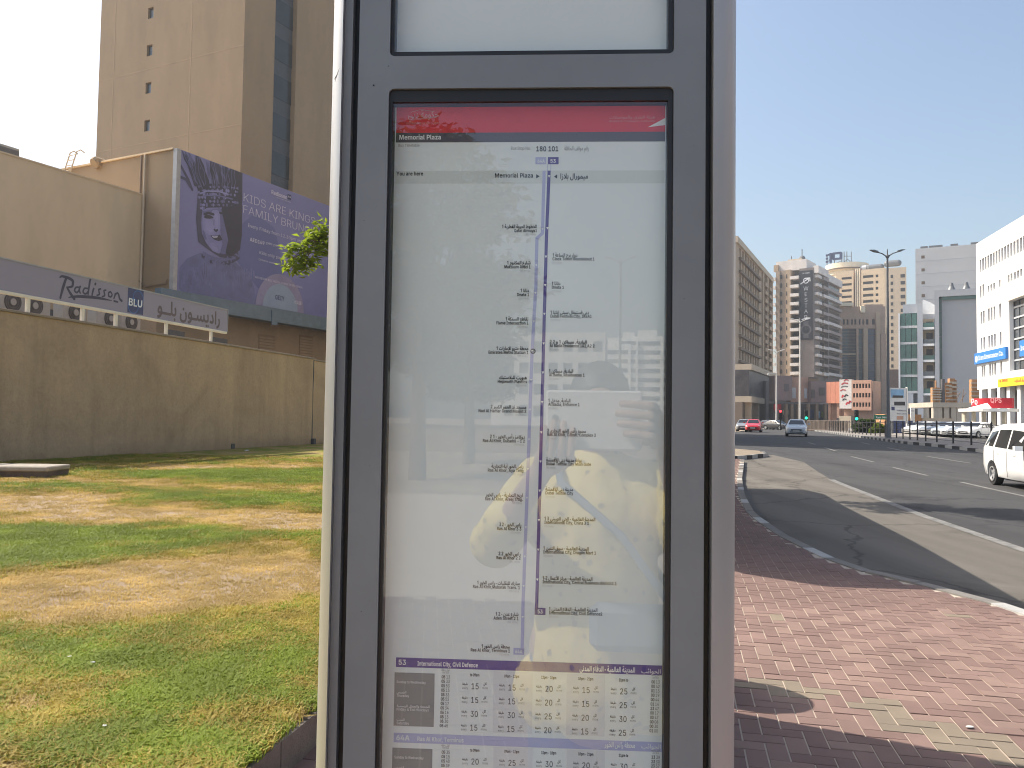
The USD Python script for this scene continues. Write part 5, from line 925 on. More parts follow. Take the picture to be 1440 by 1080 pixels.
for i, (a, b, c, d) in enumerate(bays):
    n = 26; zz = np.linspace(Z(d), Z(c), n + 1); m_ = ('glass_teal', 'glass_teal', 'glass_blue')[i]
    for k in range(n):
        if i == 0: obj('glass_panel', bx(X(a), X(a) + (X(b) - X(a)) * .45, .8, .9, zz[k] + .1, zz[k + 1] - .1), 'glass_teal', bg); obj('glass_panel', bx(X(a) + (X(b) - X(a)) * .46, X(b), .85, .95, zz[k] + .1, zz[k + 1] - .1), 'glass_dark', bg)
        elif k % 2 == 0: obj('glass_panel', bx(X(a), X(b), .8, .9, zz[k] + .08, zz[min(k + 2, n)] - .08), m_, bg)
for h in hs[3:]: win(bg, h[0], h[1], h[2], h[3], 'glass_dark', .8, .9)
obj('beam', bx(X(1184.6), X(1204.3), .3, .79, Z(498.6), Z(497)), 'beige_pale', bg); obj('pier', bx(X(1213.7), X(1219.8), -.8, -.001, ZB_, Z(462)), 'beige_block', bg); obj('pier', bx(X(1231.5), X(1237), -1, -.001, ZB_, Z(440)), 'beige_block', bg); obj('pier', bx(X(1238.5), xe, -.6, -.001, ZB_, Z(470)), 'brown_stone', bg)
obj('parapet', bx(-3, X(1199.5), -1.2, 3, Z(430.5), Z(426)), 'cream_light', bg); obj('parapet', bx(X(1210), X(1216), -1.2, 3, Z(440), Z(430.9)), 'cream_light', bg); obj('upper_storey', bx(X(1216.1), X(1243), .5, 20, H0 + .001, Z(428)), 'brown_stone', bg)
obj('lower_wing', bx(xe + .01, xe + 9, 1, 20, ZB_, Z(519)), 'brown_strip', bg)

# ---- beige hotel with a grid of windows, seen along its front
P = at_y(1085.3, 500, 262)[:2]; F = frame_at(P, RAD(25.7)); hb = fthing('beige_hotel', 'long beige hotel with rows of paired windows above a dark glass podium', 'building', F)
X = lambda px: fc(F, px, 500)[0]; Zx = lambda px, py: fc(F, px, py)[1]
x0 = -66.0; zt = Zx(1047, 346) - 1.7; zp1 = Zx(1046, 516.5); zg1, zg0 = Zx(1046, 524), Zx(1046, 559); zs_ = Zx(1046, 567)
rows = np.linspace(Zx(1046, 361), Zx(1046, 501), 9); holes = []
xs6 = X(1046.5), X(1067.5); pw = (xs6[1] - xs6[0]) / 6.0
for z in rows:
    for i in range(-2, 6): xm = xs6[0] + (i + .5) * pw; holes.append((xm - pw * .30, xm + pw * .30, z - 1.15, z + 1.15))
xr0 = X(1071); 
obj('wall', panel_with_holes(x0, xr0, zp1, zt, holes, 0, .8), 'beige_block', hb); obj('core', bx(x0, 0, 2.4, 40, ZB_, zt - 1), 'beige_block', hb); obj('parapet', bx(x0, 0, -.6, 2.3, zt + .001, zt + 1.6), 'beige_pale', hb)
for k, h in enumerate(holes): win(hb, h[0], h[1], h[2], h[3], 'glass_blind' if k % 3 else 'paint_white', .5, .6)
for z in rows: obj('sill_band', bx(max(x0, xs6[0] - 2 * pw), xs6[1], -.7, -.001, z - 2.2, z - 1.55), 'beige_dark', hb)
for z in np.linspace(zp1 + 2, zt - 4, 11):
    for a_, b_ in ((1072.5, 1076.5), (1078.5, 1083)): obj('balcony', bx(X(a_), X(b_), -.9, 1.2, z, z + 1.1), 'beige_block', hb); obj('balcony_opening', bx(X(a_), X(b_), 1.3, 2.39, z + 1.2, z + 3.6), 'glass_brown', hb)
for a_ in (1071, 1077.2, 1083.4): obj('pier', bx(X(a_), X(a_) + 3.0, -.4, 2.39, zp1, zt), 'beige_block', hb)
obj('podium_band', bx(x0, 6, -4.0, 2.39, zg1 + .001, zp1 - .001), 'beige_pale', hb); obj('podium_band', bx(x0, 6, -4.0, 2.39, zs_, zg0 - .001), 'beige_pale', hb); obj('podium_glazing', bx(x0, 5, -3.4, 2.38, zg0, zg1), 'shop_dark', hb); obj('podium_end', bx(5.001, 6, -3.9, 2.38, zg0, zg1), 'beige_pale', hb)
for i in range(5):
    xx = -64 + i * 12; obj('column', bx(xx, xx + 1.6, -3.6, -2, ZB_, zs_ - .001), 'beige_block', hb); obj('shop_front', bx(xx + 1.8, xx + 11.8, -1.9, -1.8, ZB_ + .2, zs_ - 1.2), ['shop_dark', 'glass_brown', 'beige_dark'][i % 3], hb)
obj('shop_wall', bx(x0, 6, -1.79, 2.37, ZB_, zs_ - .002), 'beige_dark', hb)

# ---- balcony tower with a black banner
PW = at_y(1145, 450, 300)[:2]; FL_ = frame_at(PW, RAD(37 + 90)); FR_ = frame_at(PW, RAD(37))
wt = fthing('balcony_tower', 'brown balcony tower with a tall black banner on its front', 'building', FL_)
X = lambda px: fc(FL_, px, 450)[0]; Z = lambda py: fc(FL_, 1120, py)[1]; XR_ = lambda px: fc(FR_, px, 450)[0]
xl0 = X(1087); zt = fc(FL_, 1143, 376)[1]; zbw = Z(531)
def seg(a, b, m, y0=0, z0=None, z1=None, nm='wall'): return obj(nm, bx(X(a), X(b), y0, 6, zbw if z0 is None else z0, zt if z1 is None else z1), m, wt)
seg(1091.2, 1096.5, 'westar_brown'); seg(1096.5, 1105, 'westar_brown', .35); seg(1105, 1111.6, 'beige_block', -.01); seg(1124.2, 1144.9, 'westar_grey', -.02)
obj('core', bx(xl0, -.1, 6.001, XR_(1181), ZB_, zt - .5), 'westar_grey', wt); obj('back_strip', bx(xl0, X(1124), 4.2, 5.99, zbw, zt), 'westar_grey', wt)
nfl = 12; zf = np.linspace(Z(527), Z(392.5), nfl)
for k, z in enumerate(zf):
    obj('balcony', bx(X(1111.8), X(1124), -.9, 4.1, z, z + 1.15), 'balcony_white', wt); obj('balcony', bx(xl0, X(1091), -.6, 4.1, z + .3, z + 1.35), 'balcony_white', wt); win(wt, X(1113), X(1122), z + 1.4, z + 2.9, 'glass_brown', 4.0, 4.19)
    for a_, b_ in ((1097.5, 1099), (1105.6, 1106.8)): obj('slot_window', bx(X(a_), X(b_), -.06, .349, z + .6, z + 2.2), 'glass_dark', wt)
roofz = zt + .001
obj('roof_house', bx(X(1089), X(1132), 2, 14, roofz, Z(364)), 'balcony_white', wt); obj('roof_house', bx(X(1086.8), X(1093), 1, 12, roofz, Z(369)), 'beige_block', wt); obj('roof_house', bx(X(1103), X(1123), 4, 12, Z(364) + .001, Z(361)), 'beige_pale', wt)
for px, top in ((1103.6, 353), (1118.8, 345)): obj('antenna', tube([(X(px), 8, Z(364)), (X(px), 8, Z(top))], .16, 5), 'lamp_grey', wt)
obj('antenna_arm', [tube([(X(px - .9), 8, Z(y)), (X(px + .9), 8, Z(y))], .10, 4) for px, y in ((1118.8, 347), (1118.8, 349.5), (1118.8, 352), (1103.6, 356))], 'lamp_grey', wt); obj('roof_dish', trimesh.creation.icosphere(1, 1.2).apply_translation([X(1121.3), 6, Z(360)]), 'lamp_grey', wt)
# right hand side: local x = 0 plane, y away
xr1 = XR_(1180.5); ym = XR_(1160.6)
obj('side_pier', bx(-.5, -.02, 6.0, ym * .06 + 6, zbw, zt), 'westar_grey', wt)
for k, z in enumerate(zf):
    for a_, b_, off in ((6.6, ym - .8, 1.7), (ym + .6, xr1, 1.1)):
        zz = z + (.0 if off > 1.5 else .5)
        obj('side_balcony', bx(-.099, off, a_, b_, zz, zz + 1.1), 'balcony_rose' if k % 3 else 'balcony_white', wt); obj('side_window', bx(-.099, .0, a_ + 1.2, b_ - 1.2, zz + 1.2, zz + 2.7), 'glass_brown', wt)
    obj('corner_balcony', bx(-.02, 1.3, .5, 5.5, z + .1, z + 1.15), 'balcony_white', wt)
obj('side_wall', bx(-3, -.021, .001, 5.99, zbw, zt - .001), 'westar_grey', wt); obj('side_fin', bx(-.098, 1.2, ym - .7, ym + .5, zbw, zt - 1), 'westar_grey', wt)
obj('parapet', bx(-.3, 1.6, 0, ym - 1, zt - 2.2, zt + .6), 'balcony_white', wt); obj('parapet', bx(-.3, 1.2, ym - .99, xr1, zt - 3.2, zt - .4), 'balcony_white', wt)
bn = fthing('black_banner', 'tall black banner with white vertical lettering and a watch, on the balcony tower', 'banner', FL_)
b0, b1 = X(1124.6), X(1143); zb_0, zb_1 = Z(478.5), Z(382); sheet_ = obj('banner_cloth', bx(b0, b1, -.30, -.06, zb_0, zb_1), 'banner_black', bn)
bw_ = b1 - b0; xm = (b0 + b1) / 2; lets = []
for i, ch in enumerate('WESTAR'): z_ = Z(409.5 + i * 8.0); lets.append(obj('letter', upright(flat(lettering(ch, xm, z_, 1.45, 'thin', None, 'c')), -.31), 'ink_white', sheet_))
obj('white_lettering', upright(flat(lettering('AL FAJER', xm, Z(386.5), .55, 'bold', bw_ * .55, 'c')), -.31), 'ink_pale', sheet_)
lg = shapely.union_all([shapely.Point(xm, Z(396)).buffer(1.1).difference(shapely.Point(xm, Z(396)).buffer(.8)), shapely.LineString([(xm - 1.9, Z(400)), (xm - .3, Z(396)), (xm + .9, Z(393.6))]).buffer(.2), shapely.LineString([(xm - .4, Z(393)), (xm + 1.4, Z(392.6)), (xm + 1.5, Z(397))]).buffer(.18)]); obj('emblem', upright(flat(lg), -.31), 'ink_white', sheet_)
wc_ = (xm, Z(464.5)); wt_ = shapely.union_all([shapely.Point(wc_).buffer(2.0, 24).difference(shapely.Point(wc_).buffer(1.45, 24))] + [shapely.LineString([wc_, (wc_[0] + dx, wc_[1] + dz)]).buffer(.09) for dx, dz in ((.8, .6), (-.3, 1.1))] + [sbox(wc_[0] - 1.0, wc_[1] + 1.9, wc_[0] + 1.0, wc_[1] + 3.2), sbox(wc_[0] - 1.0, wc_[1] - 3.2, wc_[0] + 1.0, wc_[1] - 1.9)]); obj('watch_print', upright(flat(wt_), -.312), 'banner_grey', sheet_)
obj('pale_swoosh', upright(flat(Polygon([(xm - 1.7, Z(449.5)), (xm + .2, Z(447.5)), (xm + 1.9, Z(448)), (xm + .2, Z(449.4)), (xm - 1.5, Z(450.5))])), -.315), 'ink_white', sheet_)

# ---- low mall in brown, purple and orange blocks
P = at_y(1089, 550, 205)[:2]; F = frame_at(P, RAD(82)); ml = fthing('low_mall', 'low mall of brown, purple and orange boxes below the balcony tower', 'building', F)
X = lambda px: fc(F, px, 570)[0]; Z = lambda py, px=1140: fc(F, px, py)[1]
for a, b, t, bt, m_, y_ in [(1089, 1114, 528, 563, 'mall_purple', 0), (1114, 1138.5, 530, 565, 'mall_brown', .8), (1138.5, 1161.5, 536, 566, 'mall_purple', -.6), ]: obj('block', bx(X(a) + .02, X(b) - .02, y_, 3.0, Z(bt, a), Z(t, a)), m_, ml)
obj('back_block', bx(X(1114), X(1196), 15, 30, ZB_, Z(533, 1150)), 'westar_grey', ml)
obj('shop_front', bx(X(1091), X(1183), 1.5, 4, ZB_, Z(567.5, 1100)), 'shop_dark', ml)
for px in (1105, 1113, 1122, 1136, 1148, 1160, 1170, 1179): obj('column', bx(X(px) - .35, X(px) + .35, -.5, .3, ZB_, Z(566.5, px) - .3), 'beige_dark' if px < 1165 else 'mall_brown', ml)
for a, b, t, bt, m_, y_ in [(1103, 1109, 540, 550, 'banner_grey', 0), (1115, 1121, 545, 560, 'grey_panel', .8), (1133, 1137, 546, 560, 'grey_panel', .8), (1139, 1144, 548, 560, 'shop_dark', -.6), (1150, 1158, 545, 556, 'shop_dark', -.6)]: win(ml, X(a), X(b), Z(bt, a), Z(t, a), m_, y_ - .12, y_ - .002)
for a, b, t, bt, m_ in [(1091, 1101, 568, 577, 'sign_red'), (1104, 1111, 576, 583, 'beige_pale'), (1137, 1147, 576, 588, 'sign_navy'), (1152, 1156, 578, 588, 'poster_sky'), (1158, 1163, 579, 587, 'grass_green')]: obj('shop_sign', bx(X(a), X(b), .9, 1.3, Z(bt, a), Z(t, a)), m_, ml)
Po = at_y(1162, 550, 192)[:2]; F = frame_at(Po, RAD(138)); oc = fthing('orange_block', 'small orange panelled block between the purple mall and the mural', 'building', F); xo = fc(F, 1181, 550)[0]; zo0, zo1 = fc(F, 1170, 567)[1], fc(F, 1170, 537)[1]
for i in range(3): obj('panel', bx(xo * i / 3 + .02, xo * (i + 1) / 3 - .02, 0, 1.5, zo0, zo1), 'mall_orange', oc)
obj('back', bx(.1, xo - .1, 1.6, 5, ZB_, zo1 - .1), 'mall_brown', oc); obj('column', bx(.3, .9, .3, .9, ZB_, zo0 - .001), 'mall_brown', oc); obj('column', bx(xo - .9, xo - .3, .3, .9, ZB_, zo0 - .001), 'mall_brown', oc)
P = at_y(1180, 560, 185)[:2]; F = frame_at(P, RAD(134)); mu = fthing('mural_block', 'low block with a white mural and a pinkish windowed side', 'building', F)
X = lambda px: fc(F, px, 570)[0]; Z = lambda py, px=1190: fc(F, px, py)[1]
obj('mural_wall', bx(X(1180.5), X(1197.6), 0, 1.1, Z(574.5), Z(533.5)), 'balcony_white', mu); hs = [(X(1199.5 + k * 4.3), X(1202.4 + k * 4.3), Z(y + 6), Z(y)) for k in range(6) for y in (540, 553, 566)]
obj('wall', panel_with_holes(X(1197.7), X(1225), Z(577), Z(535), hs, 0, .6), 'mall_pink', mu); obj('core', bx(X(1184), X(1225), 1.2, 6, ZB_, Z(536)), 'mall_brown', mu)
for h in hs: win(mu, h[0], h[1], h[2], h[3], 'glass_brown', .4, .5)
obj('porch', bx(X(1181), X(1198), -.6, 1.1, ZB_, Z(585)), 'beige_pale', mu); obj('porch_opening', [bx(X(1178 + k * 5), X(1181 + k * 5), -.66, -.601, ZB_, Z(588)) for k in range(1)], 'shop_dark', mu)
for px, py, w, h, m_ in [(1184, 539, 8, 2.6, 'sign_red'), (1183, 543.5, 9, 2, 'banner_grey'), (1182, 548.5, 7, 2.2, 'sign_red'), (1184, 557, 3, 3, 'sign_red_bright'), (1188, 556, 4, 3, 'banner_black'), (1185, 561.5, 5, 2.4, 'banner_black'), (1190, 567, 4, 3, 'sign_red_bright'), (1194, 565, 2.5, 3, 'sign_red'), (1187, 534.6, 6, 2, 'sign_red')]:
    p = shapely.LineString([(X(px), Z(py + h / 2)), (X(px + w * .4), Z(py - h * .3)), (X(px + w), Z(py))]).buffer(h * .05); obj('mural_mark', upright(flat(p), -.04), m_, mu)

# ---- construction plot with raw columns
P = at_y(1312, 575, 120)[:2]; F = frame_at(P, RAD(95)); cs = fthing('construction_frame', 'raw concrete frame with timber shuttering and rebar beside the red sign', 'building', F)
X = lambda px: fc(F, px, 575)[0]; Z = lambda py, px=1340: fc(F, px, py)[1]
obj('slab', bx(X(1312), X(1367), 0, 9, Z(573), Z(566)), 'raw_concrete', cs)
for px in (1313, 1318, 1328, 1338, 1346, 1356): obj('column', bx(X(px), X(px) + .75, .1, .9, ZB_, Z(573.1)), 'raw_concrete', cs)
obj('dark_bay', bx(X(1319), X(1365), 3, 3.2, ZB_, Z(573.1)), 'shop_dark', cs)
for px, t, w in ((1313.5, 545, 1.9), (1317.5, 535, .3), (1327, 533, .7), (1333, 538, 1.0), (1338, 532, 1.3), (1342, 534, 1.0), (1368.5, 533, 2.0)):
    m_ = obj('shuttering', bx(X(px), X(px) + w * .55, .4, .4 + min(w, 1) * .8, Z(566) + .001, Z(t)), 'timber' if px not in (1327,) else 'banner_grey', cs)
    if w >= 1:
        for k in range(5): z = Z(563) + k * (Z(t) - Z(563)) / 5; obj('clamp', bx(X(px) - .15, X(px) + w * .55 + .15, .25, .39, z, z + .18), 'raw_concrete', m_)
for px, lean in ((1320, .5), (1322, -.3), (1324, .2), (1331, .7), (1345, 1.2), (1349, -1.2), (1352, .8), (1355, -.4), (1358, 1.0), (1362, .2)): obj('rebar', tube([(X(px), 2, Z(566)), (X(px) + lean, 2, Z(545 + abs(lean) * 6))], .05, 4), 'pipe_brown', cs)
# ================================================================ cars
def paint(name, col, rough=0.25): mat(name, col, rough, 0.02, 1, coat=0.7)
paint('car_white', (0.74, 0.74, 0.72)); paint('car_silver', (0.40, 0.44, 0.47)); paint('car_red', (0.45, 0.015, 0.025)); paint('car_dark', (0.03, 0.03, 0.035)); paint('car_grey', (0.22, 0.23, 0.24))
mat('car_glass', (0.018, 0.019, 0.020), 0.04, 0.1, 1, spec=0.7); mat('tyre', (0.018, 0.018, 0.018), 0.8, 0.1); mat('alloy', (0.55, 0.55, 0.55), 0.35, 0.05, metal=0.6); mat('car_trim', (0.02, 0.02, 0.021), 0.5, 0.1); mat('lamp_clear', (0.75, 0.77, 0.78), 0.1, 0.05); mat('lamp_red', (0.40, 0.02, 0.02), 0.2, 0.1); mat('plate', (0.65, 0.65, 0.62), 0.5)
def car_shell(prof):
    """prof: stations (x, half width at sill, at waist, z sill, z waist, half width of the roof, z roof) from rear to front."""
    rows = []
    for x, ws, wm, zs, zm, wr, zr in prof:
        half = [(0, zs - .04), (ws * .8, zs - .04), (ws, zs), (wm, zs + (zm - zs) * .35), (wm * 1.0, zs + (zm - zs) * .7), (wm * .985, zm), (wr + (wm - wr) * .12, zm + (zr - zm) * .82), (wr * .9, zm + (zr - zm) * .97), (wr * .55, zr), (0, zr + .012)]
        rows.append([(x, -y, z) for y, z in half] + [(x, y, z) for y, z in half[-2:0:-1]])
    V = np.array(rows); n, k = V.shape[:2]; F = []
    for i in range(n - 1):
        for j in range(k):
            a, b, c, d = i * k + j, i * k + (j + 1) % k, (i + 1) * k + (j + 1) % k, (i + 1) * k + j; F += [(a, b, c), (a, c, d)]
    V = V.reshape(-1, 3); V = np.vstack([V, V[:k].mean(0), V[-k:].mean(0)]); A, B = len(V) - 2, len(V) - 1
    for j in range(k): F += [(A, (j + 1) % k, j), (B, (n - 1) * k + j, (n - 1) * k + (j + 1) % k)]
    m = trimesh.Trimesh(V, np.array(F), process=True); m.fix_normals(); return m
def interp(prof, x):
    P = np.array(prof); return [np.interp(x, P[:, 0], P[:, i]) for i in range(1, 7)]
def side_pt(prof, x, t, s, off=.008):
    ws, wm, zs, zm, wr, zr = interp(prof, x); t2 = t * .82 / .82
    if t < 0: return (x, s * (float(np.interp(1 + t, [0, .35, .7, 1], [ws, wm, wm, wm * .985])) + off), zm + t * (zm - zs))
    y = wm * .985 + (wr + (wm - wr) * .12 - wm * .985) * t; z = zm + (zr - zm) * .82 * t; return (x, s * (y + off), z + .0)
def side_window(prof, pts, s):
    v = [side_pt(prof, x, t, s) for x, t in pts]; v2 = [side_pt(prof, x, t, s, -.02) for x, t in pts]; n = len(v)
    F = [(0, i, i + 1) for i in range(1, n - 1)] + [(n, n + i + 1, n + i) for i in range(1, n - 1)]
    for i in range(n): j = (i + 1) % n; F += [(i, n + i, j), (j, n + i, n + j)]
    m = trimesh.Trimesh(np.array(v + v2), np.array(F), process=False); m.fix_normals(); return m
def end_window(prof, x0, x1, w=.86, m0=.06, m1=.1):
    """Glass between two stations: waist at x0, roof at x1."""
    a, b = interp(prof, x0), interp(prof, x1); z0, z1 = a[5], b[5]; d = np.array([x1 - x0, z1 - z0]); nn = np.array([-d[1], d[0]]) / np.linalg.norm(d); nn = nn if nn[1] > 0 else -nn
    def P(t, y, off): return (x0 + d[0] * t + nn[0] * off, y, z0 + d[1] * t + nn[1] * off)
    wa, wb = a[4] * w, b[4] * w
    V = [P(m0, -wa, .022), P(m0, wa, .022), P(1 - m1, wb, .022), P(1 - m1, -wb, .022), P(m0, -wa, -.03), P(m0, wa, -.03), P(1 - m1, wb, -.03), P(1 - m1, -wb, -.03)]
    return hull(V)
VAN = [(-2.07, .62, .66, .42, .80, .60, .86), (-2.04, .70, .78, .34, .95, .70, 1.10), (-1.98, .76, .81, .30, 1.02, .64, 1.40), (-1.80, .79, .83, .27, 1.02, .60, 1.64), (-1.2, .80, .83, .25, 1.00, .62, 1.70), (-.3, .80, .83, .24, .98, .63, 1.71), (.4, .80, .83, .24, .97, .60, 1.66), (.72, .80, .83, .24, .965, .58, 1.57), (1.18, .79, .83, .25, .96, .72, 1.10), (1.32, .79, .825, .25, .93, .74, 1.03), (1.75, .77, .80, .26, .86, .66, .94), (1.98, .72, .74, .28, .74, .60, .82), (2.08, .62, .64, .34, .62, .5, .70)]
SEDAN = [(-2.28, .62, .66, .38, .70, .58, .76), (-2.22, .72, .79, .30, .86, .68, .96), (-2.05, .78, .84, .26, .90, .72, 1.02), (-1.55, .82, .86, .24, .91, .72, 1.06), (-.95, .83, .87, .22, .91, .58, 1.40), (-.5, .83, .87, .22, .91, .56, 1.45), (.1, .83, .87, .22, .90, .56, 1.45), (.42, .83, .87, .22, .90, .57, 1.38), (1.08, .82, .86, .22, .88, .72, 1.00), (1.3, .82, .86, .23, .86, .74, .95), (1.85, .78, .82, .25, .78, .68, .85), (2.15, .70, .74, .28, .66, .58, .74), (2.25, .58, .60, .34, .56, .48, .62)]
def make_car(name, label, prof, m, loc, ang, group=None, van=False):
    wx = (-1.32, 1.33) if van else (-1.32, 1.36); R = .315; wy = .83 if van else .87
    t = thing(name, label, 'van' if van and 'van' in name else 'car', loc, ang, group)
    body = car_shell(prof)
    cyl = []
    for x in wx:
        for s in (-1, 1):
            c = trimesh.creation.cylinder(R + .055, .34, sections=28); c.apply_transform(trimesh.transformations.rotation_matrix(math.pi / 2, [1, 0, 0])); c.apply_translation([x, s * (wy - .02), R]); cyl.append(c)
    try: body = trimesh.boolean.difference([body] + cyl, engine='manifold')
    except Exception: pass
    obj('body', body, m, t, smooth=32)
    obj('underside', bx(wx[0] - .5, wx[1] + .5, -.62, .62, .18, .5), 'car_trim', t)
    for x in wx:
        for s in (-1, 1):
            prf = [(R * .62, -.095), (R * .94, -.10), (R, -.07), (R, .07), (R * .94, .10), (R * .62, .095)]
            c = lathe(prf + [prf[0]], 24); c.apply_transform(trimesh.transformations.rotation_matrix(-s * math.pi / 2, [1, 0, 0])); c.apply_translation([x, s * (wy - .115), R]); w = obj('wheel', c, 'tyre', t, smooth=40)
            hub = [trimesh.creation.cylinder(R * .17, .06, sections=12), trimesh.creation.annulus(R * .56, R * .64, .16, sections=24)]
            for k in range(5):
                sp = trimesh.creation.box([R * .5, .07, .03]); sp.apply_translation([R * .36, 0, .03]); sp.apply_transform(trimesh.transformations.rotation_matrix(k * 2 * math.pi / 5, [0, 0, 1])); hub.append(sp)
            dk = trimesh.creation.cylinder(R * .6, .02, sections=20); 
            for q_, mm, off in ((trimesh.util.concatenate(hub), 'alloy', .055), (dk, 'car_trim', .0)):
                q_.apply_transform(trimesh.transformations.rotation_matrix(-s * math.pi / 2, [1, 0, 0])); q_.apply_translation([x, s * (wy - .115 + off - (.02 if mm == 'alloy' else 0)), R]); obj('rim' if mm == 'alloy' else 'brake_disc', q_, mm, w)
    sw = [[(-1.86, .14), (-1.30, .10), (-1.22, .88), (-1.68, .84)], [(-1.16, .10), (-.36, .08), (-.36, .92), (-1.12, .92)], [(-.26, .08), (.92, .10), (.55, .80), (.40, .92), (-.26, .92)]] if van else [[(-1.28, .12), (-.95, .10), (-.80, .88), (-.92, .72)], [(-.86, .10), (-.14, .08), (-.14, .92), (-.66, .92)], [(-.04, .08), (.92, .12), (.38, .90), (-.04, .92)]]
    for s in (-1, 1):
        for pts in sw: obj('side_window', side_window(prof, pts, s), 'car_glass', t)
        x = .70 if van else .72; y = wy; obj('mirror', hull([(x + dx, s * (y + dy), z) for dx in (-.05, .09) for dy in (.03, .21) for z in (1.0 + .02 * (dx < 0), 1.13)]), m, t, smooth=30)
        hx = prof[-2][0]; obj('headlight', hull([(hx - .30, s * .80, .66), (hx - .30, s * .79, .80), (hx + .0, s * .68, .62), (hx - .02, s * .66, .76), (hx + .06, s * .45, .62), (hx - .02, s * .42, .73)]), 'lamp_clear', t)
        tx = prof[1][0]; obj('tail_light', hull([(tx - .01, s * .66, .72), (tx - .01, s * .67, 1.0), (tx + .16, s * .79, .74), (tx + .16, s * .80, 1.02), (tx + .02, s * .56, .8)]) if van else hull([(tx - .04, s * .5, .66), (tx - .03, s * .5, .84), (tx + .2, s * .82, .68), (tx + .2, s * .83, .86)]), 'lamp_red', t)
        for xh in ((-.95, .0) if not van else (-1.0, .05)):
            h_ = side_pt(prof, xh, -.14, s, .012); obj('door_handle', bx(xh, xh + .2, min(h_[1], h_[1] - s * .04), max(h_[1], h_[1] - s * .04), h_[2] - .02, h_[2] + .02), m, t)
        for xl in ((-1.18, -.30, .78) if van else (-.9, -.09, .9)):
            sp_ = [side_pt(prof, xl, tt_, s, .0025) for tt_ in (-.02, -.3, -.62, -.95)]; obj('door_seam', tube(sp_, .006, 4), 'car_trim', t)
    obj('windscreen', end_window(prof, 1.18 if van else 1.08, .72 if van else .42), 'car_glass', t)
    obj('rear_window', end_window(prof, -2.00 if van else -1.55, -1.84 if van else -.95, .84, .12, .12), 'car_glass', t)
    fx = prof[-1][0]; obj('grille', bx(fx - .12, fx + .012, -.42, .42, .50, .62), 'car_trim', t); obj('lower_grille', bx(fx - .12, fx + .005, -.5, .5, .34, .43), 'car_trim', t); obj('number_plate', bx(fx - .05, fx + .03, -.26, .26, .43, .52, .004), 'plate', t)
    obj('rear_plate', bx(prof[0][0] - .012, prof[0][0] + .05, -.26, .26, .66, .78), 'plate', t)
    return t
H12 = RAD(-90 - 11.5)                # pointing back along the street, towards the camera
gz = lambda x, y: float(rise(x, y)) - 0.12 + .002
def car_at(px, Y): p = at_y(px, 600, Y); return float(p[0]), float(p[1])
# minivan: its rear right wheel stands at the measured point
rw = on_street(1396.5, 681.5, -0.118); fwd = np.array([math.cos(H12), math.sin(H12)]); lft = np.array([-fwd[1], fwd[0]]); o_ = rw[:2] + fwd * 1.32 + lft * .80
make_car('minivan', 'white minivan driving on the near lanes, at the right edge', VAN, 'car_white', (o_[0], o_[1], gz(*o_)), H12, van=True)
H20 = RAD(-90 - 20)
x, y = car_at(1120, 68); make_car('silver_car', 'silver blue saloon car coming along the road towards the camera', SEDAN, 'car_silver', (x, y, gz(x, y)), H20)
x, y = car_at(1060, 90); make_car('red_car', 'small red car coming along the road, beside the totem edge', SEDAN, 'car_red', (x, y, gz(x, y)), H20)
x, y = car_at(1092, 118); dark0 = make_car('dark_car', 'dark car waiting by the podium behind the red car', SEDAN, 'car_dark', (x, y, gz(x, y)), RAD(-60))
x, y = car_at(1081, 124); dup(dark0, (x, y, gz(x, y)), RAD(-75), 'dark car in the shade between the red car and the leftmost far lamp post')
x, y = car_at(1046.5, 95); make_car('grey_car', 'pale grey car half hidden by the totem, left of the red car', SEDAN, 'car_grey', (x, y, gz(x, y)), H20)
# parked row behind the railings
AP = RAD(205); Gp = 'cars parked behind the railings'
lab = ['white parked car farthest left behind the railings', 'white parked car, second from the left behind the railings', 'grey parked car behind the railings beside a white one', 'dark parked car in the middle of the row behind the railings', 'silver parked car in the row behind the railings', 'white parked car in the right half of the row', 'grey parked car just left of the last white one', 'white parked car at the right end of the row, by the minivan']
first = {}
for i, (px, Y, m) in enumerate([(1297, 83, 'car_white'), (1309, 81, 'car_white'), (1321, 79, 'car_grey'), (1331, 77, 'car_dark'), (1341, 75.5, 'car_silver'), (1353, 74, 'car_white'), (1364, 73, 'car_grey'), (1376, 71.5, 'car_white')]):
    x, y = car_at(px, Y); z = gz(x, y)
    if m in first: dup(first[m], (x, y, z), AP + .06 * math.sin(i * 3), lab[i], Gp)
    else: first[m] = make_car('parked_car', lab[i], VAN if i in (5,) else SEDAN, m, (x, y, z), AP + .06 * math.sin(i * 3), Gp)

# ================================================================ railings on the median
FE = shapely.LineString([(23.6, 31), (23.9, 38), (25.3, 48.2), (40.2, 101), (43.5, 112)]); nP = int(FE.length / 2.35)
fe = thing('median_railing', 'black metal railings along the median with pointed posts', 'railing')
tops = []
for i in range(nP):
    p = np.array(FE.interpolate(i * 2.35).coords[0]); z = float(rise(*p)) + .03
    obj('post', hull([(p[0] + a, p[1] + b, z + c) for a in (-.035, .035) for b in (-.035, .035) for c in (0, 1.22)] + [(p[0], p[1], z + 1.30)]), 'fence_black', fe); tops.append((p[0], p[1], z))
for h, r in ((1.12, .022), (.62, .015), (.16, .015)): obj('rail', tube([(a, b, c + h) for a, b, c in tops], r, 5), 'fence_black', fe)
bars = []
for i in range(nP - 1):
    a, b = np.array(tops[i]), np.array(tops[i + 1]); far = a[1] > 62
    for t in np.linspace(0, 1, 9 if far else 3)[1:-1] if far else []:
        q_ = a + (b - a) * t; bars.append(bx(q_[0] - .012, q_[0] + .012, q_[1] - .012, q_[1] + .012, q_[2] + .16, q_[2] + 1.12))
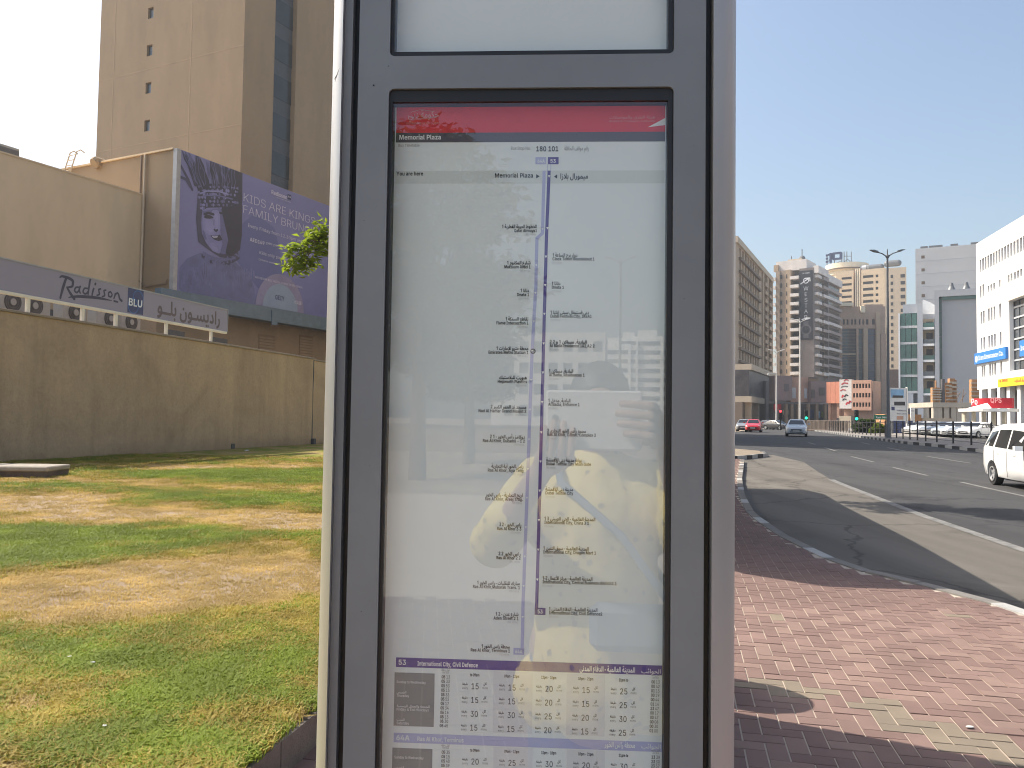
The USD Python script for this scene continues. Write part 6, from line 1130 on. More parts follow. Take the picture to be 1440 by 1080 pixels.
far_ = thing('far_fence', 'dense brown railing beyond the silver car, under the mall', 'railing'); mat('fence_brown', (0.16, 0.125, 0.10), 0.7, 0.1)
pf = [(30.5, 88, .32), (38.5, 101, .32), (46.0, 106, .32)]
pf = [tuple(at_y(1130, 600, 112)[:2]), tuple(at_y(1160, 600, 104)[:2]), tuple(at_y(1195, 600, 98)[:2])]
lnf = shapely.LineString(pf); n = int(lnf.length / .30); o = []
for i in range(n): p = np.array(lnf.interpolate(i * .30).coords[0]); o.append(bx(p[0] - .05, p[0] + .05, p[1] - .05, p[1] + .05, .3, 1.75))
for i, m in enumerate(o): obj('bar', m, 'fence_brown', far_)
for h in (.5, 1.7): obj('rail', tube([(a, b, h) for a, b in pf], .05, 5), 'fence_brown', far_)
# ================================================================ street lamps
def lamp(px, Y, H, label, arms=True, m='lamp_grey', rot=0.0):
    x, y = float(at_y(px, 600, Y)[0]), Y; z = float(rise(x, y)) + .03
    t = thing('street_lamp', label, 'street lamp', (x, y, z), rot, 'double armed street lamps')
    obj('base', lathe([(.01, 0), (.24, 0), (.24, .06), (.20, .1), (.17, 1.0), (.12, 1.1), (.01, 1.1)], 12), m, t); obj('pole', tube([(0, 0, .9), (0, 0, H * .5), (0, 0, H)], [.12, .10, .065], 10), m, t)
    obj('finial', lathe([(.01, H - .05), (.10, H - .05), (.10, H + .1), (.04, H + .25), (.03, H + .55), (.005, H + .62)], 8), m, t)
    for s in (-1, 1):
        a = obj('arm', tube([(0, 0, H - .1), (s * .14, 0, H + .12), (s * .38, 0, H + .28), (s * .68, 0, H + .37)], [.05, .045, .04, .035], 8), m, t)
        h = hull([(s * (.62 + .56 * (a_ - 1.15)), b_, H + .34 + (c_ - .60) * .62) for a_, b_, c_ in ((1.15, -.12, .60), (1.15, .12, .60), (1.2, -.1, .78), (1.2, .1, .78), (1.7, -.18, .72), (1.7, .18, .72), (1.7, -.15, .92), (1.7, .15, .92), (2.2, -.08, .92), (2.2, .08, .92), (2.2, 0, .98))]); obj('lantern', h, 'post_pale' if m != 'lamp_grey' else 'lamp_grey', a, smooth=40)
    return t
l0 = lamp(1249.2, 57, 13.0, 'dark double armed street lamp on the median, nearest of the lamps', rot=RAD(-8))
l1 = lamp(1124.8, 92, 12.5, 'pale tall street lamp in front of the balcony tower', m='post_pale')
l2 = lamp(1091.8, 118, 11.2, 'pale street lamp left of the balcony tower, by the podium', m='post_pale')
# camera arm on the farthest lamp: a short arm lower down
p = at_y(1091.8, 525, 118); cm = thing('camera_arm', 'short white arm with a box on the far pale lamp post', 'camera', p, 0); obj('arm', bx(-1.2, -.09, -.06, .06, -.06, .06), 'post_pale', cm); obj('camera_box', bx(-1.35, -1.05, -.12, .12, -.25, -.061, .02), 'post_pale', cm)
# ================================================================ traffic lights
mat('light_red_on', (0.8, 0.02, 0.02)); mat('light_off', (0.03, 0.03, 0.03), 0.3)
for nm, col in (('signal_red', (1.0, 0.04, 0.05)), ('signal_green', (0.02, 0.95, 0.45))): usdkit.material(stage, f'/World/Looks/{nm}', {'e': ('emission', {'color': col, 'strength': 3.0})}, [], surface='e.emission')
for px, py, Y, on, lab in [(1097.5, 580, 100, 0, 'traffic light showing red beside the far pale lamp'), (1133.5, 587, 98, 2, 'traffic light showing green behind the silver car'), (1204.3, 588, 88, 2, 'traffic light showing green at the left of the dark hedge')]:
    x, y, zc = at_y(px, py, Y); z = float(rise(x, y)); t = thing('traffic_light', lab, 'traffic light', (x, y, z + .03), RAD(-15))
    top = zc - z - .03 + (.45 if on == 2 else -.45) * 0 + (.75 if on == 2 else .25)
    obj('pole', tube([(0, 0, 0), (0, 0, top - 1.1)], .09, 8), 'fence_black', t); hd = obj('signal_head', bx(-.22, .22, -.12, .16, top - 1.1, top + .15, .03), 'fence_black', t)
    for k in range(3):
        zz = top - .10 - k * .36; c = trimesh.creation.cylinder(.15, .04, sections=16); c.apply_transform(trimesh.transformations.rotation_matrix(math.pi / 2, [1, 0, 0])); c.apply_translation([0, -.145, zz]); obj('lens', c, ('signal_red' if k == 0 else 'signal_green') if k == on else 'light_off', hd)
        v = extr(shapely.Point(0, 0).buffer(.18).difference(shapely.Point(0, 0).buffer(.16)).intersection(sbox(-1, -.05, 1, 1)), .2).apply_transform(M_XZ).apply_translation([0, -.122, zz]); obj('visor', v, 'fence_black', hd)
# ================================================================ sign boards and hoarding
P = at_y(1251.5, 590, 84); F = frame_at(P[:2], RAD(88)); sb = fthing('site_board', 'tall pale site board with blue and dark pictures behind the median', 'sign board', F)
X = lambda px: fc(F, px, 570)[0]; Z = lambda py: fc(F, 1262, py)[1]
zlo, zhi = Z(592), Z(545.5); obj('board', bx(0, X(1275), 0, .15, zlo, zhi), 'grey_frame', sb); obj('frame', [bx(X(1275) + .001, X(1275) + .12, -.05, .2, ZB_, zhi + .1)], 'post_pale', sb); obj('leg', bx(.3, .45, .151, .3, ZB_, zhi - .5), 'lamp_grey', sb)
for a, b, t, bt, m in [(1252.5, 1271, 547.5, 559, 'poster_sky'), (1255, 1270, 556, 559.4, 'banner_black'), (1257.5, 1272.5, 565, 570, 'banner_black'), (1253.5, 1258, 572.5, 577, 'sign_navy'), (1261, 1270, 585, 590, 'mall_brown')]: obj('picture', bx(X(a), X(b), -.03 - .004 * (m == 'banner_black'), -.002, Z(bt), Z(t)), m, sb)
for k in range(5): obj('pale_lettering', upright(flat(lettering(['PROJECT', 'COMMERCIAL BUILDING', 'CONSULTANT', 'MAIN CONTRACTOR', 'DUBAI'][k], X(1261), Z(576 + k * 2.2), .11, 'bold', None)), -.02), 'ink_slate', sb) if k in (1, 3) else None
P = at_y(1251, 600, 88); F = frame_at(P[:2], RAD(97)); hd = fthing('blue_hoarding', 'dark blue panel hoarding below the site board', 'hoarding', F)
x1 = fc(F, 1284, 600)[0]
for i in range(7): obj('panel', bx(i * x1 / 7 + .02, (i + 1) * x1 / 7 - .02, .05 * (i % 2), .05 * (i % 2) + .06, ZB_, ZB_ + 1.55), 'hoarding_blue', hd)
obj('rail', bx(0, x1, .16, .22, ZB_ + 1.2, ZB_ + 1.3), 'lamp_grey', hd)
P = at_y(1281, 592, 95); F = frame_at(P[:2], RAD(95)); kb = fthing('site_huts', 'small brown and cream site huts beyond the hoarding', 'hut', F); obj('hut', bx(-3, 1.2, 0, 3, ZB_, 2.6), 'timber', kb); obj('hut', bx(1.5, 5.0, .5, 3, ZB_, 2.2), 'raw_concrete', kb); obj('chimney', bx(-.1, .35, -.3, 0, ZB_, 3.4), 'paint_white', kb)
P = at_y(1229, 586, 92); F = frame_at(P[:2], RAD(93)); ds = fthing('direction_sign', 'green road direction sign over the hedge beside the near lamp', 'sign', F); mat('sign_green', (0.01, 0.13, 0.075), 0.4, 0.05)
x1 = fc(F, 1248, 586)[0]; za, zb2 = fc(F, 1238, 590)[1], fc(F, 1238, 583.5)[1]; obj('board', bx(0, x1, 0, .06, za, zb2), 'sign_green', ds); obj('post', bx(x1 * .45, x1 * .45 + .12, .061, .16, ZB_, zb2 - .05), 'post_pale', ds); obj('white_lettering', upright(flat(shapely.union_all([lettering('ديرة', .25, za + .17, .22, 'arb', .55), lettering('Deira', .95, za + .17, .2, 'bold', .5)])), -.004), 'ink_white', ds)
# ================================================================ plants
def leaf_mat(name, col, trans):
    c = np.array(col); usdkit.material(stage, f'/World/Looks/{name}', {'g': ('geometry', {}), 'r': ('rgb_ramp', {'ramp': [(0, c * .65), (.5, c), (1, c * 1.4)]}), 'n': ('noise_texture', {'scale': 1.3, 'detail': 3}), 'mx': ('mix', {'mix_type': 'multiply', 'fac': .5}), 'd': ('principled_bsdf', {'roughness': .5, 'specular_ior_level': .35}), 't': ('translucent_bsdf', {'color': trans}), 'm': ('mix_closure', {'fac': .42})},
                     [('g.random_per_island', 'r.fac'), ('r.color', 'mx.color1'), ('n.color', 'mx.color2'), ('mx.color', 'd.base_color'), ('d.BSDF', 'm.closure1'), ('t.BSDF', 'm.closure2')], surface='m.closure')
leaf_mat('leaf_bright', (0.16, 0.24, 0.03), (0.34, 0.44, 0.03)); leaf_mat('leaf_dark', (0.045, 0.085, 0.022), (0.08, 0.13, 0.02)); leaf_mat('leaf_lime', (0.16, 0.24, 0.04), (0.25, 0.32, 0.04)); mat('bark', (0.16, 0.115, 0.08), 0.9, 0.25, 6, bump=0.8, bscale=25)
def leaves(centres, r, size, n, seed, flatten=.7, aspect=.5):
    """Leaf blades in clumps round the centres."""
    g = np.random.default_rng(seed); C = np.repeat(np.asarray(centres, float), n, 0); N_ = len(C); d = g.normal(0, 1, (N_, 3)); d /= np.linalg.norm(d, axis=1, keepdims=True); rr = np.repeat(np.broadcast_to(r, len(centres)), n)
    P_ = C + d * (rr * g.random(N_) ** .45)[:, None] * np.array([1, 1, flatten]); a = g.normal(0, 1, (N_, 3)); a[:, 2] = a[:, 2] * .35 - .25; a /= np.linalg.norm(a, axis=1, keepdims=True)
    b = np.cross(a, g.normal(0, 1, (N_, 3)) * [.5, .5, 1.4]); b /= np.linalg.norm(b, axis=1, keepdims=True); s = size * g.uniform(.6, 1.2, N_)[:, None]
    up = np.cross(a, b)
    V = np.stack([P_, P_ + a * s * .5 + b * s * aspect * .5 + up * s * .06, P_ + a * s - up * s * .08, P_ + a * s * .5 - b * s * aspect * .5 + up * s * .06], 1).reshape(-1, 3); i = np.arange(N_)[:, None] * 4
    return trimesh.Trimesh(V, np.vstack([i + [0, 1, 2], i + [0, 2, 3]]), process=False)
def tree(name, label, x, y, z, h, crown_r, seed, leafm='leaf_dark', nclump=60, nleaf=90, size=.13, trunk_r=.14, base=.45, extra=(), lean=(0, 0), group=None):
    g = np.random.default_rng(seed); t = thing(name, label, 'tree', (x, y, z), 0, group)
    fork = h * base; limbs = [tube([(0, 0, -.1), (lean[0] * .3, lean[1] * .3, fork * .5), (lean[0], lean[1], fork)], [trunk_r * 1.25, trunk_r, trunk_r * .85], 10)]; cs = []
    for i in range(nclump):
        a = g.uniform(0, 2 * np.pi); q = g.random() ** .5; zz = fork * .9 + (h - fork * .9) * g.random(); prof_ = math.sin(math.pi * min(1, max(.08, (zz - fork * .8) / (h - fork * .8)))) ** .6
        cs.append((lean[0] + crown_r * q * prof_ * math.cos(a), lean[1] + crown_r * q * prof_ * math.sin(a), zz))
    cs += list(extra)
    for i, c in enumerate(cs):
        if i % 4 == 0 or i >= nclump: c = np.array(c); m_ = np.array([lean[0], lean[1], fork]) * .5 + c * .5 + [0, 0, -.1]; limbs.append(tube([(lean[0], lean[1], fork * .97), m_, c], [trunk_r * .5, trunk_r * .28, trunk_r * .08], 6))
    obj('trunk', trimesh.util.concatenate(limbs), 'bark', t, smooth=40); obj('crown', leaves(cs, crown_r * .24, size, nleaf, seed + 1), leafm, t); return t
# the street tree behind the totem: only one spray of leaves shows at the totem's left
TB = np.array([-2.0, 14.0, ZL - .02]); Yt = 13.6
ex = [tuple(at_y(px, py, Yt) - TB) for px, py in [(456, 318), (448, 332), (440, 345), (430, 342), (420, 355), (412, 352), (408, 366), (432, 358), (450, 352), (440, 368), (426, 374), (455, 335), (417, 378), (462, 348), (448, 324)]]
tt0 = thing('street_tree', 'street tree behind the totem, a bright green spray showing at its left', 'tree', TB); g_ = np.random.default_rng(5)
fork = (.1, 0, 2.9); limbs = [tube([(0, 0, -.1), (.05, 0, 1.4), fork], [.19, .16, .14], 10)]; cs = [(.35 + 1.1 * math.cos(a) * q, 1.2 * math.sin(a) * q, 3.3 + 3.4 * zz) for a, q, zz in zip(g_.uniform(0, 6.28, 60), g_.random(60) ** .5, g_.random(60))]
for c in cs[::4]: limbs.append(tube([fork, np.array(fork) * .5 + np.array(c) * .5, c], [.08, .05, .015], 6))
e0 = np.array(ex[0]); limbs.append(tube([fork, np.array(fork) * .4 + e0 * .6 + [0, 0, .2], e0 + [.2, 0, 0], np.mean(ex, 0), np.array(ex[6])], [.07, .05, .03, .018, .006], 6))
for c in ex: limbs.append(tube([np.mean(ex[:3], 0), c], [.012, .004], 5))
obj('trunk', trimesh.util.concatenate(limbs), 'bark', tt0, smooth=40); obj('crown', leaves(cs, .45, .18, 110, 8), 'leaf_dark', tt0); obj('leaf_spray', leaves(ex, .20, .155, 34, 9, .8, .45), 'leaf_bright', tt0, label='bright sunlit spray of leaves')
tree('street_tree', 'slim tree beyond the bus stop, hidden behind the totem', 3.0, 18.6, 0, 9.5, 1.5, 21, 'leaf_dark', 44, 90, .2, .13, .62)
# hedge and bush on the far side
def bush(name, label, px, py, Y, w, h, m, seed, cat='bush'):
    x, y, _ = at_y(px, py, Y); g = np.random.default_rng(seed); t = thing(name, label, cat, (x, y, .3)); cs = np.column_stack([g.uniform(-w, w, 40), g.uniform(-w * .5, w * .5, 40), h * g.random(40) ** .8 * .85]); cs[:, 2] *= np.sqrt(np.clip(1 - (cs[:, 0] / w) ** 2, .1, 1)); cs[:, 2] += .2
    obj('stems', [tube([(0, 0, 0), c], [.05, .015], 4) for c in cs[::5]], 'bark', t); obj('foliage', leaves(cs, w * .26, .26, 110, seed), m, t)
bush('hedge', 'dark green rounded hedge beside the green traffic light', 1218, 590, 86, 1.15, 1.75, 'leaf_dark', 31, 'hedge'); bush('bush', 'yellow green bush between the dark hedge and the near lamp', 1235, 592, 84, .7, 1.1, 'leaf_lime', 32)
gr = Polygon([tuple(at_y(px, 600, Y)[:2]) for px, Y in ((1196, 84), (1250, 80), (1250, 95), (1196, 100))]); struct('verge', extr(gr, .1, .27), 'grass_green')
# ================================================================ bus shelter behind the totem, and pieces added there to shade the paving
k_ = 2.5; off = np.array([-math.sin(SUN_AZ), math.cos(SUN_AZ)]) * k_; hs_ = k_ * math.tan(SUN_EL)
out = [(4.49, 7.03), (4.07, 7.57), (2.98, 7.62), (2.39, 8.17), (1.9, 9.4), (4.9, 19.9), (7.0, 19.7), (7.05, 18.6), (6.42, 15.95), (5.54, 11.6)]
roof = Polygon([tuple(np.array(p) + off) for p in out]).buffer(0); sh = thing('bus_shelter', 'bus shelter with a long flat roof, standing behind the totem', 'bus shelter', (0, 0, 0))
obj('roof', extr(roof, .12, hs_), 'alu_grey', sh)
for p in [(1.0, 10.2), (1.9, 13.5), (2.8, 17), (3.6, 20.2)]: obj('post', tube([(p[0], p[1], 0), (p[0], p[1], hs_ - .001)], .06, 10), 'alu_silver', sh)
obj('seat', bx(.9, 1.4, 11.0, 13.2, .42, .47, .01), 'alu_dark', sh); obj('seat_leg', [bx(1.1, 1.2, y, y + .08, 0, .419) for y in (11.2, 12.9)], 'alu_dark', sh)
ap = thing('advert_panel', 'unseen freestanding advert panel added behind the totem to shadow the paving', 'advert panel', (-.20, 3.62, 0), math.atan2(1.06, .58)); obj('panel', bx(0, 1.28, -.09, .09, .25, 3.1, .03), 'alu_grey', ap); obj('foot', bx(.2, 1.08, -.14, .14, 0, .249), 'alu_dark', ap)  # unseen panel, added and placed for the shadow strip it casts
bn_ = thing('litter_bin', 'unseen domed bin added behind the totem for its rounded shadow', 'bin', (.62, 4.98, 0)); obj('drum', lathe([(.01, .02), (.24, .02), (.26, .06), (.26, .85), (.24, .88), (.01, .88)], 24), 'alu_dark', bn_, smooth=40); obj('dome', lathe([(.25, .885), (.25, 1.0), (.2, 1.1), (.1, 1.17), (.001, 1.19)], 24), 'alu_silver', bn_, smooth=40)  # unseen bin, added so its dome casts a rounded shadow
# shop block across the side street, hidden by the totem, that shades the road
Fh = frame_at((3.3, 49.0), RAD(15)); hbk = fthing('corner_block', 'plain beige corner block standing behind the totem', 'building', Fh); hh = [(1.5 + i * 3.2, 3.3 + i * 3.2, 6 + k * 3.4, 7.6 + k * 3.4) for i in range(8) for k in range(7)]
obj('wall', panel_with_holes(0, 27, ZB_ - .3, 31, hh, 0, .5), 'beige_pale', hbk); obj('core', bx(0, 27, .8, 12, ZB_ - .3, 30.5), 'beige_pale', hbk); obj('parapet', bx(-.1, 27.1, -.1, 12, 31.001, 31.8), 'beige_block', hbk)
for h in hh: win(hbk, h[0], h[1], h[2], h[3], 'glass_brown', .3, .35)
# ================================================================ what the glass mirrors: the photographer and the place behind the camera
import manifold3d
mp0 = T0 + tn * 0.006
def mirror(px, py, D):               # the real place of what is seen mirrored at a picture point, D metres along the sight line
    p = EYE + ray(px, py) * D; return p - 2 * float((p - mp0) @ tn) * tn
mat('skin', (0.50, 0.31, 0.225), 0.55, 0.06, 12, spec=0.35); mat('hair_dark', (0.025, 0.018, 0.014), 0.5, 0.2, 30); mat('trousers', (0.10, 0.14, 0.22), 0.85, 0.15, 20); mat('tablet_white', (0.80, 0.80, 0.80), 0.3, 0.02); mat('screen_black', (0.012, 0.012, 0.014), 0.15); mat('shoe', (0.06, 0.04, 0.03), 0.6, 0.1); mat('bag_slate', (0.16, 0.20, 0.27), 0.7, 0.1, 20); mat('eye_white', (0.75, 0.74, 0.72), 0.3); mat('lip', (0.40, 0.16, 0.14), 0.5)
usdkit.material(stage, '/World/Looks/print_yellow', {'g': ('geometry', {}), 'v': ('voronoi_texture', {'scale': 25.0}), 'n': ('noise_texture', {'scale': 50.0, 'detail': 3}), 'a': ('math', {'math_type': 'multiply_add', 'value2': .8, 'value3': -.25}), 's': ('math', {'math_type': 'add'}),
    'r': ('rgb_ramp', {'ramp': [(0, (.22, .17, .06)), (.30, (.30, .24, .08)), (.38, (.84, .66, .18)), (1, (.88, .74, .28))]}), 'p': ('principled_bsdf', {'roughness': .85})},
    [('g.position', 'v.vector'), ('g.position', 'n.vector'), ('n.fac', 'a.value1'), ('a.value', 's.value1'), ('v.distance', 's.value2'), ('s.value', 'r.fac'), ('r.color', 'p.base_color')], surface='p.BSDF')
def ball(c, r, n=16): return manifold3d.Manifold.sphere(float(r), n).translate([float(v) for v in c])
def bone(a, ra, b, rb, n=16): return manifold3d.Manifold.batch_hull([ball(a, ra, n), ball(b, rb, n)])
def chain(pts, n=16): return [bone(pts[i][0], pts[i][1], pts[i + 1][0], pts[i + 1][1], n) for i in range(len(pts) - 1)]
def soft(parts, edge=.018, it=10):
    m = manifold3d.Manifold.batch_boolean(parts, manifold3d.OpType.Add).refine_to_length(edge).to_mesh(); t = trimesh.Trimesh(np.array(m.vert_properties[:, :3]), np.array(m.tri_verts), process=True); trimesh.smoothing.filter_taubin(t, iterations=it); return t
def oval(c, r, n=24): return manifold3d.Manifold.sphere(1.0, n).scale([float(v) for v in r]).translate([float(v) for v in c])
PX_, PY_ = 0.10, -0.44
per = thing('person', 'person in a loose yellow printed shirt holding up a white tablet, mirrored in the glass', 'person', (PX_, PY_, 0.0))
w2 = lambda x, y, z: (x - PX_, y - PY_, z)
RE, LE = (.25, .15, 1.19), (-.27, .14, 1.22); RW, LW_ = w2(.245, -.075, 1.525), w2(-.035, -.075, 1.425)
body = chain([((0, 0, .93), .14), ((0, 0, 1.08), .125), ((0, 0, 1.26), .14), ((0, -.01, 1.36), .10), ((0, 0, 1.43), .055), ((0, .015, 1.50), .052)]) + [bone((-.07, 0, 1.28), .115, (.07, 0, 1.28), .115), bone((-.16, -.01, 1.375), .055, (.16, -.01, 1.375), .055), bone((-.08, 0, .92), .11, (.08, 0, .92), .11)]
body += chain([((.17, -.01, 1.37), .056), (RE, .042), (RW, .027)]) + chain([((-.17, -.01, 1.37), .056), (LE, .042), (LW_, .027)])
for s in (-1, 1): body += chain([((s * .09, 0, .90), .095), ((s * .10, .01, .50), .058), ((s * .10, -.02, .10), .040), ((s * .10, -.03, .055), .042), ((s * .11, .10, .045), .036), ((s * .11, .16, .035), .026)])
# head: skull, jaw, nose, brow, ears
hc = np.array([0, .035, 1.585]); body += [oval(hc + [0, -.012, .012], (.074, .092, .098)), oval(hc + [0, .018, -.045], (.056, .068, .068)), manifold3d.Manifold.batch_hull([ball(hc + [0, .085, .012], .008), ball(hc + [0, .104, -.022], .013), ball(hc + [-.012, .088, -.026], .008), ball(hc + [.012, .088, -.026], .008)]), bone(hc + [-.035, .078, .022], .012, hc + [.035, .078, .022], .012), oval(hc + [0, .062, -.085], (.026, .024, .020))]
for s in (-1, 1): body += [oval(hc + [s * .074, -.005, -.005], (.010, .022, .032))]
def hand(parts):
    return parts
# right hand: fingers over the tablet's back at its right edge, thumb on the screen side
yb, ys = -.0035, -.030
pr_ = [manifold3d.Manifold.batch_hull([ball(RW, .024), ball(w2(.222, -.035, 1.575), .013), ball(w2(.226, -.035, 1.495), .013), ball(w2(.232, -.05, 1.535), .018)])]
for k, (z, l) in enumerate(((1.580, .055), (1.558, .064), (1.535, .060), (1.513, .046))): pr_ += chain([(w2(.222, -.034, z - .003 * k), .0105), (w2(.214, -.006, z), .0095), (w2(.206 - l * .5, yb, z + .003), .0088), (w2(.206 - l, yb - .0005, z + .004), .0078)], 12)
pr_ += chain([(w2(.232, -.06, 1.505), .013), (w2(.212, -.046, 1.50), .0115), (w2(.178, -.033, 1.515), .0098)], 12)
pl_ = [manifold3d.Manifold.batch_hull([ball(LW_, .024), ball(w2(.035, -.04, 1.455), .013), ball(w2(-.035, -.04, 1.462), .013), ball(w2(0, -.055, 1.44), .017)])]
for k, (x, l) in enumerate(((-.030, .050), (-.008, .062), (.014, .060), (.035, .046))): pl_ += chain([(w2(x, -.038, 1.456), .0105), (w2(x, -.010, 1.468), .0095), (w2(x + .004, yb, 1.478 + l * .5), .0088), (w2(x + .006, yb - .0005, 1.478 + l), .0078)], 12)
pl_ += chain([(w2(-.035, -.06, 1.455), .013), (w2(-.030, -.045, 1.478), .0115), (w2(-.018, -.032, 1.515), .0098)], 12)
bm = soft(body, .016, 8); hm = [soft(p, .005, 4) for p in (pr_, pl_)]
try: bm = trimesh.boolean.union([bm] + hm, engine='manifold')
except Exception: bm = trimesh.util.concatenate([bm] + hm)
obj('body', bm, 'skin', per, smooth=True)
hair = manifold3d.Manifold.batch_boolean([oval(hc + [0, -.022, .026], (.086, .100, .102)), oval(hc + [0, -.06, -.04], (.078, .062, .085))], manifold3d.OpType.Add) - oval(hc + [0, .085, -.035], (.075, .09, .085)); hm_ = hair.refine_to_length(.012).to_mesh(); ht = trimesh.Trimesh(np.array(hm_.vert_properties[:, :3]), np.array(hm_.tri_verts)); trimesh.smoothing.filter_taubin(ht, iterations=5); obj('hair', ht, 'hair_dark', per, smooth=True)
for s in (-1, 1):
    e = trimesh.creation.icosphere(2, .012).apply_translation(hc + [s * .031, .074, .004]); obj('eye', e, 'eye_white', per, smooth=True); obj('iris', trimesh.creation.icosphere(2, .0062).apply_translation(hc + [s * .031, .0822, .004]), 'hair_dark', per, smooth=True); obj('eyebrow', tube([hc + [s * .016, .092, .026], hc + [s * .032, .094, .031], hc + [s * .050, .080, .026]], [.003, .004, .002], 6), 'hair_dark', per)
obj('mouth', tube([hc + [-.022, .083, -.056], hc + [0, .092, -.053], hc + [.022, .083, -.056]], [.003, .006, .003], 8), 'lip', per, smooth=40)
shirt = chain([((0, 0, .84), .19), ((0, 0, 1.06), .165), ((0, 0, 1.27), .155), ((0, -.01, 1.37), .115), ((0, -.005, 1.415), .075)]) + [bone((-.09, 0, 1.28), .13, (.09, 0, 1.28), .13), bone((-.17, -.01, 1.375), .07, (.17, -.01, 1.375), .07), bone((-.10, 0, .80), .13, (.10, 0, .80), .13)]
mid = lambda a, b, t: tuple(np.array(a) * (1 - t) + np.array(b) * t)
shirt += chain([((.17, -.01, 1.37), .072), (RE, .066), (mid(RE, RW, .30), .066)]) + chain([((-.17, -.01, 1.37), .072), (LE, .066), (mid(LE, LW_, .30), .066)])
sm = soft(shirt, .02, 6); nz_ = meshkit.fbm(sm.vertices * np.array([14, 14, 6]), 3, 4) - .5; sm.vertices += sm.vertex_normals * (nz_ * .022)[:, None]; obj('shirt', sm, 'print_yellow', per, smooth=True)
tr = []
for s in (-1, 1): tr += chain([((s * .08, 0, .86), .115), ((s * .10, .01, .50), .085), ((s * .10, -.02, .12), .075)])
obj('trousers', soft(tr, .022, 5), 'trousers', per, smooth=True)
for s in (-1, 1): obj('shoe', soft(chain([((s * .10, -.05, .045), .044), ((s * .11, .08, .042), .042), ((s * .115, .16, .034), .033)]), .014, 4), 'shoe', per, smooth=True)
bag = thing('shoulder_bag', 'slate blue bag on a strap worn across the yellow shirt, mirrored in the glass', 'bag', (PX_, PY_, 0)); obj('pouch', bx(-.02, .20, .185, .235, .97, 1.09, .02), 'bag_slate', bag); obj('strap', tube([(.18, .2, 1.09), (.06, .17, 1.25), (-.10, .12, 1.38), (-.12, .0, 1.455), (-.05, -.12, 1.36), (.10, -.18, 1.2), (.2, -.05, 1.08), (.2, .15, 1.05)], .011, 8), 'bag_slate', bag, smooth=True)
tab = thing('tablet', 'white tablet computer held up in both hands, mirrored in the glass', 'tablet', (0, -.012, 1.55), -TY)
obj('case', bx(-.021, .196, -.009, 0.0, -.072, .064, .006), 'tablet_white', tab, smooth=30); obj('screen', bx(-.012, .187, -.0098, -.0092, -.064, .056), 'screen_black', tab)
lens = trimesh.creation.cylinder(.0062, .0016, sections=24).apply_transform(trimesh.transformations.rotation_matrix(math.pi / 2, [1, 0, 0])).apply_translation([0, .0010, 0]); obj('lens_ring', trimesh.creation.annulus(.0063, .0085, .0018, sections=28).apply_transform(trimesh.transformations.rotation_matrix(math.pi / 2, [1, 0, 0])).apply_translation([0, .0010, 0]), 'alu_grey', tab); obj('lens', lens, 'screen_black', tab)
# trees, lamp and far towers behind
gb = 'trees behind the camera'
for i, (px, D, h, r, lab_) in enumerate([(588, 22, 9.6, 3.0, 'broad tree behind the camera, its top mirrored at the upper left of the glass'), (660, 30, 7.6, 2.6, 'smaller tree behind the camera, mirrored left of the purple line')]):
    p = mirror(px, 600, D); tree('tree', lab_, p[0], p[1], -.1, h, r, 40 + i, 'leaf_dark', 90, 110, .32, .2, .35, group=None)
p = mirror(871, 600, 58); dup(l0, (p[0], p[1], -.1), RAD(6), 'double armed street lamp behind the camera, mirrored in the glass', 'double armed street lamps')
p = mirror(690, 600, 120); pb = thing('pale_block', 'pale low block behind the camera, mirrored across the middle of the glass', 'building', (p[0], p[1], -.2), RAD(3)); hh = [(2 + i * 2.2, 3.4 + i * 2.2, 2 + k * 3.2, 3.6 + k * 3.2) for i in range(7) for k in range(4)]
m = panel_with_holes(0, 17, 0, 14.5, hh, -.5, 0); 
for q_, mm, nm in ((m, 'off_white', 'wall'), (bx(0, 17, -8, -.8, 0, 14), 'off_white', 'core')):
    obj(nm, q_, mm, pb)
for h in hh: obj('window', bx(h[0], h[1], -.4, -.3, h[2], h[3]), 'glass_grey', pb)
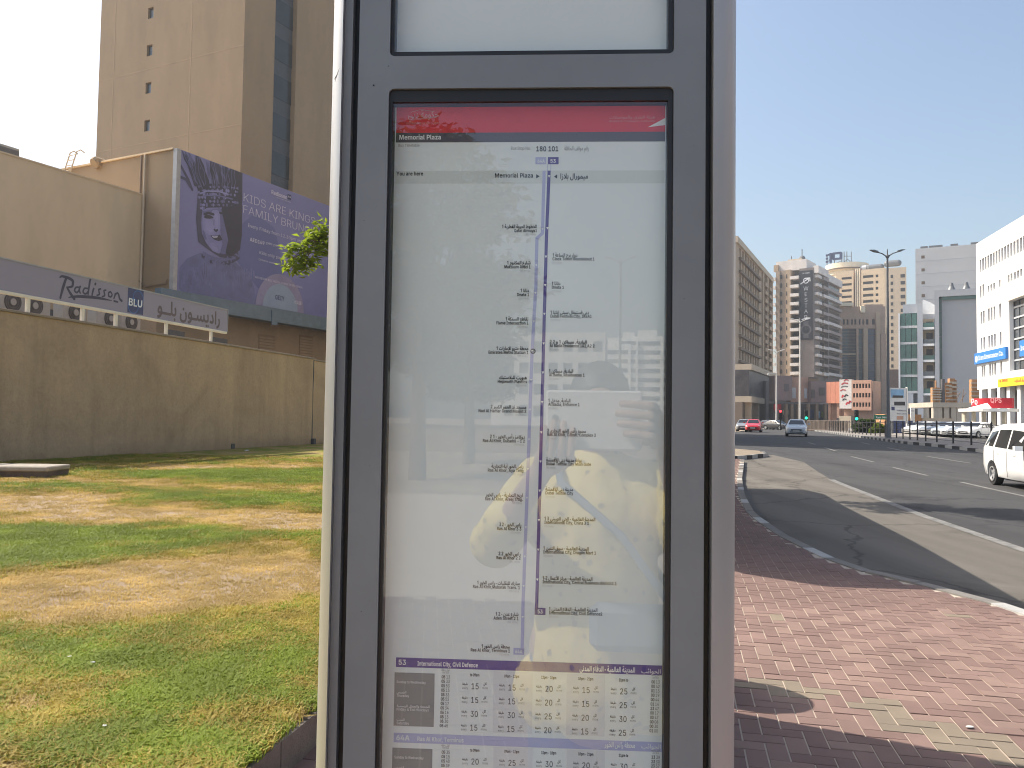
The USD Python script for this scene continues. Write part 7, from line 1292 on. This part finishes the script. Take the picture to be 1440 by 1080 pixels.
for i, (px, w, top) in enumerate([(866, 5.5, 489), (884, 3.5, 481), (911, 6, 478), (926, 4, 492)]):
    D = 300; p = mirror(px, 600, D); zt_ = 1.55 + (594 - top) / FOCAL * D; t = thing('far_tower', ['white tower with dark bands behind the camera, leftmost of four', 'slimmest white tower behind the camera', 'widest white tower behind the camera, tallest of four', 'white tower behind the camera, rightmost of four'][i], 'tower', (p[0], p[1], -.2), RAD(4 + 3 * i))
    obj('wall', bx(-w, w, -5, 5, 0, zt_), 'white_render', t); obj('crown', bx(-w * .6, w * .6, -3, 3, zt_ + .001, zt_ + 2.5), 'off_white', t)
    for k in range(int(zt_ / 3.4)): obj('window_band', bx(-w * .8, w * .8, 5.001, 5.15, 2 + k * 3.4, 3.5 + k * 3.4), 'glass_grey', t)
p = mirror(640, 600, 40); wl = thing('low_wall', 'low sandy wall behind the camera, mirrored at the left of the glass', 'wall', (p[0], p[1], -.2), RAD(2)); obj('wall', bx(-22, 9, 0, .25, 0, 1.3), 'wall_coping', wl); obj('coping', bx(-22.05, 9.05, -.05, .3, 1.301, 1.38), 'concrete', wl)

# unseen blocks across the street, added beside and behind the camera to block skylight
for i, (y0, L_, h, mm, lab_) in enumerate([(48, 42, 31, 'westar_grey', 'unseen grey street block added across the road beside the camera'), (2, 40, 26, 'glass_grey', 'unseen dark glazed street block added across the road, a little behind the camera'), (-42, 46, 34, 'beige_block', 'unseen beige street block added across the road, farthest behind the camera')]):
    t = thing('street_block', lab_, 'building', (50 - (i == 1) * 1.5, y0, -.2), RAD(-92)); hh = [(2 + a * 3.2, 3.9 + a * 3.2, 5 + k * 3.4, 6.8 + k * 3.4) for a in range(int(L_ / 3.2) - 1) for k in range(int(h / 3.4) - 2)]
    obj('wall', panel_with_holes(0, L_, 0, h, hh, 0, .4), mm, t); obj('core', bx(0, L_, .8, 16, 0, h - .2), mm, t); obj('parapet', bx(-.1, L_ + .1, -.1, 16, h + .001, h + .8), 'grey_panel', t)
    for k in range(int(h / 3.4) - 2): obj('window_row', bx(1.5, L_ - 1.5, .5, .6, 4.9 + k * 3.4, 6.9 + k * 3.4), 'glass_brown', t)

# ================================================================ the thin haze in the air
usdkit.material(stage, '/World/Looks/haze', {'v': ('principled_volume', {'color': (0.86, 0.93, 1.0), 'density': 0.00030, 'anisotropy': 0.35})}, [], volume='v.volume')
tag(obj('haze', bx(-1300, 1600, -800, 1700, -2.0, 95), 'haze'), kind='stuff')
